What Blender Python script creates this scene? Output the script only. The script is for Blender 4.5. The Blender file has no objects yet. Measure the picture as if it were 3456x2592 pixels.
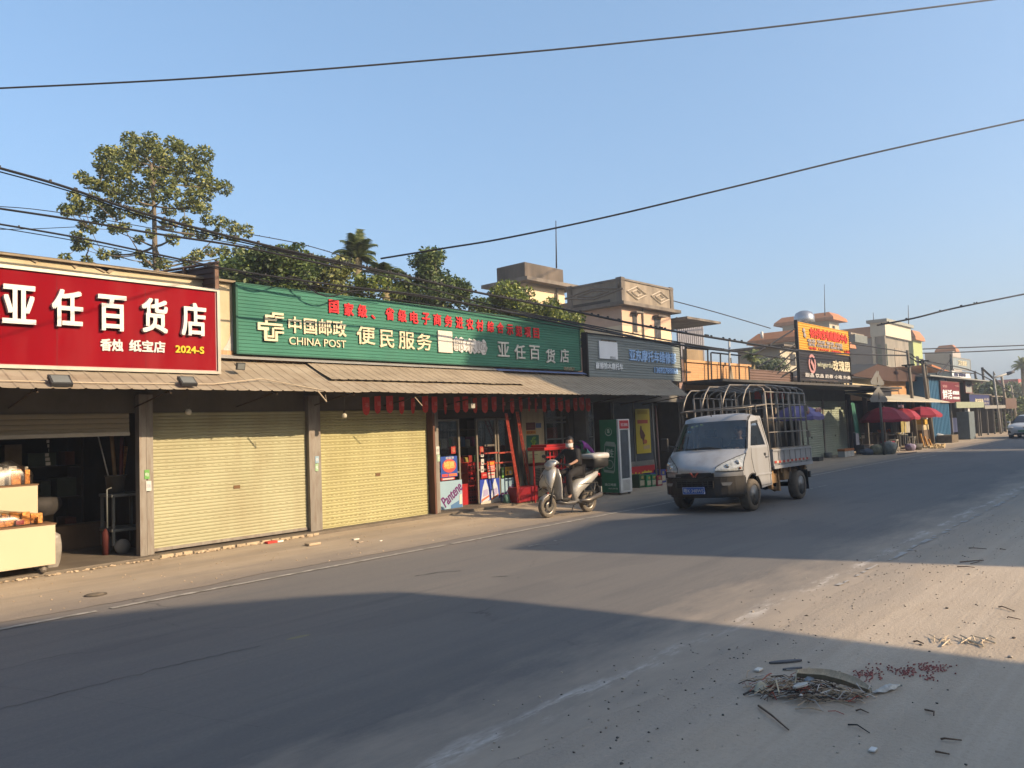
import bpy, bmesh, math, random
import numpy as np
from math import sin, cos, pi, radians, atan2, sqrt
from mathutils import Vector, Matrix, Euler
random.seed(7)
SC = bpy.context.scene
COL = SC.collection

# ---------------------------------------------------------------- camera
FPX, CXP, CYP = 2596.0, 1728.0, 1296.0          # focal length and centre, in pixels of a 3456 wide frame
yaw, pitch, roll, CH = radians(41.8), radians(3.3), radians(2.2), 1.85
_d = np.array([cos(yaw)*cos(pitch), sin(yaw)*cos(pitch), sin(pitch)])
_r = np.array([sin(yaw), -cos(yaw), 0.0]); _u = np.cross(_r, _d)
RR = _r*cos(roll) - _u*sin(roll); UU = _u*cos(roll) + _r*sin(roll)
CAMR = np.array([RR, UU, _d]); CAMP = np.array([0, 0, CH])
cam = bpy.data.cameras.new('camera'); cam_o = bpy.data.objects.new('camera', cam); COL.objects.link(cam_o)
cam.sensor_width = 36; cam.lens = FPX/3456*36; cam.clip_start = 0.05; cam.clip_end = 3000
mw = Matrix(((RR[0], UU[0], -_d[0], 0), (RR[1], UU[1], -_d[1], 0), (RR[2], UU[2], -_d[2], CH), (0, 0, 0, 1)))
cam_o.matrix_world = mw; SC.camera = cam_o
def _ray(x, y): return CAMR.T @ np.array([(x-CXP)/FPX, -(y-CYP)/FPX, 1.0])
def gy(x, y, Y):                                  # the point of the plane Y=const seen at a surveyed direction
    v = _ray(x, y); return CAMP + v*((Y)/v[1])
def gz(x, y, z=0.0):
    v = _ray(x, y); return CAMP + v*((z-CH)/v[2])
def gx(x, y, X):
    v = _ray(x, y); return CAMP + v*(X/v[0])
def dist(p): return float(np.dot(np.array(p)-CAMP, _d))

# ---------------------------------------------------------------- light
SUNV = Vector((0.31, -1.0, 0.50)).normalized()    # towards the sun
EL = math.asin(SUNV.z)
w = bpy.data.worlds.new('World'); SC.world = w; w.use_nodes = True
nt = w.node_tree; nt.nodes.clear()
sky = nt.nodes.new('ShaderNodeTexSky'); sky.sky_type = 'NISHITA'; sky.sun_disc = False
sky.sun_elevation = EL; sky.sun_rotation = math.atan2(SUNV.x, SUNV.y)
sky.air_density = 1.0; sky.dust_density = 5.2; sky.ozone_density = 3.3; sky.altitude = 50
bg = nt.nodes.new('ShaderNodeBackground'); bg.inputs['Strength'].default_value = 0.15
wo = nt.nodes.new('ShaderNodeOutputWorld')
hz = nt.nodes.new('ShaderNodeMix'); hz.data_type = 'RGBA'; hz.inputs[0].default_value = 0.42; hz.inputs[7].default_value = (0.72, 1.40, 2.12, 1)   # thin even haze over the whole sky
nt.links.new(sky.outputs[0], hz.inputs[6]); nt.links.new(hz.outputs[2], bg.inputs[0]); nt.links.new(bg.outputs[0], wo.inputs[0])
sl = bpy.data.lights.new('sun', 'SUN'); sl.energy = 4.6; sl.angle = radians(0.53); sl.color = (1.0, 0.76, 0.50)
so = bpy.data.objects.new('sun', sl); COL.objects.link(so)
so.rotation_euler = SUNV.to_track_quat('Z', 'Y').to_euler(); so.location = (5, -20, 30)
SC.view_settings.view_transform = 'Standard'; SC.view_settings.look = 'None'
SC.view_settings.exposure = 1.16; SC.view_settings.gamma = 1.0
SC.cycles.max_bounces = 6; SC.cycles.transparent_max_bounces = 12
SC.cycles.use_denoising = True

# ---------------------------------------------------------------- materials
MATS = {}; KC = 0.54     # facades, paint and cloth keep modest reflectances under this exposure
def M(name, col, rough=0.75, metal=0.0, var=0.12, scale=3.0, bump=0.0, bscale=60.0, col2=None, stretch=(1, 1, 1), dirt=0.0, dirtcol=(0.20, 0.15, 0.10), alpha=None, spec=0.25, emit=0.0, coat=0.0, coord='Object'):
    if name in MATS: return MATS[name]
    col = tuple(c*KC for c in col); col2 = tuple(c*KC for c in col2) if col2 else None; dirtcol = tuple(c*KC for c in dirtcol)
    m = bpy.data.materials.new(name); m.use_nodes = True; t = m.node_tree; N = t.nodes; L = t.links
    p = N['Principled BSDF']; p.inputs['Roughness'].default_value = rough; p.inputs['Metallic'].default_value = metal
    p.inputs['Specular IOR Level'].default_value = spec
    if coat: p.inputs['Coat Weight'].default_value = coat; p.inputs['Coat Roughness'].default_value = 0.15
    tc = N.new('ShaderNodeTexCoord'); mp = N.new('ShaderNodeMapping'); mp.inputs['Scale'].default_value = stretch
    L.new(tc.outputs[coord], mp.inputs[0])
    nz = N.new('ShaderNodeTexNoise'); nz.inputs['Scale'].default_value = scale; nz.inputs['Detail'].default_value = 6; nz.inputs['Roughness'].default_value = 0.6
    L.new(mp.outputs[0], nz.inputs[0])
    cr = N.new('ShaderNodeValToRGB'); cr.color_ramp.elements[0].position = 0.3; cr.color_ramp.elements[1].position = 0.7
    a = tuple(max(0, c*(1-var)) for c in col); b = tuple(min(1, c*(1+var)) for c in (col2 or col))
    cr.color_ramp.elements[0].color = (*a, 1); cr.color_ramp.elements[1].color = (*b, 1)
    L.new(nz.outputs[0], cr.inputs[0]); out = cr.outputs[0]
    if dirt > 0:
        n2 = N.new('ShaderNodeTexNoise'); n2.inputs['Scale'].default_value = scale*2.3; n2.inputs['Detail'].default_value = 8
        m2 = N.new('ShaderNodeMapping'); m2.inputs['Scale'].default_value = (1, 1, 0.22); m2.inputs['Location'].default_value = (3.1, 1.7, 0)
        L.new(tc.outputs[coord], m2.inputs[0]); L.new(m2.outputs[0], n2.inputs[0])
        r2 = N.new('ShaderNodeValToRGB'); r2.color_ramp.elements[0].position = 0.45; r2.color_ramp.elements[1].position = 0.75
        r2.color_ramp.elements[1].color = (dirt, dirt, dirt, 1)
        L.new(n2.outputs[0], r2.inputs[0])
        mx = N.new('ShaderNodeMix'); mx.data_type = 'RGBA'; L.new(r2.outputs[0], mx.inputs[0]); L.new(out, mx.inputs[6]); mx.inputs[7].default_value = (*dirtcol, 1)
        out = mx.outputs[2]
    L.new(out, p.inputs['Base Color'])
    if bump:
        n3 = N.new('ShaderNodeTexNoise'); n3.inputs['Scale'].default_value = bscale; n3.inputs['Detail'].default_value = 5
        L.new(mp.outputs[0], n3.inputs[0]); bp = N.new('ShaderNodeBump'); bp.inputs['Strength'].default_value = bump; bp.inputs['Distance'].default_value = 0.02
        L.new(n3.outputs[0], bp.inputs['Height']); L.new(bp.outputs[0], p.inputs['Normal'])
    if emit: L.new(out, p.inputs['Emission Color']); p.inputs['Emission Strength'].default_value = emit
    if alpha is not None: p.inputs['Alpha'].default_value = alpha
    MATS[name] = m; return m
def leafmat(name, c1, c2, c3):
    if name in MATS: return MATS[name]
    m = bpy.data.materials.new(name); m.use_nodes = True; t = m.node_tree; N = t.nodes; L = t.links
    p = N['Principled BSDF']; p.inputs['Roughness'].default_value = 0.55
    g = N.new('ShaderNodeNewGeometry'); cr = N.new('ShaderNodeValToRGB')
    cr.color_ramp.elements[0].color = (*c1, 1); cr.color_ramp.elements[1].color = (*c3, 1)
    e = cr.color_ramp.elements.new(0.55); e.color = (*c2, 1)
    L.new(g.outputs['Random Per Island'], cr.inputs[0]); L.new(cr.outputs[0], p.inputs['Base Color'])
    tr = N.new('ShaderNodeBsdfTranslucent'); L.new(cr.outputs[0], tr.inputs[0])
    mx = N.new('ShaderNodeMixShader'); mx.inputs[0].default_value = 0.3
    L.new(p.outputs[0], mx.inputs[1]); L.new(tr.outputs[0], mx.inputs[2]); L.new(mx.outputs[0], N['Material Output'].inputs[0])
    MATS[name] = m; return m
def glassmat(name, tint=(0.75, 0.8, 0.85), gloss=0.12, rough=0.02):
    if name in MATS: return MATS[name]
    m = bpy.data.materials.new(name); m.use_nodes = True; t = m.node_tree; N = t.nodes; L = t.links
    N.remove(N['Principled BSDF'])
    tr = N.new('ShaderNodeBsdfTransparent'); tr.inputs[0].default_value = (*tint, 1)
    gl = N.new('ShaderNodeBsdfGlossy'); gl.inputs['Roughness'].default_value = rough
    fr = N.new('ShaderNodeLayerWeight'); fr.inputs[0].default_value = 0.35
    ad = N.new('ShaderNodeMath'); ad.operation = 'MULTIPLY_ADD'; ad.inputs[1].default_value = 0.30; ad.inputs[2].default_value = gloss
    ad.use_clamp = True
    L.new(fr.outputs['Fresnel'], ad.inputs[0])
    mx = N.new('ShaderNodeMixShader'); L.new(ad.outputs[0], mx.inputs[0]); L.new(tr.outputs[0], mx.inputs[1]); L.new(gl.outputs[0], mx.inputs[2])
    L.new(mx.outputs[0], N['Material Output'].inputs[0]); MATS[name] = m; return m
def tilemat(name, col, mortar, sx=0.3, sz=0.1, axis='XZ', var=0.1, rough=0.6):
    if name in MATS: return MATS[name]
    col = tuple(c*KC for c in col); mortar = tuple(c*KC for c in mortar)
    m = bpy.data.materials.new(name); m.use_nodes = True; t = m.node_tree; N = t.nodes; L = t.links
    p = N['Principled BSDF']; p.inputs['Roughness'].default_value = rough
    tc = N.new('ShaderNodeTexCoord'); se = N.new('ShaderNodeSeparateXYZ'); cb = N.new('ShaderNodeCombineXYZ')
    L.new(tc.outputs['Object'], se.inputs[0]); L.new(se.outputs[0 if axis[0] == 'X' else 1], cb.inputs[0]); L.new(se.outputs[2], cb.inputs[1])
    b = N.new('ShaderNodeTexBrick'); b.inputs['Scale'].default_value = 1; b.inputs['Brick Width'].default_value = sx; b.inputs['Row Height'].default_value = sz
    b.inputs['Mortar Size'].default_value = 0.006; b.offset = 0
    b.inputs['Color1'].default_value = (*[c*(1-var) for c in col], 1); b.inputs['Color2'].default_value = (*[min(1, c*(1+var)) for c in col], 1); b.inputs['Mortar'].default_value = (*mortar, 1)
    L.new(cb.outputs[0], b.inputs[0]); L.new(b.outputs[0], p.inputs['Base Color'])
    MATS[name] = m; return m

# ---------------------------------------------------------------- mesh builder
class MB:
    def __init__(s): s.v = []; s.f = []; s.sm = []
    def add(s, vs, fs, smooth=False):
        n = len(s.v); s.v += [tuple(map(float, q)) for q in vs]; s.f += [tuple(i+n for i in f) for f in fs]; s.sm += [smooth]*len(fs); return s
    def box(s, x0, x1, y0, y1, z0, z1, bev=0.0):
        if x0 > x1: x0, x1 = x1, x0
        if y0 > y1: y0, y1 = y1, y0
        if z0 > z1: z0, z1 = z1, z0
        if bev <= 0:
            return s.add([(x0,y0,z0),(x1,y0,z0),(x1,y1,z0),(x0,y1,z0),(x0,y0,z1),(x1,y0,z1),(x1,y1,z1),(x0,y1,z1)],
                         [(3,2,1,0),(4,5,6,7),(0,1,5,4),(1,2,6,5),(2,3,7,6),(3,0,4,7)])
        bm = bmesh.new(); r = bmesh.ops.create_cube(bm, size=1)
        for q in bm.verts: q.co = Vector((x0+(q.co.x+.5)*(x1-x0), y0+(q.co.y+.5)*(y1-y0), z0+(q.co.z+.5)*(z1-z0)))
        bmesh.ops.bevel(bm, geom=list(bm.edges), offset=bev, segments=2, profile=0.5, affect='EDGES')
        s.bm(bm); return s
    def bm(s, bm, smooth=False, mat=None):
        bm.verts.ensure_lookup_table(); bm.verts.index_update()
        s.add([(mat @ q.co if mat else q.co)[:] for q in bm.verts], [tuple(q.index for q in f.verts) for f in bm.faces], smooth); bm.free(); return s
    def tube(s, pts, r, seg=6, cap=True):
        pts = [Vector(map(float, p)) for p in pts]; n = len(pts); rs = r if isinstance(r, (list, tuple)) else [r]*n
        vs = []; up = None
        for i, p in enumerate(pts):
            t = (pts[min(i+1, n-1)] - pts[max(i-1, 0)]).normalized()
            if up is None:
                up = Vector((0, 0, 1)) if abs(t.z) < 0.9 else Vector((1, 0, 0))
            a = t.cross(up).normalized(); b = a.cross(t).normalized(); up = b
            for k in range(seg):
                th = 2*pi*k/seg; vs.append(p + (a*cos(th) + b*sin(th))*rs[i])
        fs = [(i*seg+k, (i+1)*seg+k, (i+1)*seg+(k+1) % seg, i*seg+(k+1) % seg) for i in range(n-1) for k in range(seg)]
        if cap: fs += [tuple(range(seg)), tuple((n-1)*seg+k for k in reversed(range(seg)))]
        return s.add([q[:] for q in vs], fs, seg > 5)
    def prism(s, poly, axis, a, b):            # polygon in the two other axes, extruded a..b
        n = len(poly)
        def P(q, c): return {'y': (q[0], c, q[1]), 'x': (c, q[0], q[1]), 'z': (q[0], q[1], c)}[axis]
        vs = [P(q, a) for q in poly] + [P(q, b) for q in poly]
        fs = [tuple(range(n)), tuple(reversed(range(n, 2*n)))] + [(i, n+i, n+(i+1) % n, (i+1) % n) for i in range(n)]
        return s.add(vs, fs)
    def lathe(s, prof, c=(0, 0, 0), seg=16, axis='z', smooth=True, cap=True):
        vs = []; n = len(prof)
        for r, h in prof:
            for k in range(seg):
                th = 2*pi*k/seg; x, y = r*cos(th), r*sin(th)
                q = {'z': (x, y, h), 'y': (x, h, y), 'x': (h, x, y)}[axis]
                vs.append((q[0]+c[0], q[1]+c[1], q[2]+c[2]))
        fs = [(i*seg+k, i*seg+(k+1) % seg, (i+1)*seg+(k+1) % seg, (i+1)*seg+k) for i in range(n-1) for k in range(seg)]
        if cap: fs += [tuple(reversed(range(seg))), tuple((n-1)*seg+k for k in range(seg))]
        return s.add(vs, fs, smooth)
    def ball(s, c, r, sub=2, noise=0.0, sq=(1, 1, 1), smooth=True):
        bm = bmesh.new(); bmesh.ops.create_icosphere(bm, subdivisions=sub, radius=1)
        for q in bm.verts:
            k = 1 + random.uniform(-noise, noise); q.co = Vector((c[0]+q.co.x*r*sq[0]*k, c[1]+q.co.y*r*sq[1]*k, c[2]+q.co.z*r*sq[2]*k))
        return s.bm(bm, smooth)
    def grid(s, fn, nu, nv, smooth=True):
        vs = [fn(i/nu, j/nv) for j in range(nv+1) for i in range(nu+1)]
        fs = [(j*(nu+1)+i, j*(nu+1)+i+1, (j+1)*(nu+1)+i+1, (j+1)*(nu+1)+i) for j in range(nv) for i in range(nu)]
        return s.add(vs, fs, smooth)
    def quad(s, a, b, c, d): return s.add([a, b, c, d], [(0, 1, 2, 3)])
    def build(s, name, mat, parent=None, fixn=True):
        me = bpy.data.meshes.new(name)
        vs = np.array(s.v, dtype=float)
        if parent is not None and parent.name not in LOCAL:
            off = np.zeros(3); q = parent
            while q is not None: off += np.array(q.location); q = q.parent
            vs = vs - off
            loc = (0, 0, 0)
        elif parent is None:
            loc = ((vs[:, 0].min()+vs[:, 0].max())/2, (vs[:, 1].min()+vs[:, 1].max())/2, vs[:, 2].min()); vs = vs - np.array(loc)
        else: loc = (0, 0, 0)
        me.from_pydata(vs.tolist(), [], s.f); me.polygons.foreach_set('use_smooth', s.sm)
        if mat is not None: me.materials.append(mat)
        if fixn:
            b = bmesh.new(); b.from_mesh(me); bmesh.ops.recalc_face_normals(b, faces=b.faces); b.to_mesh(me); b.free()
        me.update()
        o = bpy.data.objects.new(name, me); COL.objects.link(o); o.location = loc
        if parent is not None:
            o.parent = parent
            if parent.name in LOCAL: LOCAL.add(o.name)
        return o
LOCAL = set()
def tag(o, label=None, cat=None, group=None, kind=None):
    if label: o['label'] = label
    if cat: o['category'] = cat
    if group: o['group'] = group
    if kind: o['kind'] = kind
    return o
def thing(name, label, cat, loc, group=None, local=False, rz=0.0):
    o = bpy.data.objects.new(name, None); COL.objects.link(o); o.location = tuple(map(float, loc)); o.rotation_euler = (0, 0, rz); o.empty_display_size = 0.2
    if local: LOCAL.add(o.name)
    return tag(o, label, cat, group)
def children(o): return [c for c in bpy.data.objects if c.parent == o]
def copy_tree(o, label=None, loc=None, group=None, parent=None):
    c = o.copy(); COL.objects.link(c); c.parent = parent
    if label: c['label'] = label
    if loc is not None: c.location = tuple(map(float, loc))
    if o.name in LOCAL: LOCAL.add(c.name)
    for ch in children(o): copy_tree(ch, parent=c)
    return c
def stru(o): return tag(o, kind='structure')
def textmb(body, x0, x1, z0, z1, y, depth=0.02, bold=0.0, slant=0.0, facing='-y'):
    """raised lettering filling the rectangle x0..x1, z0..z1 on the plane Y=y, facing -Y"""
    c = bpy.data.curves.new('t', 'FONT'); c.body = body; c.extrude = 0.5; c.resolution_u = 3
    o = bpy.data.objects.new('t', c); COL.objects.link(o); bpy.context.view_layer.update()
    me = bpy.data.meshes.new_from_object(o.evaluated_get(bpy.context.evaluated_depsgraph_get()))
    a = np.zeros(len(me.vertices)*3); me.vertices.foreach_get('co', a); a = a.reshape(-1, 3)
    fs = [tuple(p.vertices) for p in me.polygons]
    bpy.data.objects.remove(o); bpy.data.curves.remove(c); bpy.data.meshes.remove(me)
    mb = MB()
    if len(a) == 0: return mb
    lo, hi = a.min(0), a.max(0)
    u = (a[:, 0]-lo[0])/(hi[0]-lo[0]); v = (a[:, 1]-lo[1])/(hi[1]-lo[1]); t = (a[:, 2] > 0)
    offs = [(0, 0)] if not bold else [(0, 0), (bold, 0), (0, bold), (bold, bold)] 
    for k, (dx, dz) in enumerate(offs):
        sx = x0 + u*(x1-x0-(bold if bold else 0)) + dx + slant*v*(z1-z0); sz = z0 + v*(z1-z0-(bold if bold else 0)) + dz
        yy = np.where(t, y-depth-0.0012*k, y-0.001)
        mb.add(np.stack([sx, yy, sz], 1).tolist(), fs)
    return mb
def text_at(body, px0, py0, px1, py1, Y, H, mat, parent, name='lettering', depth=0.02, bold=0.0, surf=None):
    """lettering whose left end is centred at direction (px0,py0), right end at (px1,py1), H metres tall, on plane Y"""
    a = gy(px0, py0, Y); b = gy(px1, py1, Y); zc = (a[2]+b[2])/2
    return textmb(body, a[0], b[0], zc-H/2, zc+H/2, Y, depth, bold).build(name, mat, parent, fixn=False)
def rect(px0, py0, px1, py1, Y):
    a = gy(px0, py0, Y); b = gy(px1, py1, Y); return a[0], b[0], b[2], a[2]     # x0,x1,zlow,zhigh
def sheet(mb, x0, x1, y, z0, z1, period=0.08, amp=0.012, thick=0.0):
    """metal board with horizontal ribs, facing -Y"""
    n = max(2, int((z1-z0)/period)); prof = []
    for i in range(n):
        za = z0 + (z1-z0)*i/n; h = (z1-z0)/n
        prof += [(y, za), (y, za+h*.55), (y-amp, za+h*.68), (y-amp, za+h*.9)]
    prof += [(y, z1)]
    prof2 = prof + [(y+.03, z1), (y+.03, z0)]
    return mb.prism(prof2, 'x', x0, x1)
def slats(mb, x0, x1, y, z0, z1, period=0.06, amp=0.012):
    n = max(2, int(round((z1-z0)/period))); prof = []
    for i in range(n):
        za = z0+(z1-z0)*i/n; h = (z1-z0)/n
        prof += [(y, za), (y-amp*.8, za+h*.18), (y-amp, za+h*.5), (y-amp*.8, za+h*.82)]
    prof += [(y, z1)]
    return mb.prism(prof+[(y+.02, z1), (y+.02, z0)], 'x', x0, x1)
# ================================================================ GROUND
def ground_material(kind):
    m = bpy.data.materials.new(kind); m.use_nodes = True; t = m.node_tree; N = t.nodes; L = t.links
    p = N['Principled BSDF']; p.inputs['Roughness'].default_value = 0.9; p.inputs['Specular IOR Level'].default_value = 0.25
    g = N.new('ShaderNodeNewGeometry'); sp = N.new('ShaderNodeSeparateXYZ'); L.new(g.outputs['Position'], sp.inputs[0])
    def noise(scale, st=(1, 1, 1), det=6, rough=0.6, loc=(0, 0, 0)):
        mp = N.new('ShaderNodeMapping'); mp.inputs['Scale'].default_value = st; mp.inputs['Location'].default_value = loc; L.new(g.outputs['Position'], mp.inputs[0])
        n = N.new('ShaderNodeTexNoise'); n.inputs['Scale'].default_value = scale; n.inputs['Detail'].default_value = det; n.inputs['Roughness'].default_value = rough
        L.new(mp.outputs[0], n.inputs[0]); return n.outputs[0]
    def ramp(x, p0, p1, c0=(0, 0, 0), c1=(1, 1, 1)):
        r = N.new('ShaderNodeValToRGB'); r.color_ramp.elements[0].position = p0; r.color_ramp.elements[1].position = p1
        r.color_ramp.elements[0].color = (*c0, 1); r.color_ramp.elements[1].color = (*c1, 1); L.new(x, r.inputs[0]); return r.outputs[0]
    def math_(op, a, b=None, c=None, clamp=False):
        n = N.new('ShaderNodeMath'); n.operation = op; n.use_clamp = clamp
        for i, q in enumerate((a, b, c)):
            if q is None: continue
            if isinstance(q, (int, float)): n.inputs[i].default_value = q
            else: L.new(q, n.inputs[i])
        return n.outputs[0]
    def mix(f, a, b):
        n = N.new('ShaderNodeMix'); n.data_type = 'RGBA'
        if isinstance(f, (int, float)): n.inputs[0].default_value = f
        else: L.new(f, n.inputs[0])
        for i, q in ((6, a), (7, b)):
            if isinstance(q, tuple): n.inputs[i].default_value = (*q, 1)
            else: L.new(q, n.inputs[i])
        return n.outputs[2]
    X, Y = sp.outputs[0], sp.outputs[1]
    big = noise(0.35, (0.6, 1, 1)); mid = noise(2.2, (0.5, 1, 1), 8); fine = noise(30, det=6, rough=0.7); grit = noise(140, det=3)
    tracks = noise(1.0, (0.06, 5.5, 1), 5, 0.65)
    if kind == 'dirt':
        c = mix(ramp(big, .35, .65), (0.350, 0.296, 0.235), (0.310, 0.256, 0.198))
        c = mix(ramp(mid, .3, .75), c, (0.385, 0.330, 0.266))
        c = mix(math_('MULTIPLY', ramp(tracks, .42, .62), 0.40), c, (0.262, 0.220, 0.172))
        c = mix(math_('MULTIPLY', ramp(fine, .50, .75), 0.35), c, (0.18, 0.15, 0.12))
        c = mix(math_('MULTIPLY', ramp(grit, .60, .70), 0.5), c, (0.40, 0.36, 0.30))
        # asphalt showing through close to the road
        e = math_('MULTIPLY_ADD', mid, 1.5, -0.75)
        f = math_('SUBTRACT', 1.0, math_('ABSOLUTE', math_('MULTIPLY', math_('SUBTRACT', math_('ADD', Y, e), 3.0), 1.2)), clamp=True)
        c = mix(math_('MULTIPLY', f, 0.55), c, (0.17, 0.155, 0.14))
        bumph = math_('ADD', math_('MULTIPLY', fine, 1.0), math_('ADD', math_('MULTIPLY', tracks, .6), math_('MULTIPLY', mid, 1.0)))
        bs = 0.42
    elif kind == 'apron':
        c = mix(ramp(big, .35, .65), (0.300, 0.240, 0.172), (0.250, 0.202, 0.148))
        c = mix(ramp(mid, .35, .75), c, (0.345, 0.285, 0.210))
        c = mix(math_('MULTIPLY', ramp(noise(0.9, (0.25, 1.6, 1), 6, loc=(4, 2, 0)), .5, .62), 0.45), c, (0.18, 0.15, 0.12))
        e = math_('MULTIPLY_ADD', noise(1.3, (0.3, 1, 1), 7, 0.7), 2.2, -1.1)
        f = ramp(math_('MULTIPLY_ADD', math_('ADD', Y, e), 0.5, -4.6), 0.0, 0.9)     # 0 at the road, 1 by the shops
        c = mix(f, (0.165, 0.142, 0.122), c)
        c = mix(math_('MULTIPLY', ramp(grit, .62, .7), 0.4), c, (0.42, 0.36, 0.28))
        bumph = math_('ADD', fine, mid); bs = 0.4
    else:
        c = mix(ramp(big, .3, .7), (0.096, 0.094, 0.094), (0.126, 0.120, 0.113))
        c = mix(math_('MULTIPLY', ramp(tracks, .40, .68), 0.60), c, (0.142, 0.130, 0.118))
        c = mix(math_('MULTIPLY', ramp(noise(1.4, (0.16, 2.2, 1), 7, 0.65, (9, 3, 0)), .55, .66), 0.40), c, (0.060, 0.060, 0.064))
        c = mix(math_('MULTIPLY', ramp(grit, .52, .72), 0.35), c, (0.21, 0.195, 0.18))
        c = mix(math_('MULTIPLY', ramp(fine, .35, .55), 0.30), c, (0.070, 0.068, 0.067))
        c = mix(math_('MULTIPLY', ramp(noise(420, det=2), .50, .70), 0.30), c, (0.24, 0.23, 0.22))
        c = mix(math_('MULTIPLY', ramp(noise(260, det=2, loc=(3, 3, 0)), .56, .68), 0.35), c, (0.035, 0.035, 0.038))
        c = mix(math_('MULTIPLY', ramp(noise(0.5, (0.5, 1, 1), 3, .5, (5, 5, 0)), .56, .60), 0.28), c, (0.075, 0.074, 0.076))
        # dust creeping in from both edges
        e = math_('MULTIPLY_ADD', noise(1.6, (0.35, 1, 1), 8, 0.7), 2.4, -1.2)
        fr = ramp(math_('MULTIPLY_ADD', math_('ADD', Y, e), -0.8, 3.35), 0.0, 1.0)
        c = mix(math_('MULTIPLY', fr, 0.85), c, (0.300, 0.256, 0.206))
        fl = ramp(math_('MULTIPLY_ADD', math_('ADD', Y, e), 0.7, -6.1), 0.0, 1.0)
        c = mix(math_('MULTIPLY', fl, 0.75), c, (0.190, 0.160, 0.132))
        # white crust of worn edge paint
        cr = math_('SUBTRACT', 1.0, math_('ABSOLUTE', math_('MULTIPLY', math_('SUBTRACT', math_('ADD', Y, math_('MULTIPLY_ADD', noise(2.5, (0.4, 1, 1), 6), .5, -.25)), 3.30), 9.0)), clamp=True)
        pat = ramp(noise(1.1, (0.7, 2.5, 1), 9, 0.75, (2, 8, 0)), .48, .58)
        c = mix(math_('MULTIPLY', math_('MULTIPLY', cr, pat), 0.55), c, (0.52, 0.50, 0.47))
        # cracks
        v = N.new('ShaderNodeTexVoronoi'); v.feature = 'DISTANCE_TO_EDGE'; v.inputs['Scale'].default_value = 0.22
        mp = N.new('ShaderNodeMapping'); mp.inputs['Scale'].default_value = (0.8, 1.0, 1); L.new(g.outputs['Position'], mp.inputs[0])
        wn = N.new('ShaderNodeVectorMath'); wn.operation = 'ADD'; nn = N.new('ShaderNodeTexNoise'); nn.inputs['Scale'].default_value = 1.3; nn.inputs['Detail'].default_value = 8
        L.new(mp.outputs[0], nn.inputs[0]); L.new(mp.outputs[0], wn.inputs[0]); L.new(nn.outputs[1], wn.inputs[1]); L.new(wn.outputs[0], v.inputs['Vector'])
        ck = math_('MULTIPLY', ramp(v.outputs['Distance'], 0.0, 0.0035, (1, 1, 1), (0, 0, 0)), ramp(noise(0.5, loc=(7, 1, 0)), .48, .55))
        c = mix(math_('MULTIPLY', math_('MULTIPLY', ck, ramp(math_('MULTIPLY', Y, .1), .40, .42)), 0.6), c, (0.03, 0.03, 0.03))
        bumph = math_('ADD', math_('MULTIPLY', fine, .5), grit); bs = 0.18
        p.inputs['Roughness'].default_value = 0.82
    L.new(c, p.inputs['Base Color'])
    b = N.new('ShaderNodeBump'); b.inputs['Strength'].default_value = bs; b.inputs['Distance'].default_value = 0.03
    L.new(bumph, b.inputs['Height']); L.new(b.outputs[0], p.inputs['Normal'])
    return m
mDIRT, mAPR, mROAD = ground_material('dirt'), ground_material('apron'), ground_material('asphalt')
stru(MB().quad((-60, -60, -.0012), (290, -60, -.0012), (290, 120, -.0012), (-60, 120, -.0012)).build('ground', mDIRT))
def ragged(y0, amp, seedv, step=0.12, x0=-25, x1=260):
    rr = random.Random(seedv); pts = []; x = x0; a = 0
    while x < x1:
        a = a*0.85 + rr.uniform(-amp, amp); pts.append((x, y0+a)); x += step*(1 if x < 30 else 6)
    return pts
edge = ragged(2.98, 0.035, 3)
mb = MB(); n = len(edge)
mb.add([(x, y, 0.0) for x, y in edge] + [(x, 9.75, 0.0) for x, y in edge], [(i, i+1, n+i+1, n+i) for i in range(n-1)])
stru(mb.build('road', mROAD))
mb = MB(); e2 = ragged(9.62, 0.03, 9)
n = len(e2); mb.add([(x, y, 0.005) for x, y in e2] + [(x, 12.55, 0.005) for x, y in e2], [(i, i+1, n+i+1, n+i) for i in range(n-1)])
stru(mb.build('pavement', mAPR))
# painted markings, worn into pieces
mPAINT = M('worn_paint', (0.34, 0.31, 0.27), var=0.3, scale=6, col2=(0.50, 0.47, 0.42))
rr = random.Random(5)
def marking(x0, x1, y, wd, wear, z=0.009, holes=0.12):
    mb = MB(); x = x0
    while x < x1:
        d = rr.uniform(.05, .16)*(1 if x < 30 else 5)
        if rr.random() > holes:
            a = rr.uniform(0, wear)*wd; b = rr.uniform(0, wear)*wd
            mb.quad((x, y+a, z), (x+d, y+a, z), (x+d, y+wd-b, z), (x, y+wd-b, z))
        x += d
    return mb
stru(marking(-3, 120, 9.22, 0.10, 0.15, holes=.02).build('white_edge_marking', mPAINT))
stru(marking(8.5, 21, 3.02, 0.12, 0.6, holes=0.4).build('worn_edge_marking', M('worn_paint_pale', (0.5, 0.49, 0.47), var=0.15)))
for k, (x, y, L_, W_) in enumerate([(16.5, 8.15, 1.6, .08), (33, 8.6, 5, .1), (41, 8.2, 6, .1), (19.5, 7.6, 1.5, .06), (9.0, 7.9, .9, .07)]):
    stru(marking(x, x+L_, y, W_, .5, holes=.4).build('faded_lane_marking', mPAINT))
a_, b_ = gz(962, 2160, .0015), gz(1050, 2140, .0015); ym = MB().add([tuple(a_+(b_-a_)*f+np.array([0, w_, 0])) for f, w_ in ((0, 0), (.3, -.035), (.8, -.03), (1, 0), (.7, .035), (.25, .03))], [(0, 1, 2, 3, 4, 5)])
stru(ym.build('yellow_road_marking', M('old_yellow_paint', (0.27, 0.25, 0.15), var=.2, scale=20)))
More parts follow.
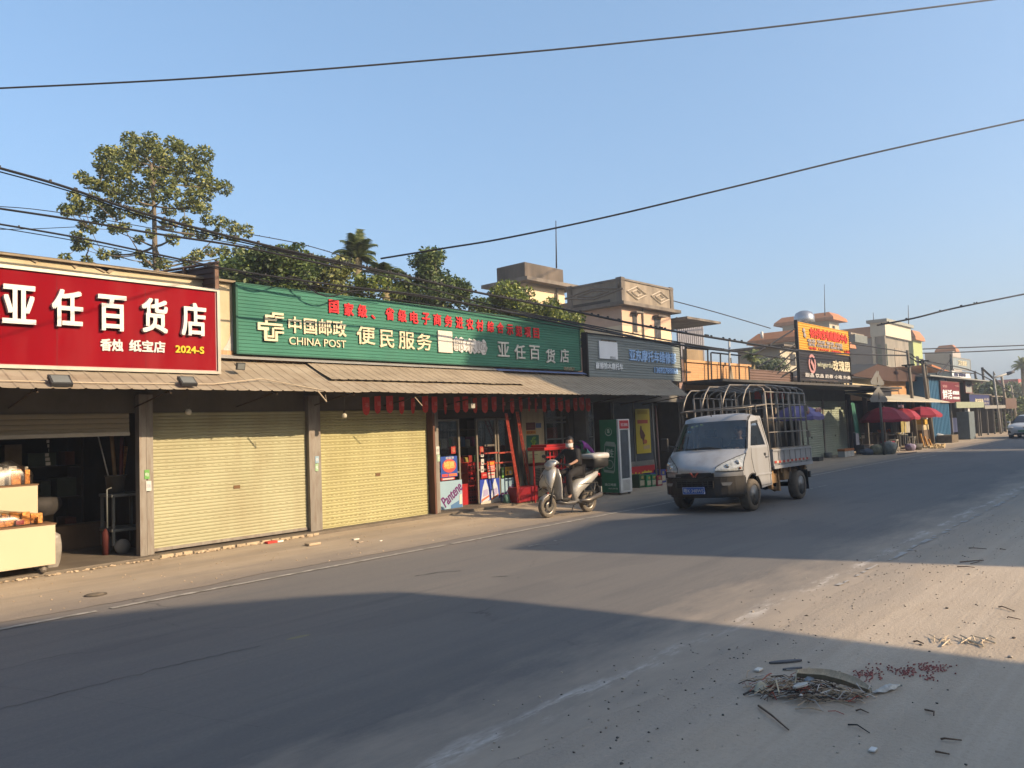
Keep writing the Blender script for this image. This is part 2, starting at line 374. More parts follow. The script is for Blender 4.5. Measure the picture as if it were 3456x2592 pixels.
# long cracks in the asphalt
def crack(pts, wd, sd):
    r2 = random.Random(sd); P = [gz(a, b) for a, b in pts]; L, R_ = [], []
    for i in range(len(P)-1):
        n = max(2, int(np.linalg.norm(P[i+1]-P[i])/.06))
        for k in range(n):
            q = P[i]+(P[i+1]-P[i])*k/n; o = r2.gauss(0, .012); h = wd*r2.uniform(.25, 1); L.append((q[0], q[1]+o-h, .0022)); R_.append((q[0], q[1]+o+h, .0022))
    n = len(L); return MB().add(L+R_, [(i, i+1, n+i+1, n+i) for i in range(n-1)])
mCK = M('crack_dark', (.045, .045, .05))
for k, (pts, wd) in enumerate((([(-40, 2312), (190, 2340), (440, 2380), (700, 2425), (940, 2465)], .004), ([(-40, 2404), (125, 2362), (235, 2335), (550, 2253), (900, 2175)], .006), ([(1400, 1945), (1480, 1932), (1570, 1925)], .02), ([(1660, 1948), (1730, 1944)], .02))):
    stru(crack(pts, wd, k+1).build('road_crack', mCK))
# manhole
c = gz(323, 2010)
t = thing('manhole_cover', 'small round iron manhole cover in the dusty apron before the open shop', 'manhole cover', (c[0], c[1], 0.006))
mI = M('dusty_iron', (0.13, 0.105, 0.08), rough=.7, var=.3, scale=20)
MB().lathe([(0.125, 0), (0.125, .010), (.11, .012)], (c[0], c[1], .006), 20).build('rim', mI, t)
MB().lathe([(0.10, 0), (0.10, .008), (.09, .014), (0.02, .014)], (c[0], c[1], .007), 20).build('lid', M('dusty_iron_pale', (0.26, 0.21, 0.15), var=.3, scale=20), t)

# ================================================================ SHOP BUILDING (left, green and red signs)
FY = 12.72                                       # shutter plane
mCREAM = M('cream_wall', (0.60, 0.50, 0.30), var=.08, scale=1.5, col2=(0.66, 0.57, 0.38), dirt=.35, dirtcol=(.30, .21, .12))
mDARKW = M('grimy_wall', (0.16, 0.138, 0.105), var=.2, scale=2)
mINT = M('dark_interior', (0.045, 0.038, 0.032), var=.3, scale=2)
mCONC = M('concrete', (0.24, 0.21, 0.17), var=.2, scale=4, bump=.2)
mSTEEL = M('galvanised_steel', (0.33, 0.30, 0.26), rough=.5, metal=.35, var=.15, scale=8, stretch=(1, 1, .1), dirt=.5, dirtcol=(.16, .09, .05))
mALU = M('aluminium_frame', (0.30, 0.27, 0.22), rough=.4, metal=.4, var=.1)
mYEL = M('cream_slats', (0.47, 0.455, 0.275), rough=.6, var=.04, scale=1.2, col2=(0.50, 0.48, 0.30), dirt=.45, dirtcol=(.36, .29, .16))
mYEL2 = M('pale_yellow_slats', (0.50, 0.46, 0.22), rough=.6, var=.04, scale=1.2, col2=(0.53, 0.49, 0.25), dirt=.4, dirtcol=(.36, .31, .16))
mTILEO = tilemat('orange_strip_tile', (0.58, 0.31, 0.13), (0.35, 0.2, 0.1), .07, .2)
SB = thing('shop_building', 'long single storey shop row with cream parapet and roller shutters under one awning', 'building', (7, 13, 0))
XL, XR = -6.0, 16.9
def part(mb, n, m, p, lab=None):
    o = mb.build(n, m, p)
    if lab: o['label'] = lab
    return o
# cream parapet and strip above the awning
mb = MB(); mb.box(XL, 6.82, 12.62, 12.86, 3.32, 4.60)
mb.box(6.82, XR, 12.66, 12.86, 3.32, 4.2)
part(mb, 'parapet', mCREAM, SB)
part(MB().box(6.25, XR+.1, 12.60, 12.66, 3.24, 3.40), 'tile_band', mTILEO, SB)
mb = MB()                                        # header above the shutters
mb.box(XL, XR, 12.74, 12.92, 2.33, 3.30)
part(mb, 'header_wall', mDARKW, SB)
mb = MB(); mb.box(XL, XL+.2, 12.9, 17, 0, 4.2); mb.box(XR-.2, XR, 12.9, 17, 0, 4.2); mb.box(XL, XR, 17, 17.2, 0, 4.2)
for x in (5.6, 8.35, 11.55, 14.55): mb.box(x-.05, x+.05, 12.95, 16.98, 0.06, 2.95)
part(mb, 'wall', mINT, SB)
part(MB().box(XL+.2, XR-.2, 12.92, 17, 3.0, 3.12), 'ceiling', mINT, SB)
part(MB().box(XL-.1, XR+.1, 12.86, 17.3, 4.2, 4.28), 'roof', mCONC, SB)
part(MB().box(XL, XR, 12.42, 17, -.02, 0.06, .01), 'floor_slab', M('dusty_slab', (0.20, 0.165, 0.125), var=.2, scale=3, bump=.3), SB)
mb = MB()
PY_ = 12.60
for (a, b, y) in ((gy(471, 1650, PY_)[0], gy(524, 1650, PY_)[0], PY_), (gy(1045, 1600, PY_)[0], gy(1090, 1600, PY_)[0], PY_), (11.45, 11.63, PY_)):
    mb = MB(); n = 3 if b-a > .3 else 2
    wd = (b-a)/n
    for i in range(n):
        mb.box(a+i*wd+.004, a+(i+1)*wd-.012, y+.03*(i % 2), 12.76, 0.0, 2.62)
    part(mb, 'pillar', mSTEEL, SB)
part(MB().box(11.36, 11.415, 12.52, 12.75, 0, 2.6), 'pillar', M('rust_steel', (.16, .07, .045), var=.3, scale=10, stretch=(1, 1, .2)), SB, 'rusty brown steel post')
for (x0, x1, m, lab) in ((5.40, 8.32, mYEL, 'plain cream roller shutter'), (8.60, 11.34, mYEL2, 'pale yellow roller shutter with slotted slats')):
    o = part(slats(MB(), x0, x1, FY, .11 if x0 < 8 else .02, 2.33, .056), 'roller_shutter', m, SB, lab)
    part(MB().box(x0, x1, FY-.03, FY+.02, .09 if x0 < 8 else .0, .14 if x0 < 8 else .05), 'bottom_rail', mSTEEL, o)
    part(MB().box((x0+x1)/2-.06, (x0+x1)/2+.06, FY-.02, FY-.005, .98, 1.04), 'lock', M('brown_lock', (.2, .11, .05)), o)
    if x0 < 8:
        mb = MB(); z = .30
        while z < 2.2:
            x = x0+.08
            while x < x1-.1: mb.box(x, x+.05, FY-.0145, FY-.011, z, z+.008); x += .13
            z += .112 if int(z*100) % 3 else .224
        part(mb, 'slots', M('slot_shadow_cream', (.37, .33, .19)), o)['kind'] = 'stuff'
    if x0 > 8:
        ml = M('slot_shadow_yellow', (.36, .31, .14)); mb = MB()
        z = .12
        while z < 2.2:
            x = x0+.1
            while x < x1-.1:
                mb.box(x, x+.055, FY-.0145, FY-.011, z, z+.012); x += .11
            z += .112
        part(mb, 'slots', ml, o)['kind'] = 'stuff'
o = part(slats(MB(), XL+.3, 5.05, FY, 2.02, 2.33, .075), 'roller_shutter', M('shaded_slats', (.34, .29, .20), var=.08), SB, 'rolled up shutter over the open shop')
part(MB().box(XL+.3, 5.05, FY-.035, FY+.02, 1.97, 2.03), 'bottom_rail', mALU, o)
# electric notes on pillars
def sticker(x, y, z, wd, h, col, name, lab, inner=None):
    o = tag(MB().box(x-wd/2, x+wd/2, y-.004, y, z-h/2, z+h/2).build('notice', M('paper_'+name, col, var=.05)), lab, 'notice')
    return o
def sticker2(px, py, wpx, hpx, Y, col, name, lab, col2=None, body=None, cat='notice', nm='notice'):
    x0, x1, z0, z1 = rect(px-wpx/2, py-hpx/2, px+wpx/2, py+hpx/2, Y)
    t = thing(nm, lab, cat, ((x0+x1)/2, Y, z0))
    MB().box(x0, x1, Y-.004, Y, z0, z1).build('sheet', M('paper_'+name, col, var=.05), t)
    if body: textmb(body, x0+.12*(x1-x0), x1-.12*(x1-x0), z0+(z1-z0)*.3, z0+(z1-z0)*.7, Y-.004, .002).build('lettering', M('ink_'+name, col2, var=.02), t, fixn=False)
    return t
sticker2(496, 1601, 17, 30, 12.595, (.18, .45, .12), 'green', 'green and white electricity sticker on the pillar beside the open shop', (.8, .8, .75), '电')
sticker2(502, 1640, 18, 32, 12.595, (.75, .75, .7), 'white', 'white code sheet below the green sticker on the wide grey pillar', (.3, .35, .5), '扫码')
sticker2(1070, 1551, 13, 22, 12.595, (.35, .5, .6), 'blue', 'pale blue sticker on the pillar between the two yellow shutters', (.9, .9, .9), '告')
sticker2(1069, 1577, 11, 24, 12.595, (.4, .6, .35), 'green2', 'pale green sticker under the blue one on the narrow pillar', (.9, .9, .9), '电')
sticker2(1477, 1520, 12, 26, 12.595, (.72, .72, .66), 'white3', 'white meter notice on the rusty post by the shop door', (.2, .2, .2), '表')
sticker2(1480, 1546, 10, 22, 12.595, (.45, .6, .42), 'green3', 'faded green slip below the white meter notice by the door', (.9, .9, .9), '水')

# ================================================================ AWNING
mAWN = M('rusty_tan_sheet', (0.38, 0.31, 0.22), rough=.75, var=.10, scale=1.6, col2=(.43, .365, .275), stretch=(.5, 3, 1), dirt=.45, dirtcol=(.24, .16, .095))
mAWN2 = M('grey_flashing', (0.40, 0.39, 0.36), rough=.6, var=.1, scale=2, dirt=.3)
def awning(name, x0, x1, y0, z0, y1, z1, skew=0.0, period=.20, amp=.011, thick=.004, lip=0.0):
    """corrugated sheet falling from (y0,z0) at the wall to (y1,z1) at the eave"""
    mb = MB(); n = int((x1-x0)/period); prof = []
    for i in range(n):
        xa = x0+(x1-x0)*i/n; h = (x1-x0)/n
        prof += [(xa, 0), (xa+h*.42, -.18*amp), (xa+h*.78, 0), (xa+h*.86, amp), (xa+h*.94, amp)]
    prof.append((x1, 0)); m = len(prof); vs = []
    K = 5; r2 = random.Random(int(x0*10)+3)
    off = [0.0]
    for _ in range(m): off.append(off[-1]*.93 + r2.uniform(-.004, .004))
    for j in range(K+1):
        f = j/K
        for i, (x, a) in enumerate(prof):
            xx = x - skew*f*(max(0, (x-(x1-3))/3))
            vs.append((xx, y0+(y1-y0)*f + (off[i]*1.0 if j == K else 0), z0+(z1-z0)*f + a - .02*sin(pi*f) + (off[i]*.8 if j == K else 0)))
    N_ = len(vs); vs += [(x, y, z-thick) for x, y, z in vs]
    fs = [(j*m+i, j*m+i+1, (j+1)*m+i+1, (j+1)*m+i) for j in range(K) for i in range(m-1)]
    fs += [tuple(N_+q for q in reversed(f)) for f in fs]
    fs += [(K*m+i, K*m+i+1, N_+K*m+i+1, N_+K*m+i) for i in range(m-1)]
    return mb.add(vs, fs)
AW = thing('awning', 'long sloping corrugated metal awning, sunlit tan over the shutters turning grey in shade', 'awning', (8, 12, 2.6))
part(awning('a', -3.5, 21.6, 12.6, 3.24, 11.25, 2.615, skew=1.2), 'corrugated_sheet', mAWN, AW)
part(awning('b', 8.2, 13.6, 12.62, 3.30, 11.72, 2.875, period=.20), 'overlapping_sheet', M('tan_sheet_two', (0.40, 0.33, 0.24), var=.12, scale=1.5, stretch=(.5, 3, 1), dirt=.4), AW)
mb = MB(); mb.prism([(12.62, 3.335), (12.44, 3.255), (12.43, 3.245), (12.62, 3.32)], 'x', -3.5, 13.4); part(mb, 'flashing', mAWN2, AW)
mb = MB(); mb.prism([(12.62, 3.33), (12.44, 3.252), (12.43, 3.242), (12.62, 3.315)], 'x', 13.42, 17.0); part(mb, 'flashing', M('blue_sheet', (.16, .22, .42), var=.1), AW, 'blue metal flashing')  # blue reflection painted into the colour; the flashing itself is grey
mb = MB()
for x in (-1, 1.2, 3.4, 5.15, 6.9, 8.44, 10.2, 11.9, 13.6, 15.4, 17.2, 19.0, 20.2):
    mb.tube([(x, 12.74, 2.42), (x-.06, 11.45, 2.58)], .014, 5); mb.tube([(x, 12.74, 3.1), (x-.06, 11.3, 2.56)], .014, 5)
for yy, zz in ((11.5, 2.68), (12.1, 2.96)): mb.box(-3.4, 20.2, yy, yy+.04, zz-.05, zz-.02)
part(mb, 'bracket', M('dark_bracket', (.09, .06, .04), metal=.3), AW)
mb = MB(); r2 = random.Random(2)
pts = [(2.0, 11.42, 2.715), (4.3, 11.40, 2.70), (5.8, 11.42, 2.715), (6.75, 11.62, 2.835), (7.6, 11.3, 2.65), (7.72, 11.22, 2.62)]
o = tag(MB().tube(pts, .010, 5).build('cable', M('cream_cable', (.55, .45, .32))), 'cream plastic conduit lying along the lower edge of the tan awning', 'cable')
o = tag(MB().tube([(7.55, 11.2, 2.62), (7.72, 11.19, 2.43)], .011, 5).tube([(7.70, 11.19, 2.55), (7.72, 11.19, 2.43)], .005, 4).build('plastic_stick', M('cream_cable', (.55, .45, .32))), 'pale plastic stick dangling from the awning edge between the yellow shutters', 'stick')
p1_, p2_ = gy(1400, 1340, 11.3), gy(1425, 1369, 11.3)
o = tag(MB().tube([p1_, p2_], .009, 5).build('plastic_stick', M('cream_cable', (.55, .45, .32))), 'short pale stick hanging from the awning edge above the slotted shutter', 'stick')

# ================================================================ SIGNS
mWH = M('white_letter', (0.80, 0.77, 0.73), var=.02, rough=.4)
mCRL = M('cream_letter', (0.78, 0.70, 0.48), var=.04, rough=.45)
mRED = M('red_board', (0.27, 0.007, 0.014), rough=.8, var=.12, scale=1.2, stretch=(1, 1, .35), spec=0, dirt=.30, dirtcol=(.40, .07, .07))
mFR = M('sign_frame', (0.46, 0.42, 0.36), rough=.4, metal=.3, var=.1)
RS = thing('red_shop_sign', 'big red shop sign board with raised white characters above the open shop', 'sign', (3, 11.95, 2.93))
RY = 11.9
part(MB().box(-1.2, 6.12, RY, RY+.16, 2.96, 4.27), 'board', mRED, RS)
mb = MB(); mb.box(-1.25, 6.17, RY-.035, RY+.17, 4.27, 4.315); mb.box(-1.25, 6.17, RY-.035, RY+.17, 2.915, 2.96); mb.box(6.12, 6.17, RY-.034, RY+.169, 2.96, 4.27); mb.box(-1.25, -1.2, RY-.034, RY+.169, 2.96, 4.27)
part(mb, 'frame', mFR, RS)
mb = MB()
for x in (.1, 1.32, 2.54, 3.76, 4.98): mb.box(x, x+.006, RY-.0015, RY+.002, 2.975, 4.27)
part(mb, 'panel_seam', M('red_seam', (.16, .01, .012)), RS)
part(MB().box(6.10, 6.119, RY-.003, RY+.001, 2.96, 4.27).box(-1.2, 6.119, RY-.003, RY+.001, 2.96, 2.972), 'edge_strip', M('pink_strip', (.6, .35, .33)), RS)
for ch, (a, b, y0, y1) in zip('亚任百货店', ((8, 122, 972, 1088), (175, 281, 985, 1100), (331, 428, 1003, 1114), (478, 567, 1013, 1122), (612, 697, 1030, 1131))):
    x0, x1, z0, z1 = rect(a, y0, b, y1, RY-.07)
    zc = gy((a+b)/2, (y0+y1)/2, RY)[2]
    part(textmb(ch, x0, x1, zc-.265, zc+.265, RY-.001, .07, .022), 'lettering', mWH, RS)
a = gy(337, 1163, RY); b = gy(414, 1165, RY); part(textmb('香烛', a[0], b[0], a[2]-.09, a[2]+.09, RY, .02, .010), 'lettering', mWH, RS)
a = gy(434, 1166, RY); b = gy(556, 1171, RY); part(textmb('纸宝店', a[0], b[0], a[2]-.09, a[2]+.09, RY, .02, .010), 'lettering', mWH, RS)
a = gy(590, 1178, RY); b = gy(687, 1184, RY); part(textmb('2024-S', a[0], b[0], a[2]-.058, a[2]+.058, RY, .02, .008), 'lettering', M('yellow_letter', (.8, .6, .04), var=.03), RS)
# side screen behind the red sign
LS = thing('louvred_side_screen', 'brown corrugated side screen on a rusty frame behind the red sign', 'screen', (6.22, 13.5, 4.2))
mb = MB(); prof = []
for i in range(6):
    z = 4.2 + i*.093; prof += [(6.26, z), (6.26, z+.07), (6.235, z+.08), (6.235, z+.105)]
prof += [(6.26, 4.78), (6.28, 4.78), (6.28, 4.2)]
mb.add([(x, 12.1, z) for x, z in prof]+[(x, 15.6, z+.32) for x, z in prof], [tuple(range(len(prof)))[::-1], tuple(range(len(prof), 2*len(prof)))]+[(i, len(prof)+i, len(prof)+(i+1) % len(prof), (i+1) % len(prof)) for i in range(len(prof))])
part(mb, 'ribbed_panel', M('brown_sheet', (.12, .065, .05), var=.2, scale=3), LS)
mb = MB()
for y in (12.06, 13.2, 14.4, 15.55): mb.box(6.19, 6.25, y, y+.05, 4.1, 4.78+.09*(y-12))
mb.tube([(6.24, 12.04, 4.80), (6.24, 15.6, 5.13)], .025, 4)
part(mb, 'frame', M('rust_frame', (.22, .13, .09), var=.25, scale=10), LS)
# green postal sign
GY = 12.50
mGRN = M('green_ribbed_board', (0.075, 0.235, 0.175), rough=.8, spec=0.03, var=.07, scale=1.0, col2=(.085, .26, .19), dirt=.2, dirtcol=(.12, .25, .18))
GS = thing('green_post_sign', 'long green ribbed sign board with cream postal lettering and red slogan line', 'sign', (11.8, 12.5, 3.32))
part(sheet(MB(), 6.82, 16.78, GY, 3.36, 4.58, .064, .010), 'board', mGRN, GS)
mb = MB(); mb.box(6.78, 6.82, GY-.02, GY+.1, 3.34, 4.60); mb.box(16.78, 16.82, GY-.02, GY+.1, 3.34, 4.60); mb.box(6.78, 16.82, GY-.018, GY+.1, 4.58, 4.605); mb.box(6.78, 16.82, GY-.018, GY+.098, 3.335, 3.36)
part(mb, 'frame', M('dark_green_frame', (.03, .12, .085)), GS)
LY = GY-.012
def gtext(body, pa, pb, H, mat, bold=.008, depth=.02, Y=LY):
    a = gy(*pa, Y); b = gy(*pb, Y); zc = (a[2]+b[2])/2
    return part(textmb(body, a[0], b[0], zc-H/2, zc+H/2, Y, depth, bold), 'lettering', mat, GS)
gtext('中国邮政', (971, 1092), (1167, 1114), .31, mCRL, .012)
gtext('CHINA POST', (974, 1150), (1166, 1162), .145, mCRL, .002)
pxs = [(1202, 1264, 1130), (1280, 1328, 1142), (1343, 1397, 1147), (1405, 1455, 1152)]
for ch, (a, b, y) in zip('便民服务', pxs): gtext(ch, (a, y), (b, y+4), .37, mCRL, .010)
mRL = M('red_letter', (.72, .03, .04), var=.05)
reds = '国家级、省级电子商务进农村综合示范项目'
rx = [(1125, 1035), (1176, 1045), (1222, 1050), (1258, 1070), (1314, 1060), (1356, 1066), (1396, 1072), (1436, 1076), (1474, 1079), (1512, 1084), (1549, 1089), (1584, 1094), (1618, 1099), (1654, 1103), (1687, 1107), (1720, 1113), (1750, 1118), (1779, 1121), (1808, 1125)]
for ch, (x, y) in zip(reds, rx):
    c = gy(x, y, LY); h = .16 if ch != '、' else .05; hw = .115 if ch != '、' else .05
    part(textmb(ch, c[0]-hw, c[0]+hw, c[2]-h*.82, c[2]+h*.82, LY, .02, .014), 'lettering', mRL, GS)
for ch, (a, b, y) in zip('亚任百货店', ((1678, 1717, 1177), (1735, 1771, 1186), (1785, 1820, 1188), (1841, 1872, 1200), (1889, 1918, 1199))):
    gtext(ch, (a, y), (b, y+4), .36, M('dull_white_letter', (.72, .72, .66), var=.03), .012)
gtext('特约商户', (1902, 1243), (1938, 1246), .10, M('tan_letter', (.5, .42, .28)), 0)
# white covered panel and blanked lettering
x0, x1, z0, z1 = rect(1475, 1112, 1526, 1195, LY)
part(MB().box(x0, x1, LY-.03, LY, z0+.02, z1-.02, .006), 'white_panel', M('cover_white', (.78, .72, .62), var=.06), GS)
a = gy(1531, 1161, LY); b = gy(1638, 1174, LY); mb = MB()
for i in range(7):
    f = (i+.5)/7; cx = a[0]+(b[0]-a[0])*f; zc = a[2]+(b[2]-a[2])*f; rr_ = .165+.02*sin(i*2.3); mb.prism([(cx+.085*(1+.3*cos(3*k))*cos(2*pi*k/14)*1.2, zc+rr_*(1+.08*cos(k*2.1+i))*sin(2*pi*k/14)) for k in range(14)], 'y', LY-.012-.0008*i, LY-.001)
part(mb, 'lettering_backing', mWH, GS)
gtext('邮乐购', (1529, 1161), (1640, 1174), .30, M('dull_grey_letter', (.48, .46, .42)), 0, .022)
# emblem: stepped interlocking bars
def emblem(x0, x1, z0, z1, Y, mat, parent, depth=.03, name='emblem'):
    W_, H_ = x1-x0, z1-z0; mb = MB()
    def bar(u0, u1, v0, v1, k=0): mb.box(x0+u0*W_, x0+u1*W_, Y-depth-.0015*k, Y, z0+v0*H_, z0+v1*H_)
    bar(.0, .42, .36, .47, 0); bar(.0, .10, .47, .54, 1); bar(0, .95, .54, .62, 2)
    bar(.28, .38, .62, .82, 3); bar(.28, .62, .82, .90, 4); bar(.55, 1.0, .92, 1.0, 5); bar(.55, .64, .82, .92, 6)
    bar(.38, .72, .70, .77, 7); bar(.66, .74, .77, .84, 8); bar(.66, 1.0, .80, .87, 9)
    bar(.22, .34, .0, .36, 10); bar(.22, .72, .0, .075, 11); bar(.64, .74, .0, .30, 12); bar(.64, .98, .28, .35, 13)
    bar(.34, .60, .12, .19, 14); bar(.52, .60, .19, .46, 15); bar(.60, .98, .42, .49, 16)
    return part(mb, name, mat, parent)
x0, x1, z0, z1 = rect(866, 1050, 956, 1160, LY)
emblem(x0, x1, z0+.03, z1, LY, mCRL, GS)
# peeling plaster patch beside the green sign
pl = [(6.62, 3.33), (6.79, 3.33), (6.79, 4.1), (6.765, 3.9), (6.77, 3.75), (6.72, 3.62), (6.66, 3.5), (6.60, 3.42)]
part(MB().prism(pl, 'y', 12.612, 12.621), 'peeled_plaster', M('white_plaster', (.62, .58, .52), var=.2, scale=12), SB)
part(MB().prism([(6.2, 4.3), (6.26, 4.9), (6.24, 4.9)], 'y', 12.60, 12.605), 'crack', mDARKW, SB) if False else None
mb = MB(); r2 = random.Random(4)
for k in range(9):
    x = -2+r2.random()*7; L_ = r2.uniform(.1, .4); mb.prism([(x, 4.601), (x+L_, 4.601), (x+L_*.7, 4.56-r2.random()*.05), (x+L_*.3, 4.575)], 'y', 12.600, 12.62)
mb.box(XL, 6.82, 12.55, 12.9, 4.6, 4.64)
part(mb, 'parapet_coping', M('stained_coping', (.34, .27, .18), var=.3, scale=4), SB)

# grey blue sign to the right
mGREY = M('grey_ribbed_board', (0.33, 0.38, 0.38), rough=.45, metal=.25, var=.08, scale=1.5)
NS = thing('grey_repair_sign', 'blue grey ribbed sign board with a white panel and pale blue characters', 'sign', (19.8, 12.5, 3.2))
NYY = 12.5
part(sheet(MB(), 17.15, 22.2, NYY, 3.17, 4.37, .075, .016), 'board', mGREY, NS)
mb = MB(); mb.box(17.09, 17.15, NYY-.03, NYY+.15, 3.12, 4.42); mb.box(22.2, 22.24, NYY-.03, NYY+.1, 3.12, 4.42); mb.box(17.09, 22.24, NYY-.028, NYY+.1, 4.37, 4.41); mb.box(17.09, 22.24, NYY-.028, NYY+.1, 3.12, 3.17)
part(mb, 'frame', M('black_frame', (.02, .02, .025)), NS)
x0, x1, z0, z1 = rect(2019, 1150, 2083, 1214, NYY-.02)
part(MB().box(x0, x1, NYY-.05, NYY-.017, z0, z1), 'white_panel', M('pale_panel', (.95, 1.0, 1.06), var=.03), NS)
mb = MB(); mb.box(x0+.15, x0+.45, NYY-.055, NYY-.017, z1+.005, z1+.04); mb.box(x0+.5, x0+.85, NYY-.055, NYY-.017, z1+.005, z1+.04); part(mb, 'clip', mDARKW, NS)
mLB = M('pale_blue_letter', (.45, .72, 1.15), var=.08); mWG = M('bluish_white_letter', (1.0, 1.05, 1.08), var=.04)
def ntext(body, pa, pb, H, mat, bold=.01, depth=.02, Y=NYY-.017, P=NS):
    a = gy(*pa, Y); b = gy(*pb, Y); zc = (a[2]+b[2])/2
    return part(textmb(body, a[0], b[0], zc-H/2, zc+H/2, Y, depth, bold), 'lettering', mat, P)
ntext('摩托车行', (2060, 1206), (2078, 1208), .07, M('grey_ink', (.3, .34, .38)), 0, .004, NYY-.05)
ntext('豪爵铃木摩托车', (2009, 1233), (2101, 1239), .19, mWG, .012)
ntext('亚东摩托车维修部', (2122, 1196), (2280, 1212), .36, mLB, .016)
ntext('13692788868', (2207, 1248), (2286, 1254), .18, mLB, .008)
# ================================================================ OPEN SHOP CONTENTS
mCAB = M('cream_counter', (0.70, 0.60, 0.40), rough=.5, var=.03, scale=1.5)
mTOP = M('brown_top', (.22, .12, .06))
mBAG = glassmat('clear_bag', (0.80, 0.76, 0.70), .03, .35)
mORG = M('orange_packets', (.62, .17, .03), var=.5, scale=30, col2=(.8, .38, .10)); mWHT = M('plain_white', (.45, .43, .38), var=.05)
mREDB = M('red_packet', (.40, .03, .03), var=.2, scale=10)
def counter(name, lab, x0, x1, y0, y1, z0, z1):
    t = thing(name, lab, 'counter', ((x0+x1)/2, (y0+y1)/2, .06))
    part(MB().box(x0, x1, y0, y1, z0, z1, .008), 'body', mCAB, t)
    part(MB().box(x0-.01, x1+.01, y0-.01, y1+.01, z1, z1+.018), 'top', mTOP, t)
    for (x, y) in ((x0+.15, y0+.08), (x1-.13, y0+.08), (x0+.15, y1-.08), (x1-.13, y1-.08)):
        w_ = MB().lathe([(.045, -.012), (.045, .012)], (x, y, .06+.045), 12, 'y').build('caster', M('caster_grey', (.2, .17, .14)), t)
        part(MB().box(x-.02, x+.02, y-.02, y+.02, .10, z0), 'fork', mSTEEL, w_)
    return t
counter('display_counter', 'low cream counter on casters in front of the open shop', .4, 3.86, 12.30, 12.78, .17, .735)
counter('display_counter', 'taller cream counter standing behind the low one in the open shop', .4, 3.84, 12.98, 13.4, .16, 1.28)
def bag_goods(lab, x0, x1, y0, y1, z0, h, n, cols, sd):
    t = thing('bagged_goods', lab, 'packets', ((x0+x1)/2, (y0+y1)/2, z0)); r2 = random.Random(sd)
    mb = [MB() for _ in cols]
    for i in range(n):
        k = r2.randrange(len(cols)); x = r2.uniform(x0+.03, x1-.08); y = r2.uniform(y0+.02, y1-.1); w_ = r2.uniform(.03, .12); hh = r2.uniform(.3, .85)*h
        mb[k].box(x, x+w_, y, y+r2.uniform(.03, .1), z0+.002+i*1e-4, z0+hh, .004)
    for k, q in enumerate(mb):
        if q.v: part(q, 'packet', cols[k], t)
    def f(u, v):
        a = 2*pi*u; e = 1-v*.55; k = 1+.06*sin(7*a+3*v)+.03*sin(13*a)
        cx, cy = (x0+x1)/2, (y0+y1)/2
        return (cx+(x1-x0)/2*abs(cos(a))**.5*(1 if cos(a) > 0 else -1)*k*(1-v**3*.35), cy+(y1-y0)/2*abs(sin(a))**.5*(1 if sin(a) > 0 else -1)*k*(1-v**3*.5), z0+.003+h*v*(1+.08*sin(5*a)))
    mbag = MB().grid(f, 32, 6); tt = part(mbag, 'plastic_bag', mBAG, t)
    return t
bag_goods('clear bag of orange candle packets on top of the taller cream counter', 2.5, 3.82, 13.0, 13.38, 1.30, .33, 40, [mORG, mWHT, mREDB], 3)
bag_goods('row of bright orange packets in plastic on the low cream counter', .9, 3.74, 12.34, 12.72, .755, .22, 170, [mORG, mORG, mREDB, M('gold_packet', (.7, .4, .1), var=.2)], 4)
# grey rubbish-like sack beside the counter
def sack(name, lab, c, rx, ry, h, mat, sd=1, cat='bag', tie=True):
    r2 = random.Random(sd); ph = [r2.uniform(0, 6) for _ in range(4)]
    def f(u, v):
        a = 2*pi*u; prof = (sin(pi*min(1, v*.62+.18)))**.7 if v < .85 else .62*(1-v)/.15+.02
        k = prof*(1+.07*sin(3*a+ph[0])+.05*sin(7*a+ph[1]+4*v)+.03*sin(12*a+ph[2]))
        return (c[0]+rx*k*cos(a), c[1]+ry*k*sin(a), c[2]+h*v)
    return tag(MB().grid(f, 28, 12).build(name, mat), lab, cat)
mPLA = M('dull_plastic', (.34, .31, .27), rough=.35, var=.25, scale=9, bump=.3, bscale=12)
sack('plastic_sack', 'crumpled grey plastic sack against the end of the low cream counter', (3.98, 12.86, .06), .13, .12, .56, mPLA, 5)
sack('plastic_sack', 'dim clear sack with purple label behind the counters in the open shop', (4.35, 14.6, .70), .30, .25, .34, M('dim_sack', (.055, .05, .048), var=.3, scale=8), 8)
# shelves at the back
t = thing('shelf_rack', 'dark shelving full of dim packets at the back of the open shop', 'shelves', (2.5, 15.5, .06))
mSH = M('dark_shelf', (.06, .05, .045))
for z in (.3, .95, 1.5, 2.05): part(MB().box(-1, 5.15, 14.95, 15.6, z-.03, z), 'shelf', mSH, t)
for x in (-1, 1, 3, 5.1): part(MB().box(x, x+.04, 14.93, 15.61, .06, 2.2), 'upright', mSH, t)
dimc = [M('dim_%d' % i, tuple(q*1.7 for q in c), var=.2) for i, c in enumerate([(.13, .04, .03), (.12, .09, .06), (.08, .08, .09), (.16, .12, .07), (.10, .03, .06), (.05, .07, .05)])]
r2 = random.Random(11); k = 0
for z in (.06, .30, .95, 1.5):
    x = -.9
    while x < 4.9:
        w_ = r2.uniform(.15, .5); h_ = r2.uniform(.15, .45) if z > .1 else .2
        o = MB().box(x, min(x+w_, 5.05), 15.0+r2.uniform(0, .1), 15.45, z+.002, z+h_, .01).build('shelf_packet', r2.choice(dimc))
        tag(o, None, 'packet', 'dim packets stacked on the back shelves'); o['label'] = 'dim packet stacked on the dark back shelves of the open shop'
        x += w_+r2.uniform(.02, .2)
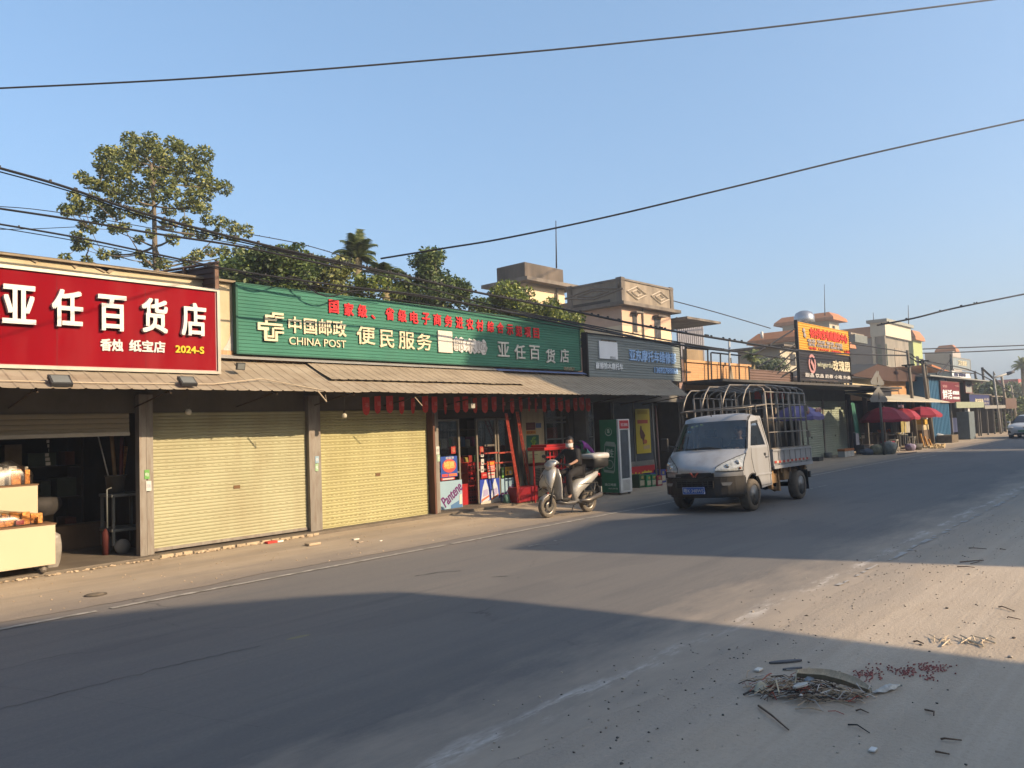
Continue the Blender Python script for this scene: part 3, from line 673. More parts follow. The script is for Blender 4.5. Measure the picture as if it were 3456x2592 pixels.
for i, (x, y, w_, h_, m, lab) in enumerate([(4.25, 14.4, .30, .12, mORG, 'small orange and pink packet stack on the shop floor, lowest piece'), (4.95, 14.75, .9, .42, M('brown_carton', (.20, .13, .07), var=.15), 'brown carton in the dim shop beside the trolley')]):
    mb = MB(); mb.box(x-w_/2, x+w_/2, y-.15, y+.15, .06, .06+h_, .01)
    o = tag(mb.build('carton', m), lab, 'carton')
for i in range(3):
    o = tag(MB().lathe([(.055, -.16), (.06, -.15), (.06, .15), (.055, .16)], (4.28, 14.02, .125+i*.115), 12, 'x').build('paper_roll', mORG if i else mWHT), ['white paper roll at the bottom of the small roll stack', 'orange paper roll in the middle of the small roll stack', 'orange paper roll on top of the small roll stack'][i], 'roll')
# trolley with bins
TR = thing('service_trolley', 'two tier grey trolley inside the open shop by the pillar', 'trolley', (5.0, 13.5, .06))
mTG = M('pale_grey_metal', (.16, .17, .16), rough=.5)
for z in (.42, .98): part(MB().box(4.96, 5.5, 13.2, 13.75, z, z+.05, .01), 'tray', mTG, TR)
for x in (5.0, 5.46):
    for y in (13.24, 13.71): part(MB().box(x-.02, x+.02, y-.02, y+.02, .2, 1.03), 'leg', mTG, TR)
part(MB().lathe([(.03, -.03), (.12, -.02), (.12, .02), (.03, .03)], (5.12, 13.2, .18), 20, 'y'), 'wheel', M('grey_wheel', (.25, .23, .2)), TR)
part(MB().lathe([(.03, -.03), (.12, -.02), (.12, .02), (.03, .03)], (5.12, 13.73, .18), 20, 'y'), 'wheel', M('grey_wheel', (.25, .23, .2)), TR)
part(MB().tube([(4.89, 13.2, .5), (4.89, 13.2, 1.12), (4.96, 13.2, 1.14)], .014, 6), 'handle', mTG, TR)
mb = MB(); mb.lathe([(.13, 0), (.16, .28), (.17, .28), (.17, .30)], (5.12, 13.45, 1.03), 12)
o = tag(mb.build('bin', M('grey_bin', (.12, .115, .10))), 'grey bin full of incense sticks on the shop trolley', 'bin')
for i, (dx, dy, h, tilt, m, lab) in enumerate([(-.05, 0, .95, -.22, mWHT, 'thin white stick leaning out of the grey bin'), (.02, .03, 1.15, -.08, M('gold_stick', (.35, .22, .1), var=.3), 'thick golden incense roll standing in the grey bin'), (.07, -.02, .9, .03, M('red_stick', (.2, .04, .03)), 'dark red incense stick standing in the grey bin'), (.09, .05, .75, .1, mORG, 'short orange stick standing in the grey bin')]):
    tag(MB().tube([(5.12+dx, 13.45+dy, 1.05), (5.12+dx+tilt, 13.45+dy, 1.05+h)], [.012, .012] if i == 0 else [.03, .035], 8).build('incense_stick', m), lab, 'stick')
tag(MB().lathe([(.05, 0), (.06, .35), (.015, .42)], (4.92, 13.35, .06), 10).build('fire_extinguisher', M('dull_red', (.09, .015, .012))), 'dull red cylinder standing beside the trolley leg', 'cylinder')
mb = MB(); r2 = random.Random(8)
for i in range(6): mb.box(4.15+r2.uniform(-.03, .03), 4.17+r2.uniform(0, .03), 13.6, 13.61, 1.55+i*.07, 1.60+i*.07)
tag(mb.build('hanging_packets', mWHT), 'strip of small white packets hanging from the open shop ceiling', 'packets')
# bulbs under the awning
for (px, py, Y, lab) in ((636, 1390, 12.0, 'white bulb hanging in front of the plain cream shutter'), (1162, 1403, 12.0, 'white bulb hanging in front of the slotted yellow shutter')):
    c = gy(px, py, Y); t = thing('hanging_bulb', lab, 'bulb', c)
    part(MB().ball(c, .052, 2), 'globe', M('bulb_white', (.6, .56, .45), rough=.25), t)
    part(MB().lathe([(.02, .045), (.022, .09), (.015, .10)], c, 8), 'cap', mDARKW, t)
    part(MB().tube([(c[0], c[1], c[2]+.09), (c[0]+.01, c[1], 2.72)], .004, 4), 'wire', mDARKW, t)
c = gy(1592, 1369, 11.7); t = thing('security_camera', 'small white box camera hanging under the awning above the shop door', 'camera', c)
part(MB().box(c[0]-.06, c[0]+.06, c[1]-.05, c[1]+.05, c[2]-.06, c[2]+.05, .01), 'housing', mWHT, t); part(MB().tube([c, (c[0], c[1], 2.75)], .012, 5), 'mount', mDARKW, t)
def flood(px, py, Y, s, lab, tilt=.5):
    c = gy(px, py, Y); t = thing('flood_lamp', lab, 'lamp', c)
    m1 = M('lamp_body', (.05, .05, .05), rough=.5); R_ = Matrix.Translation(Vector(c)) @ Matrix.Rotation(tilt, 4, 'X')
    bm = bmesh.new(); bmesh.ops.create_cube(bm, size=1)
    for q in bm.verts: q.co = Vector((q.co.x*s, q.co.y*s*.22, q.co.z*s*.8))
    mb = MB().bm(bm, False, R_); part(mb, 'housing', m1, t)
    bm = bmesh.new(); bmesh.ops.create_cube(bm, size=1)
    for q in bm.verts: q.co = Vector((q.co.x*s*.82, q.co.y*.01-s*.115, q.co.z*s*.62))
    part(MB().bm(bm, False, R_), 'lens', M('lamp_lens', (.20, .21, .20), rough=.15), t)
    part(MB().tube([(c[0]-s*.52, c[1], c[2]), (c[0]-s*.52, c[1]+.06, c[2]+s*.3), (c[0]+s*.52, c[1]+.06, c[2]+s*.3), (c[0]+s*.52, c[1], c[2])], .008, 4), 'bracket', m1, t)
flood(203, 1285, 11.33, .26, 'black flood lamp under the red sign, below its first characters', -.9)
flood(632, 1287, 11.33, .24, 'black flood lamp under the right end of the red sign', -.9)
flood(812, 1236, 11.85, .15, 'small square flood lamp standing on the awning below the green sign', .25)

# red pennants
mPEN = M('red_pennant', (.85, .09, .075), var=.15, scale=20); mPENT = M('pennant_tip', (1.1, .32, .26), var=.1)
pxs = [1236, 1276, 1316, 1357, 1395, 1436, 1468, 1503, 1543, 1572, 1604, 1637, 1669, 1700, 1730, 1758, 1787, 1810, 1838, 1866, 1892, 1917, 1942, 1964, 1986]
strpts = []
for i, px in enumerate(pxs):
    f = i/(len(pxs)-1); yb = 1402+ (-10)*f - 6*abs(sin(i*.9)); c = gy(px, yb, 12.3)
    x, zt = c[0], c[2]+.36; tw = random.uniform(-.5, .5); ww = .072
    dx, dy = ww*cos(tw), ww*sin(tw)
    t = thing('pennant', None, 'pennant', (x, 12.3, zt-.36), 'red pennants hanging in a row under the awning')
    t['label'] = 'small red paper pennant with rounded tip, strung under the awning'
    sway = random.uniform(-.04, .04)
    pl = [(-1, 0), (1, 0), (1, -.26), (.7, -.33), (0, -.36), (-.7, -.33), (-1, -.26)]
    A = [(x+a*dx, 12.3+a*dy+sway*(-b), zt+b) for a, b in pl]; B_ = [(p[0]+.003, p[1]+.005, p[2]) for p in A]; n = len(pl)
    part(MB().add(A+B_, [tuple(range(n)), tuple(reversed(range(n, 2*n)))]+[(k, n+k, n+(k+1) % n, (k+1) % n) for k in range(n)]), 'paper', mPEN, t)
    o = textmb('福', x-.04, x+.04, zt-.2, zt-.11, 12.3-.03, .002)
    part(o, 'character', mPENT, t); strpts.append((x, 12.3, zt))
tag(MB().tube(strpts, .004, 4).build('pennant_string', mDARKW), 'thin dark string carrying the red pennants', 'string')

# ================================================================ SHOP ENTRANCE
DY = 13.05
SD = thing('shop_door', 'aluminium and glass shop door set with one leaf open', 'door', (13.1, DY, .06))
mGL = glassmat('shop_glass', (.85, .85, .82), .05, .03)
def panel(px0, px1, ytop=1445, ybot=1720, lab=None, Y=DY):
    a = gy(px0, 1600, Y)[0]; b = gy(px1, 1600, Y)[0]
    fr = MB(); zt, zb = 2.12, .08
    fr.box(a, a+.05, Y, Y+.05, zb, zt); fr.box(b-.05, b, Y, Y+.05, zb, zt); fr.box(a, b, Y+.001, Y+.049, zt-.05, zt); fr.box(a, b, Y+.001, Y+.049, zb, zb+.09); fr.box(a, b, Y+.001, Y+.049, .86, .90)
    o = part(fr, 'door_leaf', mALU, SD, lab)
    part(MB().box(a+.05, b-.05, Y+.02, Y+.028, zb+.09, zt-.05), 'pane', mGL, o)
    return a, b
a1, b1 = panel(1476, 1556, lab='left glass door leaf')
a2, b2 = panel(1612, 1680, lab='sliding glass door leaf right of the opening'); a3, b3 = panel(1684, 1750, lab='fixed glass leaf next to the red ladders')
mb = MB(); mb.box(11.7, 14.55, DY, DY+.06, 2.14, 2.20); mb.box(11.66, 14.55, DY+.02, DY+.06, 2.20, 2.95)
part(mb, 'transom', M('transom_dark', (.07, .055, .045)), SD)
# dim goods inside the door
def crate(x0, x1, y0, y1, z0, z1, mat, lab, group=None, name='crate', slots=True, cat='crate'):
    t = thing(name, lab, cat, ((x0+x1)/2, (y0+y1)/2, z0), group)
    mb = MB(); th = .012
    mb.box(x0, x1, y0, y1, z0, z0+th); 
    mb.box(x0, x1, y0, y0+th, z0+th, z1); mb.box(x0, x1, y1-th, y1, z0+th, z1); mb.box(x0, x0+th, y0+th, y1-th, z0+th, z1); mb.box(x1-th, x1, y0+th, y1-th, z0+th, z1)
    mb.box(x0-.006, x1+.006, y0-.006, y0, z1-.03, z1); mb.box(x0-.006, x0, y0, y1, z1-.03, z1-.001)
    part(mb, 'tub', mat, t)
    if slots:
        s_ = MB(); n = 6
        for i in range(n):
            xa = x0+(x1-x0)*(i+.2)/n; xb = x0+(x1-x0)*(i+.75)/n
            for zz in (.25, .55): s_.box(xa, xb, y0-.003, y0, z0+(z1-z0)*zz, z0+(z1-z0)*(zz+.18))
        part(s_, 'slots', M('slot_dark', (.02, .01, .01)), t)
    return t
mRCR = M('red_crate', (.5, .02, .03), rough=.4, var=.1); mRCR2 = M('dark_red_crate', (.45, .02, .025), rough=.4, var=.1)
dx0, dx1 = gy(1545, 1640, 13.35)[0], gy(1580, 1640, 13.35)[0]
for i in range(4): crate(dx1+.04, dx1+.54, 13.38, 13.74, .06+i*.25, .30+i*.25, mRCR2, ['red crate on the floor inside the shop door', 'second red crate from the floor inside the shop door', 'third red crate from the floor inside the shop door', 'topmost red crate inside the shop door'][i])
crate(dx0+.04, dx1-.01, 13.32, 13.7, .06, .56, mRCR2, 'tall dark red tub on the floor in the doorway', slots=False)
t = thing('shop_shelf', 'dim shelf of goods inside the glass door', 'shelves', (14, 14.3, .06))
for z in (.5, .95, 1.4, 1.85): part(MB().box(12.0, 14.4, 14.0, 14.5, z, z+.03), 'shelf', M('shelf_grey', (.13, .12, .11)), t)
for x in (12.0, 13.2, 14.37): part(MB().box(x, x+.03, 14.0, 14.5, .06, 2.1), 'upright', M('shelf_grey', (.13, .12, .11)), t)
bc = [M('good_%d' % i, c, var=.15, scale=10) for i, c in enumerate([(.45, .05, .04), (.5, .4, .1), (.1, .2, .4), (.5, .5, .48), (.1, .3, .12), (.45, .2, .06), (.25, .05, .15)])]
def goods(x0, x1, y0, y1, zs, group, lab, sd, wmin=.08, wmax=.25, hmax=.3, name='product_box'):
    r2 = random.Random(sd)
    for z in zs:
        x = x0
        while x < x1-.05:
            w_ = min(r2.uniform(wmin, wmax), x1-x); h_ = r2.uniform(.5, 1)*hmax
            o = MB().box(x, x+w_-.01, y0+r2.uniform(0, .05), y1, z+.002, z+h_, .006).build(name, r2.choice(bc))
            tag(o, lab, 'box', group); x += w_+r2.uniform(0, .05)
goods(12.05, 14.3, 14.02, 14.3, (.53, .98, 1.43), 'dim boxes on the shelf behind the glass door', 'dim product box on the shelf behind the glass shop door', 5)
# posters on the doors
def poster(px0, py0, px1, py1, Y, name, lab, base, blocks, thick=.006, cat='poster'):
    """blocks: (u0,v0,u1,v1,colour or (text,colour)) in poster fractions, v from the top"""
    a = gy(px0, (py0+py1)/2, Y)[0]; b = gy(px1, (py0+py1)/2, Y)[0]; mx = (px0+px1)/2
    zt = gy(mx, py0, Y)[2]; zb = gy(mx, py1, Y)[2]
    t = thing(name, lab, cat, ((a+b)/2, Y, zb)); W_, H_ = b-a, zt-zb
    part(MB().box(a, b, Y-thick, Y, zb, zt), 'sheet', M('pp_%.2f_%.2f_%.2f' % base, base, var=.04, rough=.4), t)
    for k, q in enumerate(blocks):
        u0, v0, u1, v1, c = q[:5]; yy = Y-thick-.0015*(k+1)
        if len(q) > 5:
            txt = q[5]; ang = q[6] if len(q) > 6 else 0; bold = q[7] if len(q) > 7 else .004
            mb = textmb(txt, a+u0*W_, a+u1*W_, zt-v1*H_, zt-v0*H_, yy+.001, .001, bold)
            if ang:
                cx, cz = a+(u0+u1)/2*W_, zt-(v0+v1)/2*H_
                mb.v = [(cx+(x-cx)*cos(ang)-(z-cz)*sin(ang), y, cz+(x-cx)*sin(ang)+(z-cz)*cos(ang)) for x, y, z in mb.v]
            part(mb, 'lettering', M('pc_%.2f_%.2f_%.2f' % c, c, var=.02), t)
        elif u1 > u0 and isinstance(v1, (int, float)):
            part(MB().box(a+u0*W_, a+u1*W_, yy, yy+.001, zt-v1*H_, zt-v0*H_), 'printed_block', M('pc_%.2f_%.2f_%.2f' % c, c, var=.05), t)
    return t, a, b, zb, zt
def blob(t, pts, Y, a, b, zb, zt, c, k, nm='printed_shape'):
    mb = MB().prism([(a+u*(b-a), zt-v*(zt-zb)) for u, v in pts], 'y', Y-.006-.0015*k, Y-.0055-.0015*k+.0008)
    part(mb, nm, M('pc_%.2f_%.2f_%.2f' % c, c, var=.05), t)
PL = (.36, .52, .62); PUR = (.16, .02, .16)
PY = DY-.012
T_, a, b, zb, zt = poster(1486, 1622, 1560, 1726, PY, 'hair_care_poster', 'pale blue poster with slanted purple lettering on the left door leaf', PL, [(.02, .25, 1.02, .62, PUR, 'Pantene', .60, .012)])
blob(T_, [(.45, .8), (.98, .62), (.98, .9), (.45, .95)], PY, a, b, zb, zt, (.10, .22, .42), 4); blob(T_, [(.0, .91), (.98, .91), (.98, .98), (.0, .98)], PY, a, b, zb, zt, (.6, .5, .4), 5); blob(T_, [(.86, .5), (.97, .46), (.97, .8), (.84, .8)], PY, a, b, zb, zt, (.75, .72, .62), 6)
T_, a, b, zb, zt = poster(1692, 1613, 1748, 1697, PY, 'hair_care_poster', 'pale blue poster with slanted purple lettering beside the red ladders', PL, [(-.05, .28, 1.0, .66, PUR, 'Panten', .62, .010)])
blob(T_, [(.1, .85), (.9, .55), (.95, .98), (.1, .98)], PY, a, b, zb, zt, (.12, .26, .5), 4)
T_, a, b, zb, zt = poster(1620, 1616, 1686, 1702, PY, 'detergent_poster', 'blue and white poster with two tall white bottles', (.04, .08, .46), [])
for k, s_ in enumerate((0, .48)):
    blob(T_, [(s_+.02, .85), (s_+.14, .3), (s_+.22, .12), (s_+.24, .02), (s_+.32, .02), (s_+.34, .12), (s_+.42, .35), (s_+.46, .8), (s_+.3, .9)], PY, a, b, zb, zt, (.62, .66, .74), 1+k)
    blob(T_, [(s_+.16, .42), (s_+.38, .38), (s_+.40, .62), (s_+.14, .68)], PY, a, b, zb, zt, (.45, .40, .62), 3+k); blob(T_, [(s_+.04, .78), (s_+.44, .62), (s_+.44, .7), (s_+.04, .86)], PY, a, b, zb, zt, (.62, .18, .08), 5+k)
blob(T_, [(0, .88), (1, .8), (1, 1), (0, 1)], PY, a, b, zb, zt, (.66, .60, .5), 8)
T_, a, b, zb, zt = poster(1487, 1540, 1543, 1610, PY, 'promotion_poster', 'blue poster with a red and orange roundel on the left door leaf', (.04, .10, .42), [(.3, .02, .8, .14, (.7, .7, .75), '超值惠', 0, .002), (.05, .84, .4, .97, (.7, .08, .06)), (.45, .84, .95, .97, (.75, .2, .08))])
blob(T_, [(.5+.42*cos(i*pi/9), .46+.33*sin(i*pi/9)) for i in range(18)], PY, a, b, zb, zt, (.66, .10, .08), 5)
blob(T_, [(.45+.22*cos(i*pi/9), .42+.2*sin(i*pi/9)) for i in range(18)], PY, a, b, zb, zt, (.85, .38, .06), 6)
part(textmb('特惠', a+.08, b-.1, zb+.2, zb+.36, PY-.016, .001, .006), 'lettering', M('pc_w', (.85, .6, .2)), T_)
poster(1489, 1612, 1535, 1620, PY, 'price_strip', 'red and white strip under the blue roundel poster', (.55, .08, .08), [(.1, .2, .9, .8, (.7, .6, .55))])
poster(1644, 1556, 1670, 1592, PY, 'red_notice', 'orange red notice with white lines on the right door leaf', (.62, .06, .03), [(.1, .08, .9, .35, (.85, .3, .04)), (.12, .45, .9, .55, (.7, .5, .45)), (.12, .62, .9, .7, (.7, .5, .45)), (.12, .8, .9, .9, (.7, .5, .45))])
poster(1646, 1594, 1670, 1614, PY, 'white_notice', 'pale striped slip below the orange red notice', (.66, .52, .45), [(.1, .3, .9, .5, (.6, .1, .1))])
poster(1624, 1594, 1645, 1614, PY, 'red_square_notice', 'small red square label left of the striped slip', (.50, .03, .03), [(.2, .3, .8, .6, (.6, .2, .15))])
for k, (x, y, h_) in enumerate(((1627, 1534, 16), (1628, 1559, 20), (1627, 1583, 22))):
    poster(x-5, y-h_/2, x+5, y+h_/2, PY, 'door_label', ['upper white slip on the sliding door leaf', 'middle white slip on the sliding door leaf', 'lower white slip on the sliding door leaf'][k], (.68, .66, .6), [(.2, .5, .8, .8, (.2, .2, .2))])
poster(1702, 1573, 1731, 1605, PY, 'yellow_sign', 'small yellow sign with black border on the fixed door leaf', (.02, .02, .02), [(.08, .08, .92, .92, (.80, .45, .03)), (.2, .5, .4, .85, (.08, .06, .02)), (.55, .5, .8, .85, (.5, .5, .5)), (.15, .14, .85, .40, (.3, .15, .02), '注意', 0, .002)])
poster(1693, 1577, 1700, 1612, PY, 'green_strip', 'narrow green strip left of the yellow sign', (.18, .40, .10), [(.1, .3, .9, .5, (.6, .7, .5))])
poster(1522, 1507, 1537, 1531, PY, 'fortune_paper', 'red paper with pale character on the left door leaf', (.45, .05, .04), [(.2, .15, .8, .8, (.6, .25, .15), '福', 0, .004)])
poster(1619, 1507, 1632, 1530, PY, 'fortune_paper', 'red paper with pale character on the sliding door leaf', (.45, .05, .04), [(.2, .15, .8, .8, (.6, .25, .15), '福', 0, .004)])
poster(1636, 1500, 1668, 1506, PY, 'door_lettering', 'row of tiny characters high on the sliding door', (.30, .26, .22), [(.05, .1, .95, .9, (.6, .5, .42), '百货日用烟酒', 0, 0)])
for k, (pa, pb, y0, y1) in enumerate([(1618, 1680, 1527, 1532), (1684, 1748, 1524, 1529), (1632, 1680, 1562, 1566), (1684, 1748, 1557, 1562)]):
    poster(pa, y0, pb, y1, PY, 'red_door_tape', ['upper red tape across the sliding leaf', 'upper red tape across the fixed leaf', 'lower red tape across the sliding leaf', 'lower red tape across the fixed leaf'][k], (.50, .09, .06), [])
# wall panel with the green postal sticker
WP = thing('notice_wall', 'cream rendered wall panel beside the shop window', 'wall', (15.1, 13.0, .06))
x0, x1, _, _ = rect(1757, 1500, 1842, 1600, 12.98); part(MB().box(x0, x1, 12.98, 13.2, .0, 2.75), 'panel', M('stained_cream', (.62, .50, .30), var=.15, scale=3, dirt=.5, dirtcol=(.3, .24, .16)), WP)
T_, a, b, zb, zt = poster(1777, 1469, 1819, 1523, 12.975, 'postal_notice', 'dark green postal notice with yellow green emblem on the cream wall', (.02, .13, .08), [(.12, .70, .88, .80, (.45, .55, .35), '中国邮政', 0, .002), (.25, .86, .75, .91, (.3, .42, .3), 'CHINA POST', 0, 0)])
W_ = b-a; emblem(a+.32*W_, a+.72*W_, zb+.38*(zt-zb), zt-.1*(zt-zb), 12.966, M('lime_letter', (.30, .50, .06)), T_, .004)
poster(1776, 1453, 1808, 1465, 12.975, 'orange_notice', 'orange strip with dark characters above the green postal notice', (.72, .32, .03), [(.06, .15, .94, .85, (.35, .08, .02), '便民服务点', 0, .002)])
poster(1775, 1426, 1806, 1451, 12.975, 'brown_notice', 'dark reddish placard above the orange strip', (.13, .035, .03), [(.1, .1, .9, .3, (.3, .08, .06), '公告栏', 0, 0), (.15, .4, .85, .5, (.25, .1, .08)), (.15, .6, .85, .7, (.25, .1, .08))])
poster(1780, 1526, 1822, 1572, 12.975, 'paper_notice', 'pale yellowish sheet with faint lines below the green notice', (.62, .56, .30), [(.15, .15, .85, .22, (.35, .33, .2)), (.2, .45, .6, .5, (.35, .33, .2)), (.2, .6, .5, .64, (.35, .33, .2))])
poster(1808, 1428, 1826, 1444, 12.975, 'blue_notice', 'small blue scrap on the cream wall near the pennants', (.10, .15, .30), [])
# second shop window with shelves
SW = thing('shop_window', 'aluminium framed shop window with red packets behind the scooter rider', 'window', (16, 13.0, .06))
x0, x1, _, _ = rect(1843, 1500, 2012, 1600, 13.0)
mb = MB(); mb.box(x0, x1, 13.0, 13.05, 2.05, 2.12)
for x in np.linspace(x0, x1-.05, 4): mb.box(x, x+.05, 12.999, 13.051, .06, 2.75)
for z in (1.05, 1.5, 1.95): mb.box(x0, x1, 13.001, 13.049, z, z+.04)
part(mb, 'frame', M('dim_aluminium', (.24, .24, .22), rough=.4, metal=.2), SW); part(MB().box(x0, x1, 13.02, 13.026, .07, 2.74), 'pane', mGL, SW)
part(MB().box(x0, x1, 13.0-.001, 13.06, .06, .45), 'lower_panel', M('dim_panel', (.13, .12, .11)), SW)
t = thing('window_shelf', 'grey shelf rack behind the shop window holding red packets', 'shelves', (16.4, 13.6, .06))
for z in (.6, 1.1, 1.5, 1.9): part(MB().box(x0, x1, 13.3, 13.7, z, z+.025), 'shelf', M('shelf_grey', (.13, .12, .11)), t)
part(MB().box(x0, x1, 13.72, 13.76, .06, 2.7), 'back_panel', mINT, t)
r2 = random.Random(21); mrp = [M('window_red', (.34, .02, .03), var=.2), M('window_red2', (.22, .03, .04), var=.2), M('window_grey', (.25, .25, .24)), mREDB]
for z in (.63, 1.13, 1.53, 1.93):
    x = x0+.06
    while x < x1-.2:
        w_ = r2.uniform(.15, .45); h_ = .26+r2.uniform(0, .08) if z < 1.9 else r2.uniform(.3, .5)
        o = tag(MB().box(x, x+w_, 13.32, 13.6, z, z+h_, .01).build('gift_box', r2.choice(mrp)), 'red or grey gift box on the shelves behind the shop window', 'box', 'gift boxes behind the shop window'); x += w_+.03
# red ladders leaning
def ladder(name, lab, a0, a1, wd, rungs, mat, r=.022):
    """two rails from foot a0 to head a1"""
    a0, a1 = Vector(a0), Vector(a1); t = thing(name, lab, 'ladder', a0); side = Vector((wd, 0.04, 0))
    for s_ in (0, 1): 
        p, q = a0+side*s_, a1+side*s_*.85
        part(MB().tube([p, q], r, 4), 'rail', mat, t)
    mb = MB()
    for i in range(rungs):
        f = (i+.7)/rungs; p = a0.lerp(a1, f); mb.tube([p, p+side*(1-.15*f)], r*.6, 4)
    part(mb, 'rungs', mat, t)
mRP = M('red_paint_metal', (.45, .035, .02), rough=.5, var=.25, scale=12, col2=(.55, .10, .06))
f0 = gz(1766, 1706); ladder('step_ladder', 'red metal ladder leaning at the shop door, nearer the glass leaves', (f0[0], f0[1]+.1, .06), (*gy(1706, 1395, 12.4)[:2], gy(1706, 1395, 12.4)[2]), .10, 9, mRP, .026)
f0 = gz(1822, 1690); ladder('step_ladder', 'red metal ladder leaning at the cream wall, nearer the scooter', (f0[0]-.1, f0[1]+.2, .06), (*gy(1742, 1390, 12.5)[:2], gy(1742, 1390, 12.5)[2]), .12, 9, mRP, .022)
c = gz(1795, 1702); t = tag(MB().box(c[0]-.38, c[0]+.42, 12.35, 12.65, .06, .42, .02).build('red_tub', M('red_tub', (.27, .012, .02), rough=.4)), 'plain red box on the ground between the two red ladders', 'box')
c = gz(1742, 1707); tag(MB().lathe([(.10, 0), (.07, .20), (.02, .21)], (c[0], c[1]+.3, .06), 12).build('green_bucket', M('teal_plastic', (.12, .25, .20))), 'small teal plastic pot by the foot of the first ladder', 'pot')
# dark post and boards between ladders
tag(MB().box(14.52, 14.68, 12.85, 13.0, 0.0, 2.7).build('door_post', M('dark_grey_post', (.075, .07, .06))), 'dark grey post between the glass doors and the cream wall', 'post')
# air conditioner behind scooter
x0, x1, z0, z1 = rect(1794, 1573, 1846, 1650, 12.7)
AC = thing('air_conditioner', 'pale outdoor air conditioner unit with slotted grille behind the scooter', 'air conditioner', ((x0+x1)/2, 12.7, z0))
part(MB().box(x0, x1, 12.62, 12.92, z0, z1, .01), 'casing', M('beige_casing', (.50, .44, .34)), AC)
mb = MB()
for i in range(13):
    zz = z0+.06+i*(z1-z0-.12)/13; mb.box(x0+.04, x0+(x1-x0)*.42, 12.612, 12.62, zz, zz+.028); mb.box(x0+(x1-x0)*.50, x1-.05, 12.612, 12.62, zz, zz+.028)
part(mb, 'grille', M('grille_dark', (.05, .045, .04)), AC)
tag(MB().box(x0-.05, x1-.02, 12.6, 12.9, z1+.002, z1+.06).build('red_board', M('dark_red_board', (.2, .03, .03))), 'dark red board lying on the air conditioner', 'board')
tag(MB().tube([(x0-.1, 12.75, .06), (x0-.05, 12.8, 1.3)], .03, 6).build('wooden_pole', M('grey_wood', (.22, .19, .15))), 'thin grey pole leaning behind the second ladder', 'pole')
# red plastic canopy cart
CT = thing('red_stall_table', 'red plastic display cart behind the scooter rider', 'cart', (15.3, 12.2, 0))
c0, c1 = gy(1822, 1535, 12.0), gy(1912, 1522, 12.0); mRC = M('bright_red_plastic', (.46, .02, .02), rough=.4, var=.06)
mb = MB(); mb.box(c0[0], c1[0], 11.85, 12.4, 1.28, 1.36, .015); mb.box(c0[0]+.12, c1[0], 11.88, 12.38, 1.36, 1.42, .01); part(mb, 'tray', mRC, CT)
mb = MB()
for i in range(7): 
    x = c0[0]+.15+i*(c1[0]-c0[0]-.2)/6; mb.box(x, x+.035, 11.93, 11.95, .45, 1.28)
for z in (.45, .8, 1.1): mb.box(c0[0]+.15, c1[0], 11.925, 11.955, z, z+.03)
for xx in (c0[0]+.15, c1[0]-.04):
    for yy in (11.93, 12.33): mb.box(xx, xx+.035, yy, yy+.035, .005, 1.279)
part(mb, 'cage', mRC, CT)
# purple and teal bag and green umbrella bundle behind the rider
c = gy(1972, 1522, 11.6)
KZ = -.30
t = thing('folded_umbrella', 'folded green and purple parasol bundle leaning behind the scooter rider', 'umbrella', (c[0], 11.6, .0))
mb = MB(); mb.grid(lambda u, v: (c[0]-.25+.75*v, 11.6+.12*sin(2*pi*u)*(1-.3*v), KZ+1.62-.55*v*v+.16*cos(2*pi*u)*(1+.3*sin(3*v))), 14, 8); part(mb, 'canopy', M('dark_green_cloth', (.05, .17, .12), var=.15), t)
mb = MB(); mb.grid(lambda u, v: (c[0]-.22+.55*v, 11.58+.13*sin(2*pi*u), KZ+1.66-.35*v*v+.13*cos(2*pi*u)), 14, 8); part(mb, 'purple_cloth', M('purple_cloth', (.30, .05, .32), var=.2, scale=12), t)
mb = MB(); mb.grid(lambda u, v: (c[0]-.15+.42*v, 11.50+.10*sin(2*pi*u), KZ+1.54-.30*v+.085*cos(2*pi*u)), 14, 6); part(mb, 'teal_cloth', M('teal_cloth', (.15, .42, .36), var=.2, scale=15), t)
part(MB().tube([(c[0]+.3, 11.6, 0), (c[0]-.1, 11.6, 1.3)], .018, 6), 'pole', mSTEEL, t)
# fridge
FX0 = gz(2031, 1666)[0]-.35
FR = thing('drinks_fridge', 'tall green drinks fridge with a can picture on its side and a glass front', 'fridge', (17.3, 11.8, 0.005))
fx0, fx1 = 16.87, 17.40; fy0, fy1 = 11.44, 12.02; fz = 1.98
mFG = M('fridge_green', (.02, .24, .11), rough=.35, var=.12, scale=3); mFW = M('fridge_white', (.85, .86, .82), rough=.35)
part(MB().box(fx0, fx1, fy0+.03, fy1, .06, fz, .008), 'cabinet', mFG, FR)
mb = MB(); mb.box(fx0, fx1, fy0-.03, fy0+.03, .06, .42, .01); mb.box(fx0, fx1, fy0-.03, fy0+.03, 1.70, fz, .01); mb.box(fx0, fx0+.07, fy0-.029, fy0+.029, .42, 1.70); mb.box(fx1-.07, fx1, fy0-.029, fy0+.029, .42, 1.70)
part(mb, 'door_frame', mFW, FR)
part(MB().box(fx0+.07, fx1-.07, fy0-.012, fy0+.0, .43, 1.69), 'glass_door', M('fridge_glass', (.10, .12, .14), rough=.08, var=.3, scale=4), FR)
part(MB().box(fx0+.05, fx1-.05, fy0-.036, fy0-.030, 1.73, fz-.03), 'header_panel', M('fridge_red', (.50, .02, .03)), FR)
part(textmb('可口美味', fx0+.1, fx1-.1, 1.79, 1.88, fy0-.036, .002, .006), 'lettering', M('pc_pinkish', (.75, .5, .5)), FR)
mb = MB()
for i in range(9): mb.box(fx0+.1, fx1-.1, fy0-.035, fy0-.030, .12+i*.03, .132+i*.03)
part(mb, 'vent', M('vent_grey', (.35, .36, .33)), FR)
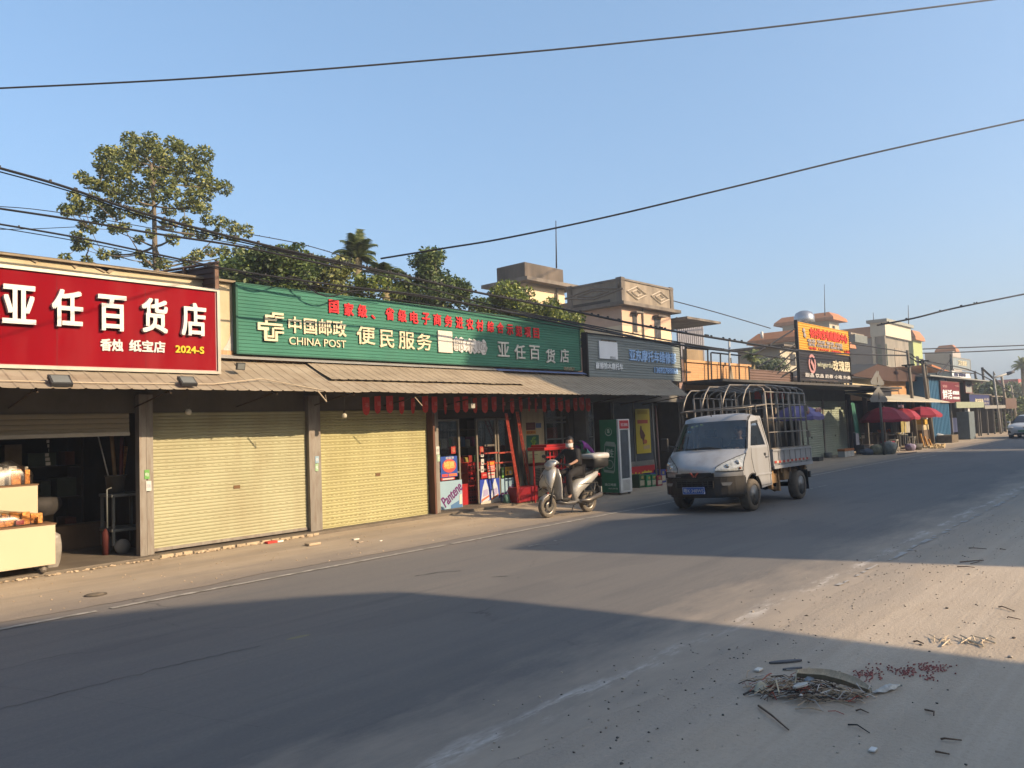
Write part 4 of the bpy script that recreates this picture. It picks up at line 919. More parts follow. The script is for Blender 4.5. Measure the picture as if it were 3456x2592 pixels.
for (x, y) in ((fx0+.05, fy0+.05), (fx1-.05, fy0+.05), (fx0+.05, fy1-.05), (fx1-.05, fy1-.05)): part(MB().box(x-.03, x+.03, y-.03, y+.03, 0.005, .06), 'foot', mDARKW, FR)
def side(mb): return mb
def side_text(body, yc, zc, wd, ht, mat, ang=0.0, bold=.004, name='lettering', k=0):
    """lettering on the fridge side that faces down the street (-X)"""
    m0 = textmb(body, -wd/2, wd/2, -ht/2, ht/2, 0, .002, bold)
    vs = []
    for x, y, z in m0.v:
        xr, zr = x*cos(ang)-z*sin(ang), x*sin(ang)+z*cos(ang)
        vs.append((fx0+y*1.0-.001*k, yc-xr, zc+zr))
    m0.v = vs; return part(m0, name, mat, FR)
def side_poly(pts, mat, k, name):
    n = len(pts); A = [(fx0-.0015*k-.001, y, z) for y, z in pts]; B_ = [(fx0+.001, y, z) for y, z in pts]
    return part(MB().add(A+B_, [tuple(range(n)), tuple(reversed(range(n, 2*n)))]+[(i, n+i, n+(i+1) % n, (i+1) % n) for i in range(n)]), name, mat, FR)
def rot(pts, cy, cz, ang): return [(cy+(y*cos(ang)-z*sin(ang)), cz+(y*sin(ang)+z*cos(ang))) for y, z in pts]
mCAN = M('can_silver', (.42, .56, .44), var=.15, scale=6); mCAN2 = M('can_green', (.03, .20, .09)); mFL = M('pale_green_ink', (.7, .9, .7))
side_poly(rot([(-.15, -.40), (.15, -.40), (.18, -.34), (.18, .34), (.13, .42), (-.13, .42), (-.18, .34), (-.18, -.34)], 11.73, .98, .10), mCAN, 1, 'can_picture')
side_poly(rot([(-.155, -.33), (.155, -.33), (.155, .30), (-.155, .30)], 11.73, .98, .10), mCAN2, 2, 'can_picture')
ring = [(.12*cos(i*pi/14), .12*sin(i*pi/14)) for i in range(28)]
side_poly(rot(ring, 11.73, .80, 0), mCAN, 3, 'can_picture'); side_poly(rot([(a_*.8, b_*.8) for a_, b_ in ring], 11.73, .80, 0), mCAN2, 4, 'can_picture')
side_text('纯生', 11.71, 1.10, .24, .22, mFL, -.10, .008, k=5)
side_poly(rot([(a_*.9, b_*.9) for a_, b_ in ring], 11.73, 1.66, 0), mFL, 1, 'ring_logo'); side_poly(rot([(a_*.78, b_*.78) for a_, b_ in ring], 11.73, 1.67, 0), mFG, 2, 'ring_logo'); side_text('珠', 11.73, 1.68, .09, .12, mFL, 0, .006, k=3)
side_text('珠江啤酒', 11.74, .27, .36, .075, mFL, 0, .006, k=1); side_text('纯生鲜活', 11.66, .17, .30, .04, mFL, 0, .002, k=1)
# windows, yellow poster, banner, beer crates right of the fridge
OW = thing('side_shop_window', 'grey glass shop window behind the green fridge', 'window', (19.5, 12.95, 0))
x0, x1, _, _ = rect(2075, 1500, 2205, 1500, 12.95)
part(MB().box(x0, x1, 12.95, 12.96, .7, 2.5), 'pane', M('dim_glass', (.07, .085, .10), rough=.12, var=.4, scale=1.2), OW)
mb = MB(); mb.box(x0-.06, x0, 12.93, 13.0, 0, 2.6); mb.box(x1, x1+.08, 12.93, 13.0, 0, 2.6); mb.box((x0+x1)/2-.03, (x0+x1)/2+.03, 12.93, 12.949, .7, 2.5); mb.box(x0, x1, 12.931, 13.0, 2.5, 2.6); mb.box(x0, x1, 12.94, 13.0, 0, .7)
part(mb, 'frame', M('dim_aluminium', (.24, .24, .22)), OW)
T_, a, b, zb, zt = poster(2146, 1380, 2194, 1530, 12.9, 'yellow_drink_poster', 'tall yellow poster with dark figures on the grey shop window', (.62, .48, .03), [(.12, .25, .85, .33, (.45, .08, .05)), (.15, .03, .85, .12, (.45, .33, .03))])
blob(T_, [(.30, .38), (.38, .38), (.40, .46), (.52, .52), (.62, .60), (.55, .66), (.52, .80), (.45, .80), (.40, .68), (.30, .66), (.24, .54)], 12.9, a, b, zb, zt, (.10, .03, .02), 4)
blob(T_, [(.6+.14*cos(i*pi/6), .74+.05*sin(i*pi/6)) for i in range(12)], 12.9, a, b, zb, zt, (.45, .12, .05), 5); blob(T_, [(.45, .84), (.9, .82), (.9, .9), (.45, .91)], 12.9, a, b, zb, zt, (.5, .38, .2), 6)
T_, a, b, zb, zt = poster(2124, 1572, 2218, 1638, 12.75, 'red_banner', 'red banner with yellow characters leaning under the window', (.50, .02, .03), [(.04, .28, .40, .95, (.78, .62, .04), '光', 0, .014), (.42, .25, .8, .95, (.78, .62, .04), '荣', 0, .014)])
part(MB().box(a, b, 12.75, 12.78, .0, zt), 'backing', mREDB, T_)
def beer(px, py, w_, h_, d_, col, lab, body='啤', z0=.005, Y=None):
    c = gz(px, py) if Y is None else gy(px, py, Y)
    t = thing('beer_crate', lab, 'carton', (c[0], c[1], z0))
    part(MB().box(c[0]-w_/2, c[0]+w_/2, c[1], c[1]+d_, z0, z0+h_, .006), 'box', M('carton_%.2f%.2f' % (col[0], col[1]), col, var=.12, scale=8), t)
    part(MB().box(c[0]-w_/2+.03, c[0]+w_/2-.03, c[1]-.003, c[1], z0+h_*.15, z0+h_*.55), 'label', M('carton_label', (.45, .42, .3), var=.3, scale=20), t)
    part(textmb(body, c[0]-.06, c[0]+.06, z0+h_*.6, z0+h_*.9, c[1], .003, .003), 'lettering', M('pc_gold', (.5, .42, .12)), t)
    return c
beer(2170, 1646, .34, .38, .28, (.03, .10, .04), 'dark green beer carton with a round mark, leftmost on the ground')
beer(2192, 1644, .26, .34, .26, (.02, .26, .10), 'bright green carton with white windows beside the dark green one')
beer(2209, 1642, .26, .34, .26, (.03, .20, .09), 'second bright green carton in the row beside the fridge')
beer(2228, 1640, .28, .30, .26, (.30, .03, .05), 'red drinks carton at the right end of the row')
beer(2206, 1622, .30, .34, .26, (.03, .05, .25), 'dark blue crate behind the green cartons', Y=12.45, z0=.005)
beer(2240, 1622, .30, .40, .26, (.03, .05, .28), 'dark blue crate behind the red drinks carton', Y=12.5, z0=.005)
tag(MB().tube([gy(2198, 1370, 12.5), (*gy(2216, 1600, 12.5)[:2], .01)], .035, 6).build('white_pipe', M('pale_pipe', (.35, .34, .32))), 'pale downpipe beside the yellow poster', 'pipe')
tag(MB().tube([gy(2212, 1370, 12.3), (*gy(2228, 1600, 12.3)[:2], .01)], .03, 6).build('white_pipe', M('pinkish_pipe', (.35, .22, .20))), 'thin pinkish pipe right of the pale downpipe', 'pipe')
tag(MB().box(16.93, 17.06, 12.5, 12.9, 0, 3.2).build('concrete_post', M('post_grey', (.16, .155, .14), var=.2)), 'grey post at the back corner of the green fridge', 'post')
# electricity pipe ledge under grey awning etc
for (px, lab) in ((1744, 'thin grey post inside the shop front, left of the cream panel'),):
    pass
# ================================================================ BUILDINGS FURTHER ALONG THE STREET
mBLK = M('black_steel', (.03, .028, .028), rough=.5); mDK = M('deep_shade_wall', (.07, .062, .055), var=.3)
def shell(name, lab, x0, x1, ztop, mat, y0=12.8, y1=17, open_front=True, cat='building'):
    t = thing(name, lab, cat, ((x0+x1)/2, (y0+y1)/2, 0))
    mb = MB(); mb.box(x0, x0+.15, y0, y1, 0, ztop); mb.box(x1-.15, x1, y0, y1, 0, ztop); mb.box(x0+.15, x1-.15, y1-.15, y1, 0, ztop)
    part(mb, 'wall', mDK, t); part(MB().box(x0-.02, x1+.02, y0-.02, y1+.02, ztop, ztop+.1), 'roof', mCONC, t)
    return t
# repair shop under the grey sign
t = shell('repair_shop', 'low shop under the blue grey ribbed sign with a dark open front', 16.96, 22.6, 3.9, mDK)
part(MB().box(16.9, 17.14, 12.64, 12.8, 2.4, 4.0), 'tiled_pier', tilemat('pink_tile', (.40, .26, .22), (.25, .16, .13), .06, .1), t)
part(MB().box(17.14, 22.6, 12.66, 12.8, 2.5, 3.9), 'front_wall', M('grey_front', (.2, .19, .17)), t)
part(MB().box(22.25, 22.6, 12.6, 12.66, 2.6, 3.9), 'tiled_pier', tilemat('pink_tile', (.40, .26, .22), (.25, .16, .13), .06, .1), t)
part(MB().box(20.6, 22.5, 13.6, 13.7, 0, 2.5), 'inner_wall', mBLK, t)
# orange tiled shop
mOT = tilemat('orange_wall_tile', (.66, .36, .15), (.42, .24, .11), .5, .085, var=.06)
t = shell('orange_tiled_shop', 'shop with an orange tiled parapet behind thin black frames', 22.65, 27.6, 3.4, mDK)
part(MB().box(22.7, 27.6, 12.62, 12.9, 2.9, 3.82), 'parapet', mOT, t); part(MB().box(22.66, 27.64, 12.56, 12.94, 3.82, 3.9), 'coping', M('orange_coping', (.68, .40, .2), var=.1), t)
part(MB().box(22.5, 42.0, 11.2, 12.75, 3.08, 3.17), 'canopy_slab', M('dark_canopy', (.10, .095, .09), var=.2), t)
part(MB().box(22.6, 27.6, 14.5, 14.6, 0, 3), 'inner_wall', mBLK, t)
mb = MB()
for i, (px, y0, y1) in enumerate(((2317, 1160, 1290), (2391, 1172, 1290), (2402, 1190, 1288), (2434, 1195, 1290), (2465, 1235, 1288), (2496, 1200, 1288), (2530, 1235, 1290))):
    a = gy(px, y1, 12.5); b = gy(px-3, y0, 12.5); mb.tube([a, b], .03, 4)
for (pa, pb) in (((2317, 1161), (2450, 1180)), ((2402, 1190), (2500, 1200)), ((2317, 1174), (2391, 1180))):
    mb.tube([gy(*pa, 12.5), gy(*pb, 12.5)], .028, 4)
tag(mb.build('empty_sign_stand', mBLK), 'empty thin black steel frame standing in front of the orange parapet', 'frame')
c0 = gy(2461, 1148, 12.4)
t = thing('service_pole', 'short white service mast with a black coupling above the orange parapet', 'pole', gy(2463, 1287, 12.4))
part(MB().tube([gy(2463, 1287, 12.4), c0], .04, 8), 'mast', M('white_pvc', (.6, .6, .58)), t); part(MB().tube([gy(2464, 1226, 12.4), gy(2463, 1208, 12.4)], .06, 8), 'coupling', mBLK, t)
part(MB().grid(lambda u, v: tuple(gy(2465+v*14*(u)-2, 1235+50*v, 12.35)+np.array([0, .05*sin(6*u), 0])), 6, 8), 'cable_sheath', M('cream_cable', (.55, .45, .32)), t)
# brown sheet roof
t = thing('brown_sheet_roof', 'brown corrugated metal slope between the orange parapet and the tall billboard', 'roof', (30, 13, 3.1))
part(sheet(MB(), 27.7, 32.3, 12.85, 3.15, 3.78, .09, .02), 'ribbed_sheet', M('brown_roof_sheet', (.20, .13, .11), var=.12, scale=2), t); part(MB().box(27.7, 32.3, 12.9, 15.5, 3.0, 3.1), 'deck', mBLK, t)
# green shutter shop
mGSH = M('grey_green_slats', (.36, .42, .33), var=.06, rough=.5, dirt=.2)
t = shell('green_shutter_shop', 'closed shop with grey green roller shutters below the tall billboard', 27.65, 38.6, 3.0, mDK, y0=12.9)
part(MB().box(27.7, 38.6, 12.86, 12.95, 2.55, 3.05), 'header', M('header_grey', (.17, .17, .15)), t)
for (a, b) in ((32.6, 35.35), (35.5, 38.45)): 
    o = part(slats(MB(), a, b, 12.85, .03, 2.55, .10, .018), 'roller_shutter', mGSH, t); part(MB().box(a+1.3, a+1.4, 12.82, 12.84, .9, .98), 'lock', mBLK, o)
for (a, b) in ((27.9, 30.1), (30.3, 32.5)): part(MB().box(a, b, 13.4, 13.45, 0, 2.55), 'inner_wall', mBLK, t)
for x in (27.75, 30.15, 32.5, 35.38, 38.48): part(MB().box(x, x+.13, 12.8, 12.95, 0, 2.6), 'pillar', mSTEEL, t)
# lit boxes low under the billboard
# billboard
BB = thing('tall_billboard', 'tall two part billboard, orange above and black below, on a steel frame', 'sign', (35.5, 12.5, 3.2))
BY = 12.5; bx0, bx1 = gy(2690, 1084, BY)[0], gy(2862, 1119, BY)[0]
mORB = M('orange_board', (.78, .40, .03), rough=.45, var=.06, scale=1); mBKB = M('black_board', (.045, .04, .045), rough=.35, metal=.3)
zt, zm, zb = 5.9, 4.72, 3.45
part(sheet(MB(), bx0, bx1, BY, zm, zt, .105, .02), 'orange_board', mORB, BB); part(sheet(MB(), bx0+.02, bx1-.02, BY+.02, zb+.02, zm-.04, .105, .02), 'black_board', mBKB, BB)
mb = MB(); mb.box(bx0-.1, bx0, BY-.03, BY+.1, 3.1, zt+.06); mb.box(bx1, bx1+.06, BY-.03, BY+.1, 3.1, zt+.02); mb.box(bx0, bx1, BY-.03, BY+.1, zm-.05, zm-.005); mb.box(bx0, bx1, BY-.03, BY+.1, zb-.06, zb)
for i in range(8): mb.box(bx0+.3+i*.75, bx0+.36+i*.75, BY-.02, BY+.02, 3.12, zb-.06)
for (pa, pb) in (((2685, 1180), (2570, 1290)), ((2688, 1205), (2590, 1290)), ((2690, 1240), (2610, 1290)), ((2683, 1110), (2540, 1200)), ((2684, 1165), (2555, 1240))):
    a = gy(*pa, BY+.05); b = gy(pb[0], pb[1], BY+.5); mb.tube([a, b], .035, 4)
part(mb, 'frame', mBLK, BB)
def bt(body, u0, u1, z0, z1, mat, bold=.02, Y=BY-.02, P=BB): part(textmb(body, bx0+u0*(bx1-bx0), bx0+u1*(bx1-bx0), z0, z1, Y, .02, bold), 'lettering', mat, P)
mOR = M('signal_red', (.75, .05, .03), var=.04); mGRL = M('grey_letter', (.42, .38, .38), var=.05); mPK = M('pink_letter', (.55, .28, .28), var=.1)
bt('农村淘宝电商服务中心', .20, .96, 5.28, 5.74, mOR, .04); bt('收发 快递 物流 代缴', .15, .84, 5.08, 5.24, mGRL); bt('家电 日用百货 批发零售', .16, .84, 4.92, 5.06, mGRL); bt('电话 136927 138026', .17, .80, 4.78, 4.88, mOR, .01); bt('1层', .88, .99, 4.77, 4.96, mOR, .02)
bt('wingerdui', .31, .62, 3.98, 4.28, M('greenish_white', (.55, .56, .42)), .01, BY); bt('玫瑰园', .62, .98, 3.92, 4.42, mCRL, .03, BY)
bt('甜品 饮品 奶茶 小吃 外卖', .08, .98, 3.56, 3.74, mWH, .01, BY)
cx, cz = bx0+.22*(bx1-bx0), 4.15
mb = MB(); pr = []
for i in range(24):
    th = 2*pi*i/24; pr.append((cx+.42*cos(th), cz+.42*sin(th)))
for i in range(24): pr2 = [(cx+.28*cos(2*pi*k/24), cz+.30*sin(2*pi*k/24)) for k in range(24)]
vs = [(x, BY-.02, z) for x, z in pr]+[(x, BY-.02, z) for x, z in pr2]+[(x, BY+.01, z) for x, z in pr]+[(x, BY+.01, z) for x, z in pr2]
mb.add(vs, [(i, (i+1) % 24, 24+(i+1) % 24, 24+i) for i in range(24)]+[(i, 48+i, 48+(i+1) % 24, (i+1) % 24) for i in range(24)]+[(24+i, 24+(i+1) % 24, 72+(i+1) % 24, 72+i) for i in range(24)])
mb.prism([(cx-.12, cz+.2), (cx+.2, cz-.05), (cx+.12, cz-.3), (cx-.05, cz-.1), (cx-.2, cz+.05)], 'y', BY-.03, BY+.01); part(mb, 'round_emblem', mPK, BB)
mb = MB()
for (u, v) in ((.10, 5.55), (.11, 5.35)): mb.ball((bx0+u*(bx1-bx0), BY-.02, v), .16, 1, 0, (1, .2, .9))
part(mb, 'logo', mGRL, BB)
x_ = bx0+.3
part(MB().box(bx0+.1, bx1-.1, BY+.35, BY+.4, 3.13, 3.42), 'pale_back_board', M('pale_yellow_board', (.7, .62, .42)), BB)
# market building (cream and orange wall with brown canopy roof)
t = shell('market_building', 'market building with cream and orange upper wall and brown sheet canopy', 38.65, 49.2, 3.2, mDK, y0=13.2, y1=18)
part(MB().box(38.7, 44.6, 12.9, 13.2, 2.6, 3.72), 'cream_wall', M('market_cream', (.72, .62, .42), var=.05), t); part(MB().box(44.6, 49.2, 12.9, 13.2, 2.6, 3.72), 'orange_wall', tilemat('market_orange', (.62, .33, .14), (.5, .27, .12), .4, .1), t)
mBR = M('brown_canopy', (.075, .038, .028), var=.15)
part(MB().prism([(38.6, 3.74), (44.8, 3.6), (54, 3.8), (54, 3.95), (42.4, 4.45), (38.5, 3.8)], 'y', 12.4, 12.5), 'gable_sheet', mBR, t)
part(MB().add([(38.5, 12.38, 3.79), (42.4, 12.38, 4.46), (42.4, 16, 4.7), (38.5, 16, 3.95), (54, 12.38, 3.96), (54, 16, 4.1)], [(0, 1, 2, 3), (1, 4, 5, 2)]), 'roof_sheet', M('dark_roof', (.06, .06, .055)), t)
aw2 = part(MB().add([(38.7, 12.9, 2.95), (50.6, 12.9, 2.95), (50.2, 10.9, 2.42), (38.6, 11.2, 2.50), (38.7, 12.9, 2.92), (50.6, 12.9, 2.92), (50.2, 10.9, 2.37), (38.6, 11.2, 2.45)], [(0, 1, 2, 3), (7, 6, 5, 4), (3, 2, 6, 7), (2, 1, 5, 6), (1, 0, 4, 5), (0, 3, 7, 4)]), 'awning', M('cream_awning', (.62, .58, .47), var=.08), t)
part(MB().box(38.8, 49, 14.4, 14.5, 0, 2.6), 'inner_wall', mBLK, t)
for x in (38.72, 41.2, 43.9, 46.5, 49): part(MB().box(x, x+.14, 12.7, 12.9, 0, 2.9), 'post', M('dim_post', (.12, .11, .1)), t)
part(MB().box(38.3, 41.3, 11.2, 12.8, 2.95, 3.02).box(38.6, 40.5, 11.3, 11.4, 2.72, 2.95), 'side_canopy', mBLK, t)
# blue container
t = thing('blue_container', 'tall blue corrugated metal shed beside the market stalls', 'container', (52, 12, 0))
mBL = M('blue_sheet_wall', (.04, .15, .28), rough=.45, var=.12, scale=1.5, stretch=(1, 1, .3))
mb = MB(); pr = []; x = 49.6
while x < 55: pr += [(x, 12.0), (x+.18, 12.0), (x+.22, 12.06), (x+.30, 12.06)]; x += .34
mb.prism(pr+[(55, 12.2), (49.6, 12.2)], 'z', 0, 3.95); mb.box(49.5, 49.62, 12.0, 16, 0, 3.95); mb.box(54.9, 55.0, 12.0, 16, 0, 3.95)
part(mb, 'wall', mBL, t); part(MB().box(49.3, 66, 11.6, 16, 3.95, 4.03), 'roof', M('pale_roof_edge', (.32, .33, .32)), t)
# more shops
def openshop(name, lab, x0, x1, ztop, y=12.4, posts=3, band=None, bz=None, bandm=None):
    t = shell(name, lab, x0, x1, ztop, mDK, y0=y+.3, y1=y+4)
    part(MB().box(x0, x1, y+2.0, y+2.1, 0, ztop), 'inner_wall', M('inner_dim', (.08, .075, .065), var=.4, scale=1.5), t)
    for i in range(posts):
        x = x0+.2+(x1-x0-.5)*i/max(1, posts-1); part(MB().box(x, x+.10, y-.25, y-.15, 0, min(ztop-.2, 2.4)), 'post', M('pale_post', (.22, .21, .19)), t)
    if band: part(MB().box(x0, x1, y-.6, y-.5, bz[0], bz[1]), 'fascia', bandm, t)
    return t
openshop('open_workshop', 'open fronted workshop with pale green fascia under the maroon sign', 55.2, 63.5, 3.9, 12.2, 4, True, (2.05, 2.45), M('pale_green_fascia', (.36, .40, .28)))
openshop('tyre_shop', 'open fronted shop under the navy blue sign', 63.7, 71.5, 3.0, 12.2, 4, True, (1.95, 2.2), M('pale_fascia', (.34, .33, .3)))
openshop('brown_front_shop', 'last low shop with a brown upper wall before the trees', 71.7, 76.5, 2.9, 12.2, 4, True, (1.9, 2.75), M('brown_upper', (.15, .09, .065), var=.2))
def board(name, lab, pa, pb, Y, mat, texts, frame=None, cat='sign', d=.1):
    a = gy(*pa, Y); b = gy(*pb, Y); x0, x1, z1, z0 = a[0], b[0], a[2], b[2]
    t = thing(name, lab, cat, ((x0+x1)/2, Y, z0)); part(MB().box(x0, x1, Y, Y+d, z0, z1), 'board', mat, t)
    mb = MB(); mb.box(x0-.08, x0, Y-.02, Y+d, z0-.05, z1+.05); mb.box(x1, x1+.08, Y-.02, Y+d, z0-.05, z1+.05); mb.box(x0, x1, Y-.02, Y+d, z1, z1+.05); mb.box(x0, x1, Y-.02, Y+d, z0-.05, z0)
    part(mb, 'frame', frame or mFR, t)
    for (tx, u0, v0, u1, v1, m) in texts: part(textmb(tx, x0+u0*(x1-x0), x0+u1*(x1-x0), z1-v1*(z1-z0), z1-v0*(z1-z0), Y, .02, .03), 'lettering', m, t)
    return t
mMAR = M('maroon_board', (.17, .015, .03), var=.08); mNAV = M('navy_board', (.03, .04, .16), var=.1)
board('green_fish_sign', 'dark green sign strip with red characters behind the truck cage', (2515, 1316), (2712, 1350), 12.88, M('dark_green_board', (.06, .13, .08), var=.1), [('鱼', .12, .08, .24, .92, mOR), ('粥', .32, .08, .44, .92, mOR), ('面', .54, .08, .64, .92, mOR)], mBLK, d=.04)
board('maroon_sign', 'maroon sign with big white characters past the blue shed', (3174, 1288), (3240, 1357), 11.9, mMAR, [('鲜活', .06, .38, .56, .86, mWG), ('家禽批发', .6, .42, .97, .62, mWG), ('零售配送', .6, .72, .97, .86, mWG), ('优质', .08, .14, .32, .28, mPK), ('电话', .75, .12, .97, .2, mPK)], M('maroon_frame', (.25, .1, .1)))
board('navy_sign', 'navy blue sign with cream characters past the maroon sign', (3270, 1332), (3341, 1372), 11.9, mNAV, [('汽车轮胎', .26, .3, .66, .8, mCRL), ('补胎', .70, .25, .96, .5, M('grey_letter', (.42, .38, .38))), ('洗车', .70, .6, .96, .8, M('grey_letter', (.42, .38, .38)))], mBLK)
board('blue_roof_sign', 'pale blue billboard on a roof frame above the maroon sign', (3214, 1205), (3276, 1250), 12.6, M('pale_blue_board', (.30, .36, .40), var=.2), [('卫生医药', .28, .18, .78, .66, mCRL)], mFR)
board('white_roof_sign', 'white strip sign with dark characters just below the pale blue billboard', (3212, 1252), (3276, 1277), 12.59, M('pale_panel', (.62, .66, .70)), [('诊所门诊部内科', .1, .2, .72, .85, M('navy_ink', (.05, .06, .15)))], mFR)
board('grey_small_sign', 'small maroon framed grey sign between the maroon and navy signs', (3257, 1288), (3281, 1325), 12.3, M('pale_grey_board', (.34, .36, .35)), [('维修', .2, .2, .8, .5, M('navy_ink', (.05, .06, .15)))], M('maroon_frame', (.25, .1, .1)))
mb = MB()
for (pa, pb) in (((3208, 1195), (3212, 1280)), ((3206, 1220), (3160, 1262)), ((3205, 1218), (3150, 1300))): mb.tube([gy(*pa, 12.8), gy(*pb, 12.8)], .06, 4)
tag(mb.build('sign_support_frame', mBLK), 'black steel props holding the pale blue rooftop billboard', 'frame')
for i, (px, Y) in enumerate(((3215, 12.0), (3243, 12.2))): pass

# ================================================================ HOUSES BEHIND
mPCH = M('peach_wall', (.90, .70, .46), var=.06, scale=.8, dirt=.15, dirtcol=(.4, .32, .24)); mPIN = M('pink_band', (.72, .48, .34), var=.06); mSTN = M('sooty_concrete', (.14, .115, .09), var=.35, scale=1.2, stretch=(1, 1, .35), bump=.2, col2=(.22, .19, .16))
mSTN2 = M('pale_concrete', (.30, .25, .19), var=.35, scale=1.3, stretch=(1, 1, .3)); mWIN = M('window_dark', (.05, .055, .06), rough=.15, var=.3); mWFR = M('window_frame', (.20, .17, .14))
def house(name, lab, x0, x1, y0, y1, z1, mat, wins=(), eave=.4, ez=.18, parapet=0, pm=None, band=None):
    t = thing(name, lab, 'house', ((x0+x1)/2, (y0+y1)/2, 0))
    part(MB().box(x0, x1, y0, y1, 0, z1), 'wall', mat, t)
    if band: part(MB().box(x0-.01, x1+.01, y0-.01, y1+.01, z1-band, z1-.001), 'upper_band', mPIN, t)
    part(MB().box(x0-eave, x1+eave, y0-eave, y1+eave, z1, z1+ez), 'eaves', mSTN, t)
    if parapet:
        mb = MB(); e = .12; z2 = z1+ez
        for (a, b, c, d) in ((x0-e, x1+e, y0-e, y0+.1), (x0-e, x1+e, y1-.1, y1+e), (x0-e, x0+.1, y0+.1, y1-.1), (x1-.1, x1+e, y0+.1, y1-.1)): mb.box(a, b, c, d, z2, z2+parapet)
        part(mb, 'parapet', pm or mSTN, t)
        mb = MB(); mb.box(x0-e-.06, x1+e+.06, y0-e-.06, y0-e+.2, z2+parapet, z2+parapet+.1); mb.box(x0-e-.06, x0-e+.2, y0-e+.2, y1, z2+parapet, z2+parapet+.1)
        for (x, y) in ((x0-e, y0-e), (x1+e-.25, y0-e), (x0-e, y1-.2)): mb.box(x-.04, x+.3, y-.04, y+.3, z2, z2+parapet+.16)
        part(mb, 'coping', mSTN, t)
    for (xa, xb, za, zb, hood) in wins:
        f = part(MB().box(xa-.05, xb+.05, y0-.03, y0-.005, za-.05, zb+.05), 'window', mWFR, t)
        part(MB().box(xa, xb, y0-.045, y0-.031, za, zb), 'pane', mWIN, f)
        mb = MB(); n = 4
        for i in range(1, n): x = xa+(xb-xa)*i/n; mb.box(x-.012, x+.012, y0-.06, y0-.046, za, zb)
        part(mb, 'bars', mWFR, f)
        if hood:
            part(MB().box(xa-.18, xb+.18, y0-.4, y0, zb+.12, zb+.2), 'window_hood', mSTN, t); part(MB().box(xa-.08, xb+.08, y0-.08, y0, za-.12, za-.05), 'sill', mPCH, t)
    return t
# peach house
HY = 22.0
hx0 = gy(2097, 1030, HY)[0]; hx1 = gy(2262, 1060, HY)[0]; hz = gy(2097, 1032, HY)[2]
q1 = gx(1925, 1010, hx0)[1]
def wz(px0, py0, px1, py1): a = gy(px0, py0, HY); b = gy(px1, py1, HY); return (a[0], b[0], b[2], a[2])
ph = house('peach_house', 'two storey peach house with carved concrete parapet and small hooded windows', hx0, hx1, HY, q1, hz, mPCH, [wz(2134, 1066, 2149, 1120)+(1,), wz(2208, 1078, 2229, 1142)+(1,)], eave=.45, parapet=1.15, pm=mSTN2, band=1.0)
# flat concrete canopy to the right, grey cage beyond
part(MB().box(hx1+.3, gy(2385, 1066, HY)[0], HY-.9, HY+3, hz-.35, hz-.22), 'flat_canopy', mSTN, ph)
part(MB().box(hx1, hx1+.9, HY+.5, HY+3, 0, hz-.4), 'side_wing', M('ochre_wall', (.45, .30, .14), var=.1), ph)
part(MB().box(hx0-.005, hx0, HY+1.5, HY+3.0, hz-2.1, hz-1.3), 'side_window', mWIN, ph)
# carved diamonds and dentils on the parapet
mCRV = M('carved_relief', (.52, .45, .36), var=.15)
mb = MB(); Lx = hx1-hx0
for k, (u, sgn) in enumerate(((.27, 1), (.75, 1))):
    cx = hx0+u*Lx; cz = hz+.18+.6
    for s_ in (1.0, .5):
        dm = [(cx-.95*s_, cz), (cx, cz+.34*s_), (cx+.95*s_, cz), (cx, cz-.34*s_)]
        for i in range(4): mb.tube([(dm[i][0], HY-.15, dm[i][1]), (dm[(i+1) % 4][0], HY-.15, dm[(i+1) % 4][1])], .045, 4)
part(mb, 'relief_pattern', mCRV, ph)
mb = MB(); cy = (HY+q1)/2; cz = hz+.85
for s_ in (1.0, .55):
    dm = [(cy-1.9*s_, cz), (cy, cz+.30*s_), (cy+1.9*s_, cz), (cy, cz-.30*s_)]
    for i in range(4): mb.tube([(hx0-.15, dm[i][0], dm[i][1]), (hx0-.15, dm[(i+1) % 4][0], dm[(i+1) % 4][1])], .045, 4)
part(mb, 'relief_pattern', M('carved_relief_dim', (.25, .21, .17), var=.15), ph)  # same relief on the side face, its shade put into the colour
mb = MB(); n = 12
for i in range(n): y = HY+.6+i*(q1-HY-.9)/n; mb.box(hx0-.14, hx0-.118, y, y+.22, hz+.26, hz+.42)
part(mb, 'drain_holes', mBLK, ph)
part(MB().tube([(hx0+.0*Lx+1.9, HY-.08, hz+.2), (hx0+1.9, HY-.08, 3)], .05, 6), 'drain_pipe', mWFR, ph)
# lower wing to the left with parapet
part(MB().box(hx0+.8, hx0+3, q1, q1+9, 0, hz+.1), 'rear_wing', M('rear_wing_wall', (.33, .27, .21), var=.2), ph); part(MB().box(hx0+.6, hx0+3.2, q1+.1, q1+9.2, hz+.1, hz+.75), 'rear_parapet', mSTN, ph)
# stair tower with water tank
TX0, TX1 = gy(1776, 990, 27)[0], gy(1905, 990, 27)[0]; TY1 = gx(1680, 1000, TX0)[1]
tz = gy(1776, 955, 27)[2]; tt = gy(1776, 886, 27)[2]
tw = thing('stair_tower', 'stair tower with a sooty concrete water tank on top of the peach house', 'tower', ((TX0+TX1)/2, 28, 0))
part(MB().box(TX0, TX1, 27, TY1, 0, tz), 'wall', mPCH, tw); part(MB().box(TX0-.7, TX1+.9, 26.3, TY1+.6, tz, tz+.2), 'slab', mSTN, tw)
part(MB().box(TX0-.15, TX1-.15, 26.9, TY1-.1, tz+.2, tt, .05), 'water_tank', M('blackened_concrete', (.085, .068, .05), var=.4, scale=1.0, stretch=(1, 1, .3), bump=.2, col2=(.14, .11, .085)), tw)
f = part(MB().box(TX0+2.0, TX0+2.45, 26.95, 27.01, tz-1.7, tz-.6), 'window', mWIN, tw); part(MB().box(TX0+2.6, TX0+2.7, 26.9, 26.99, tz-2.5, tz+.0), 'drain_pipe', mSTN2, tw)
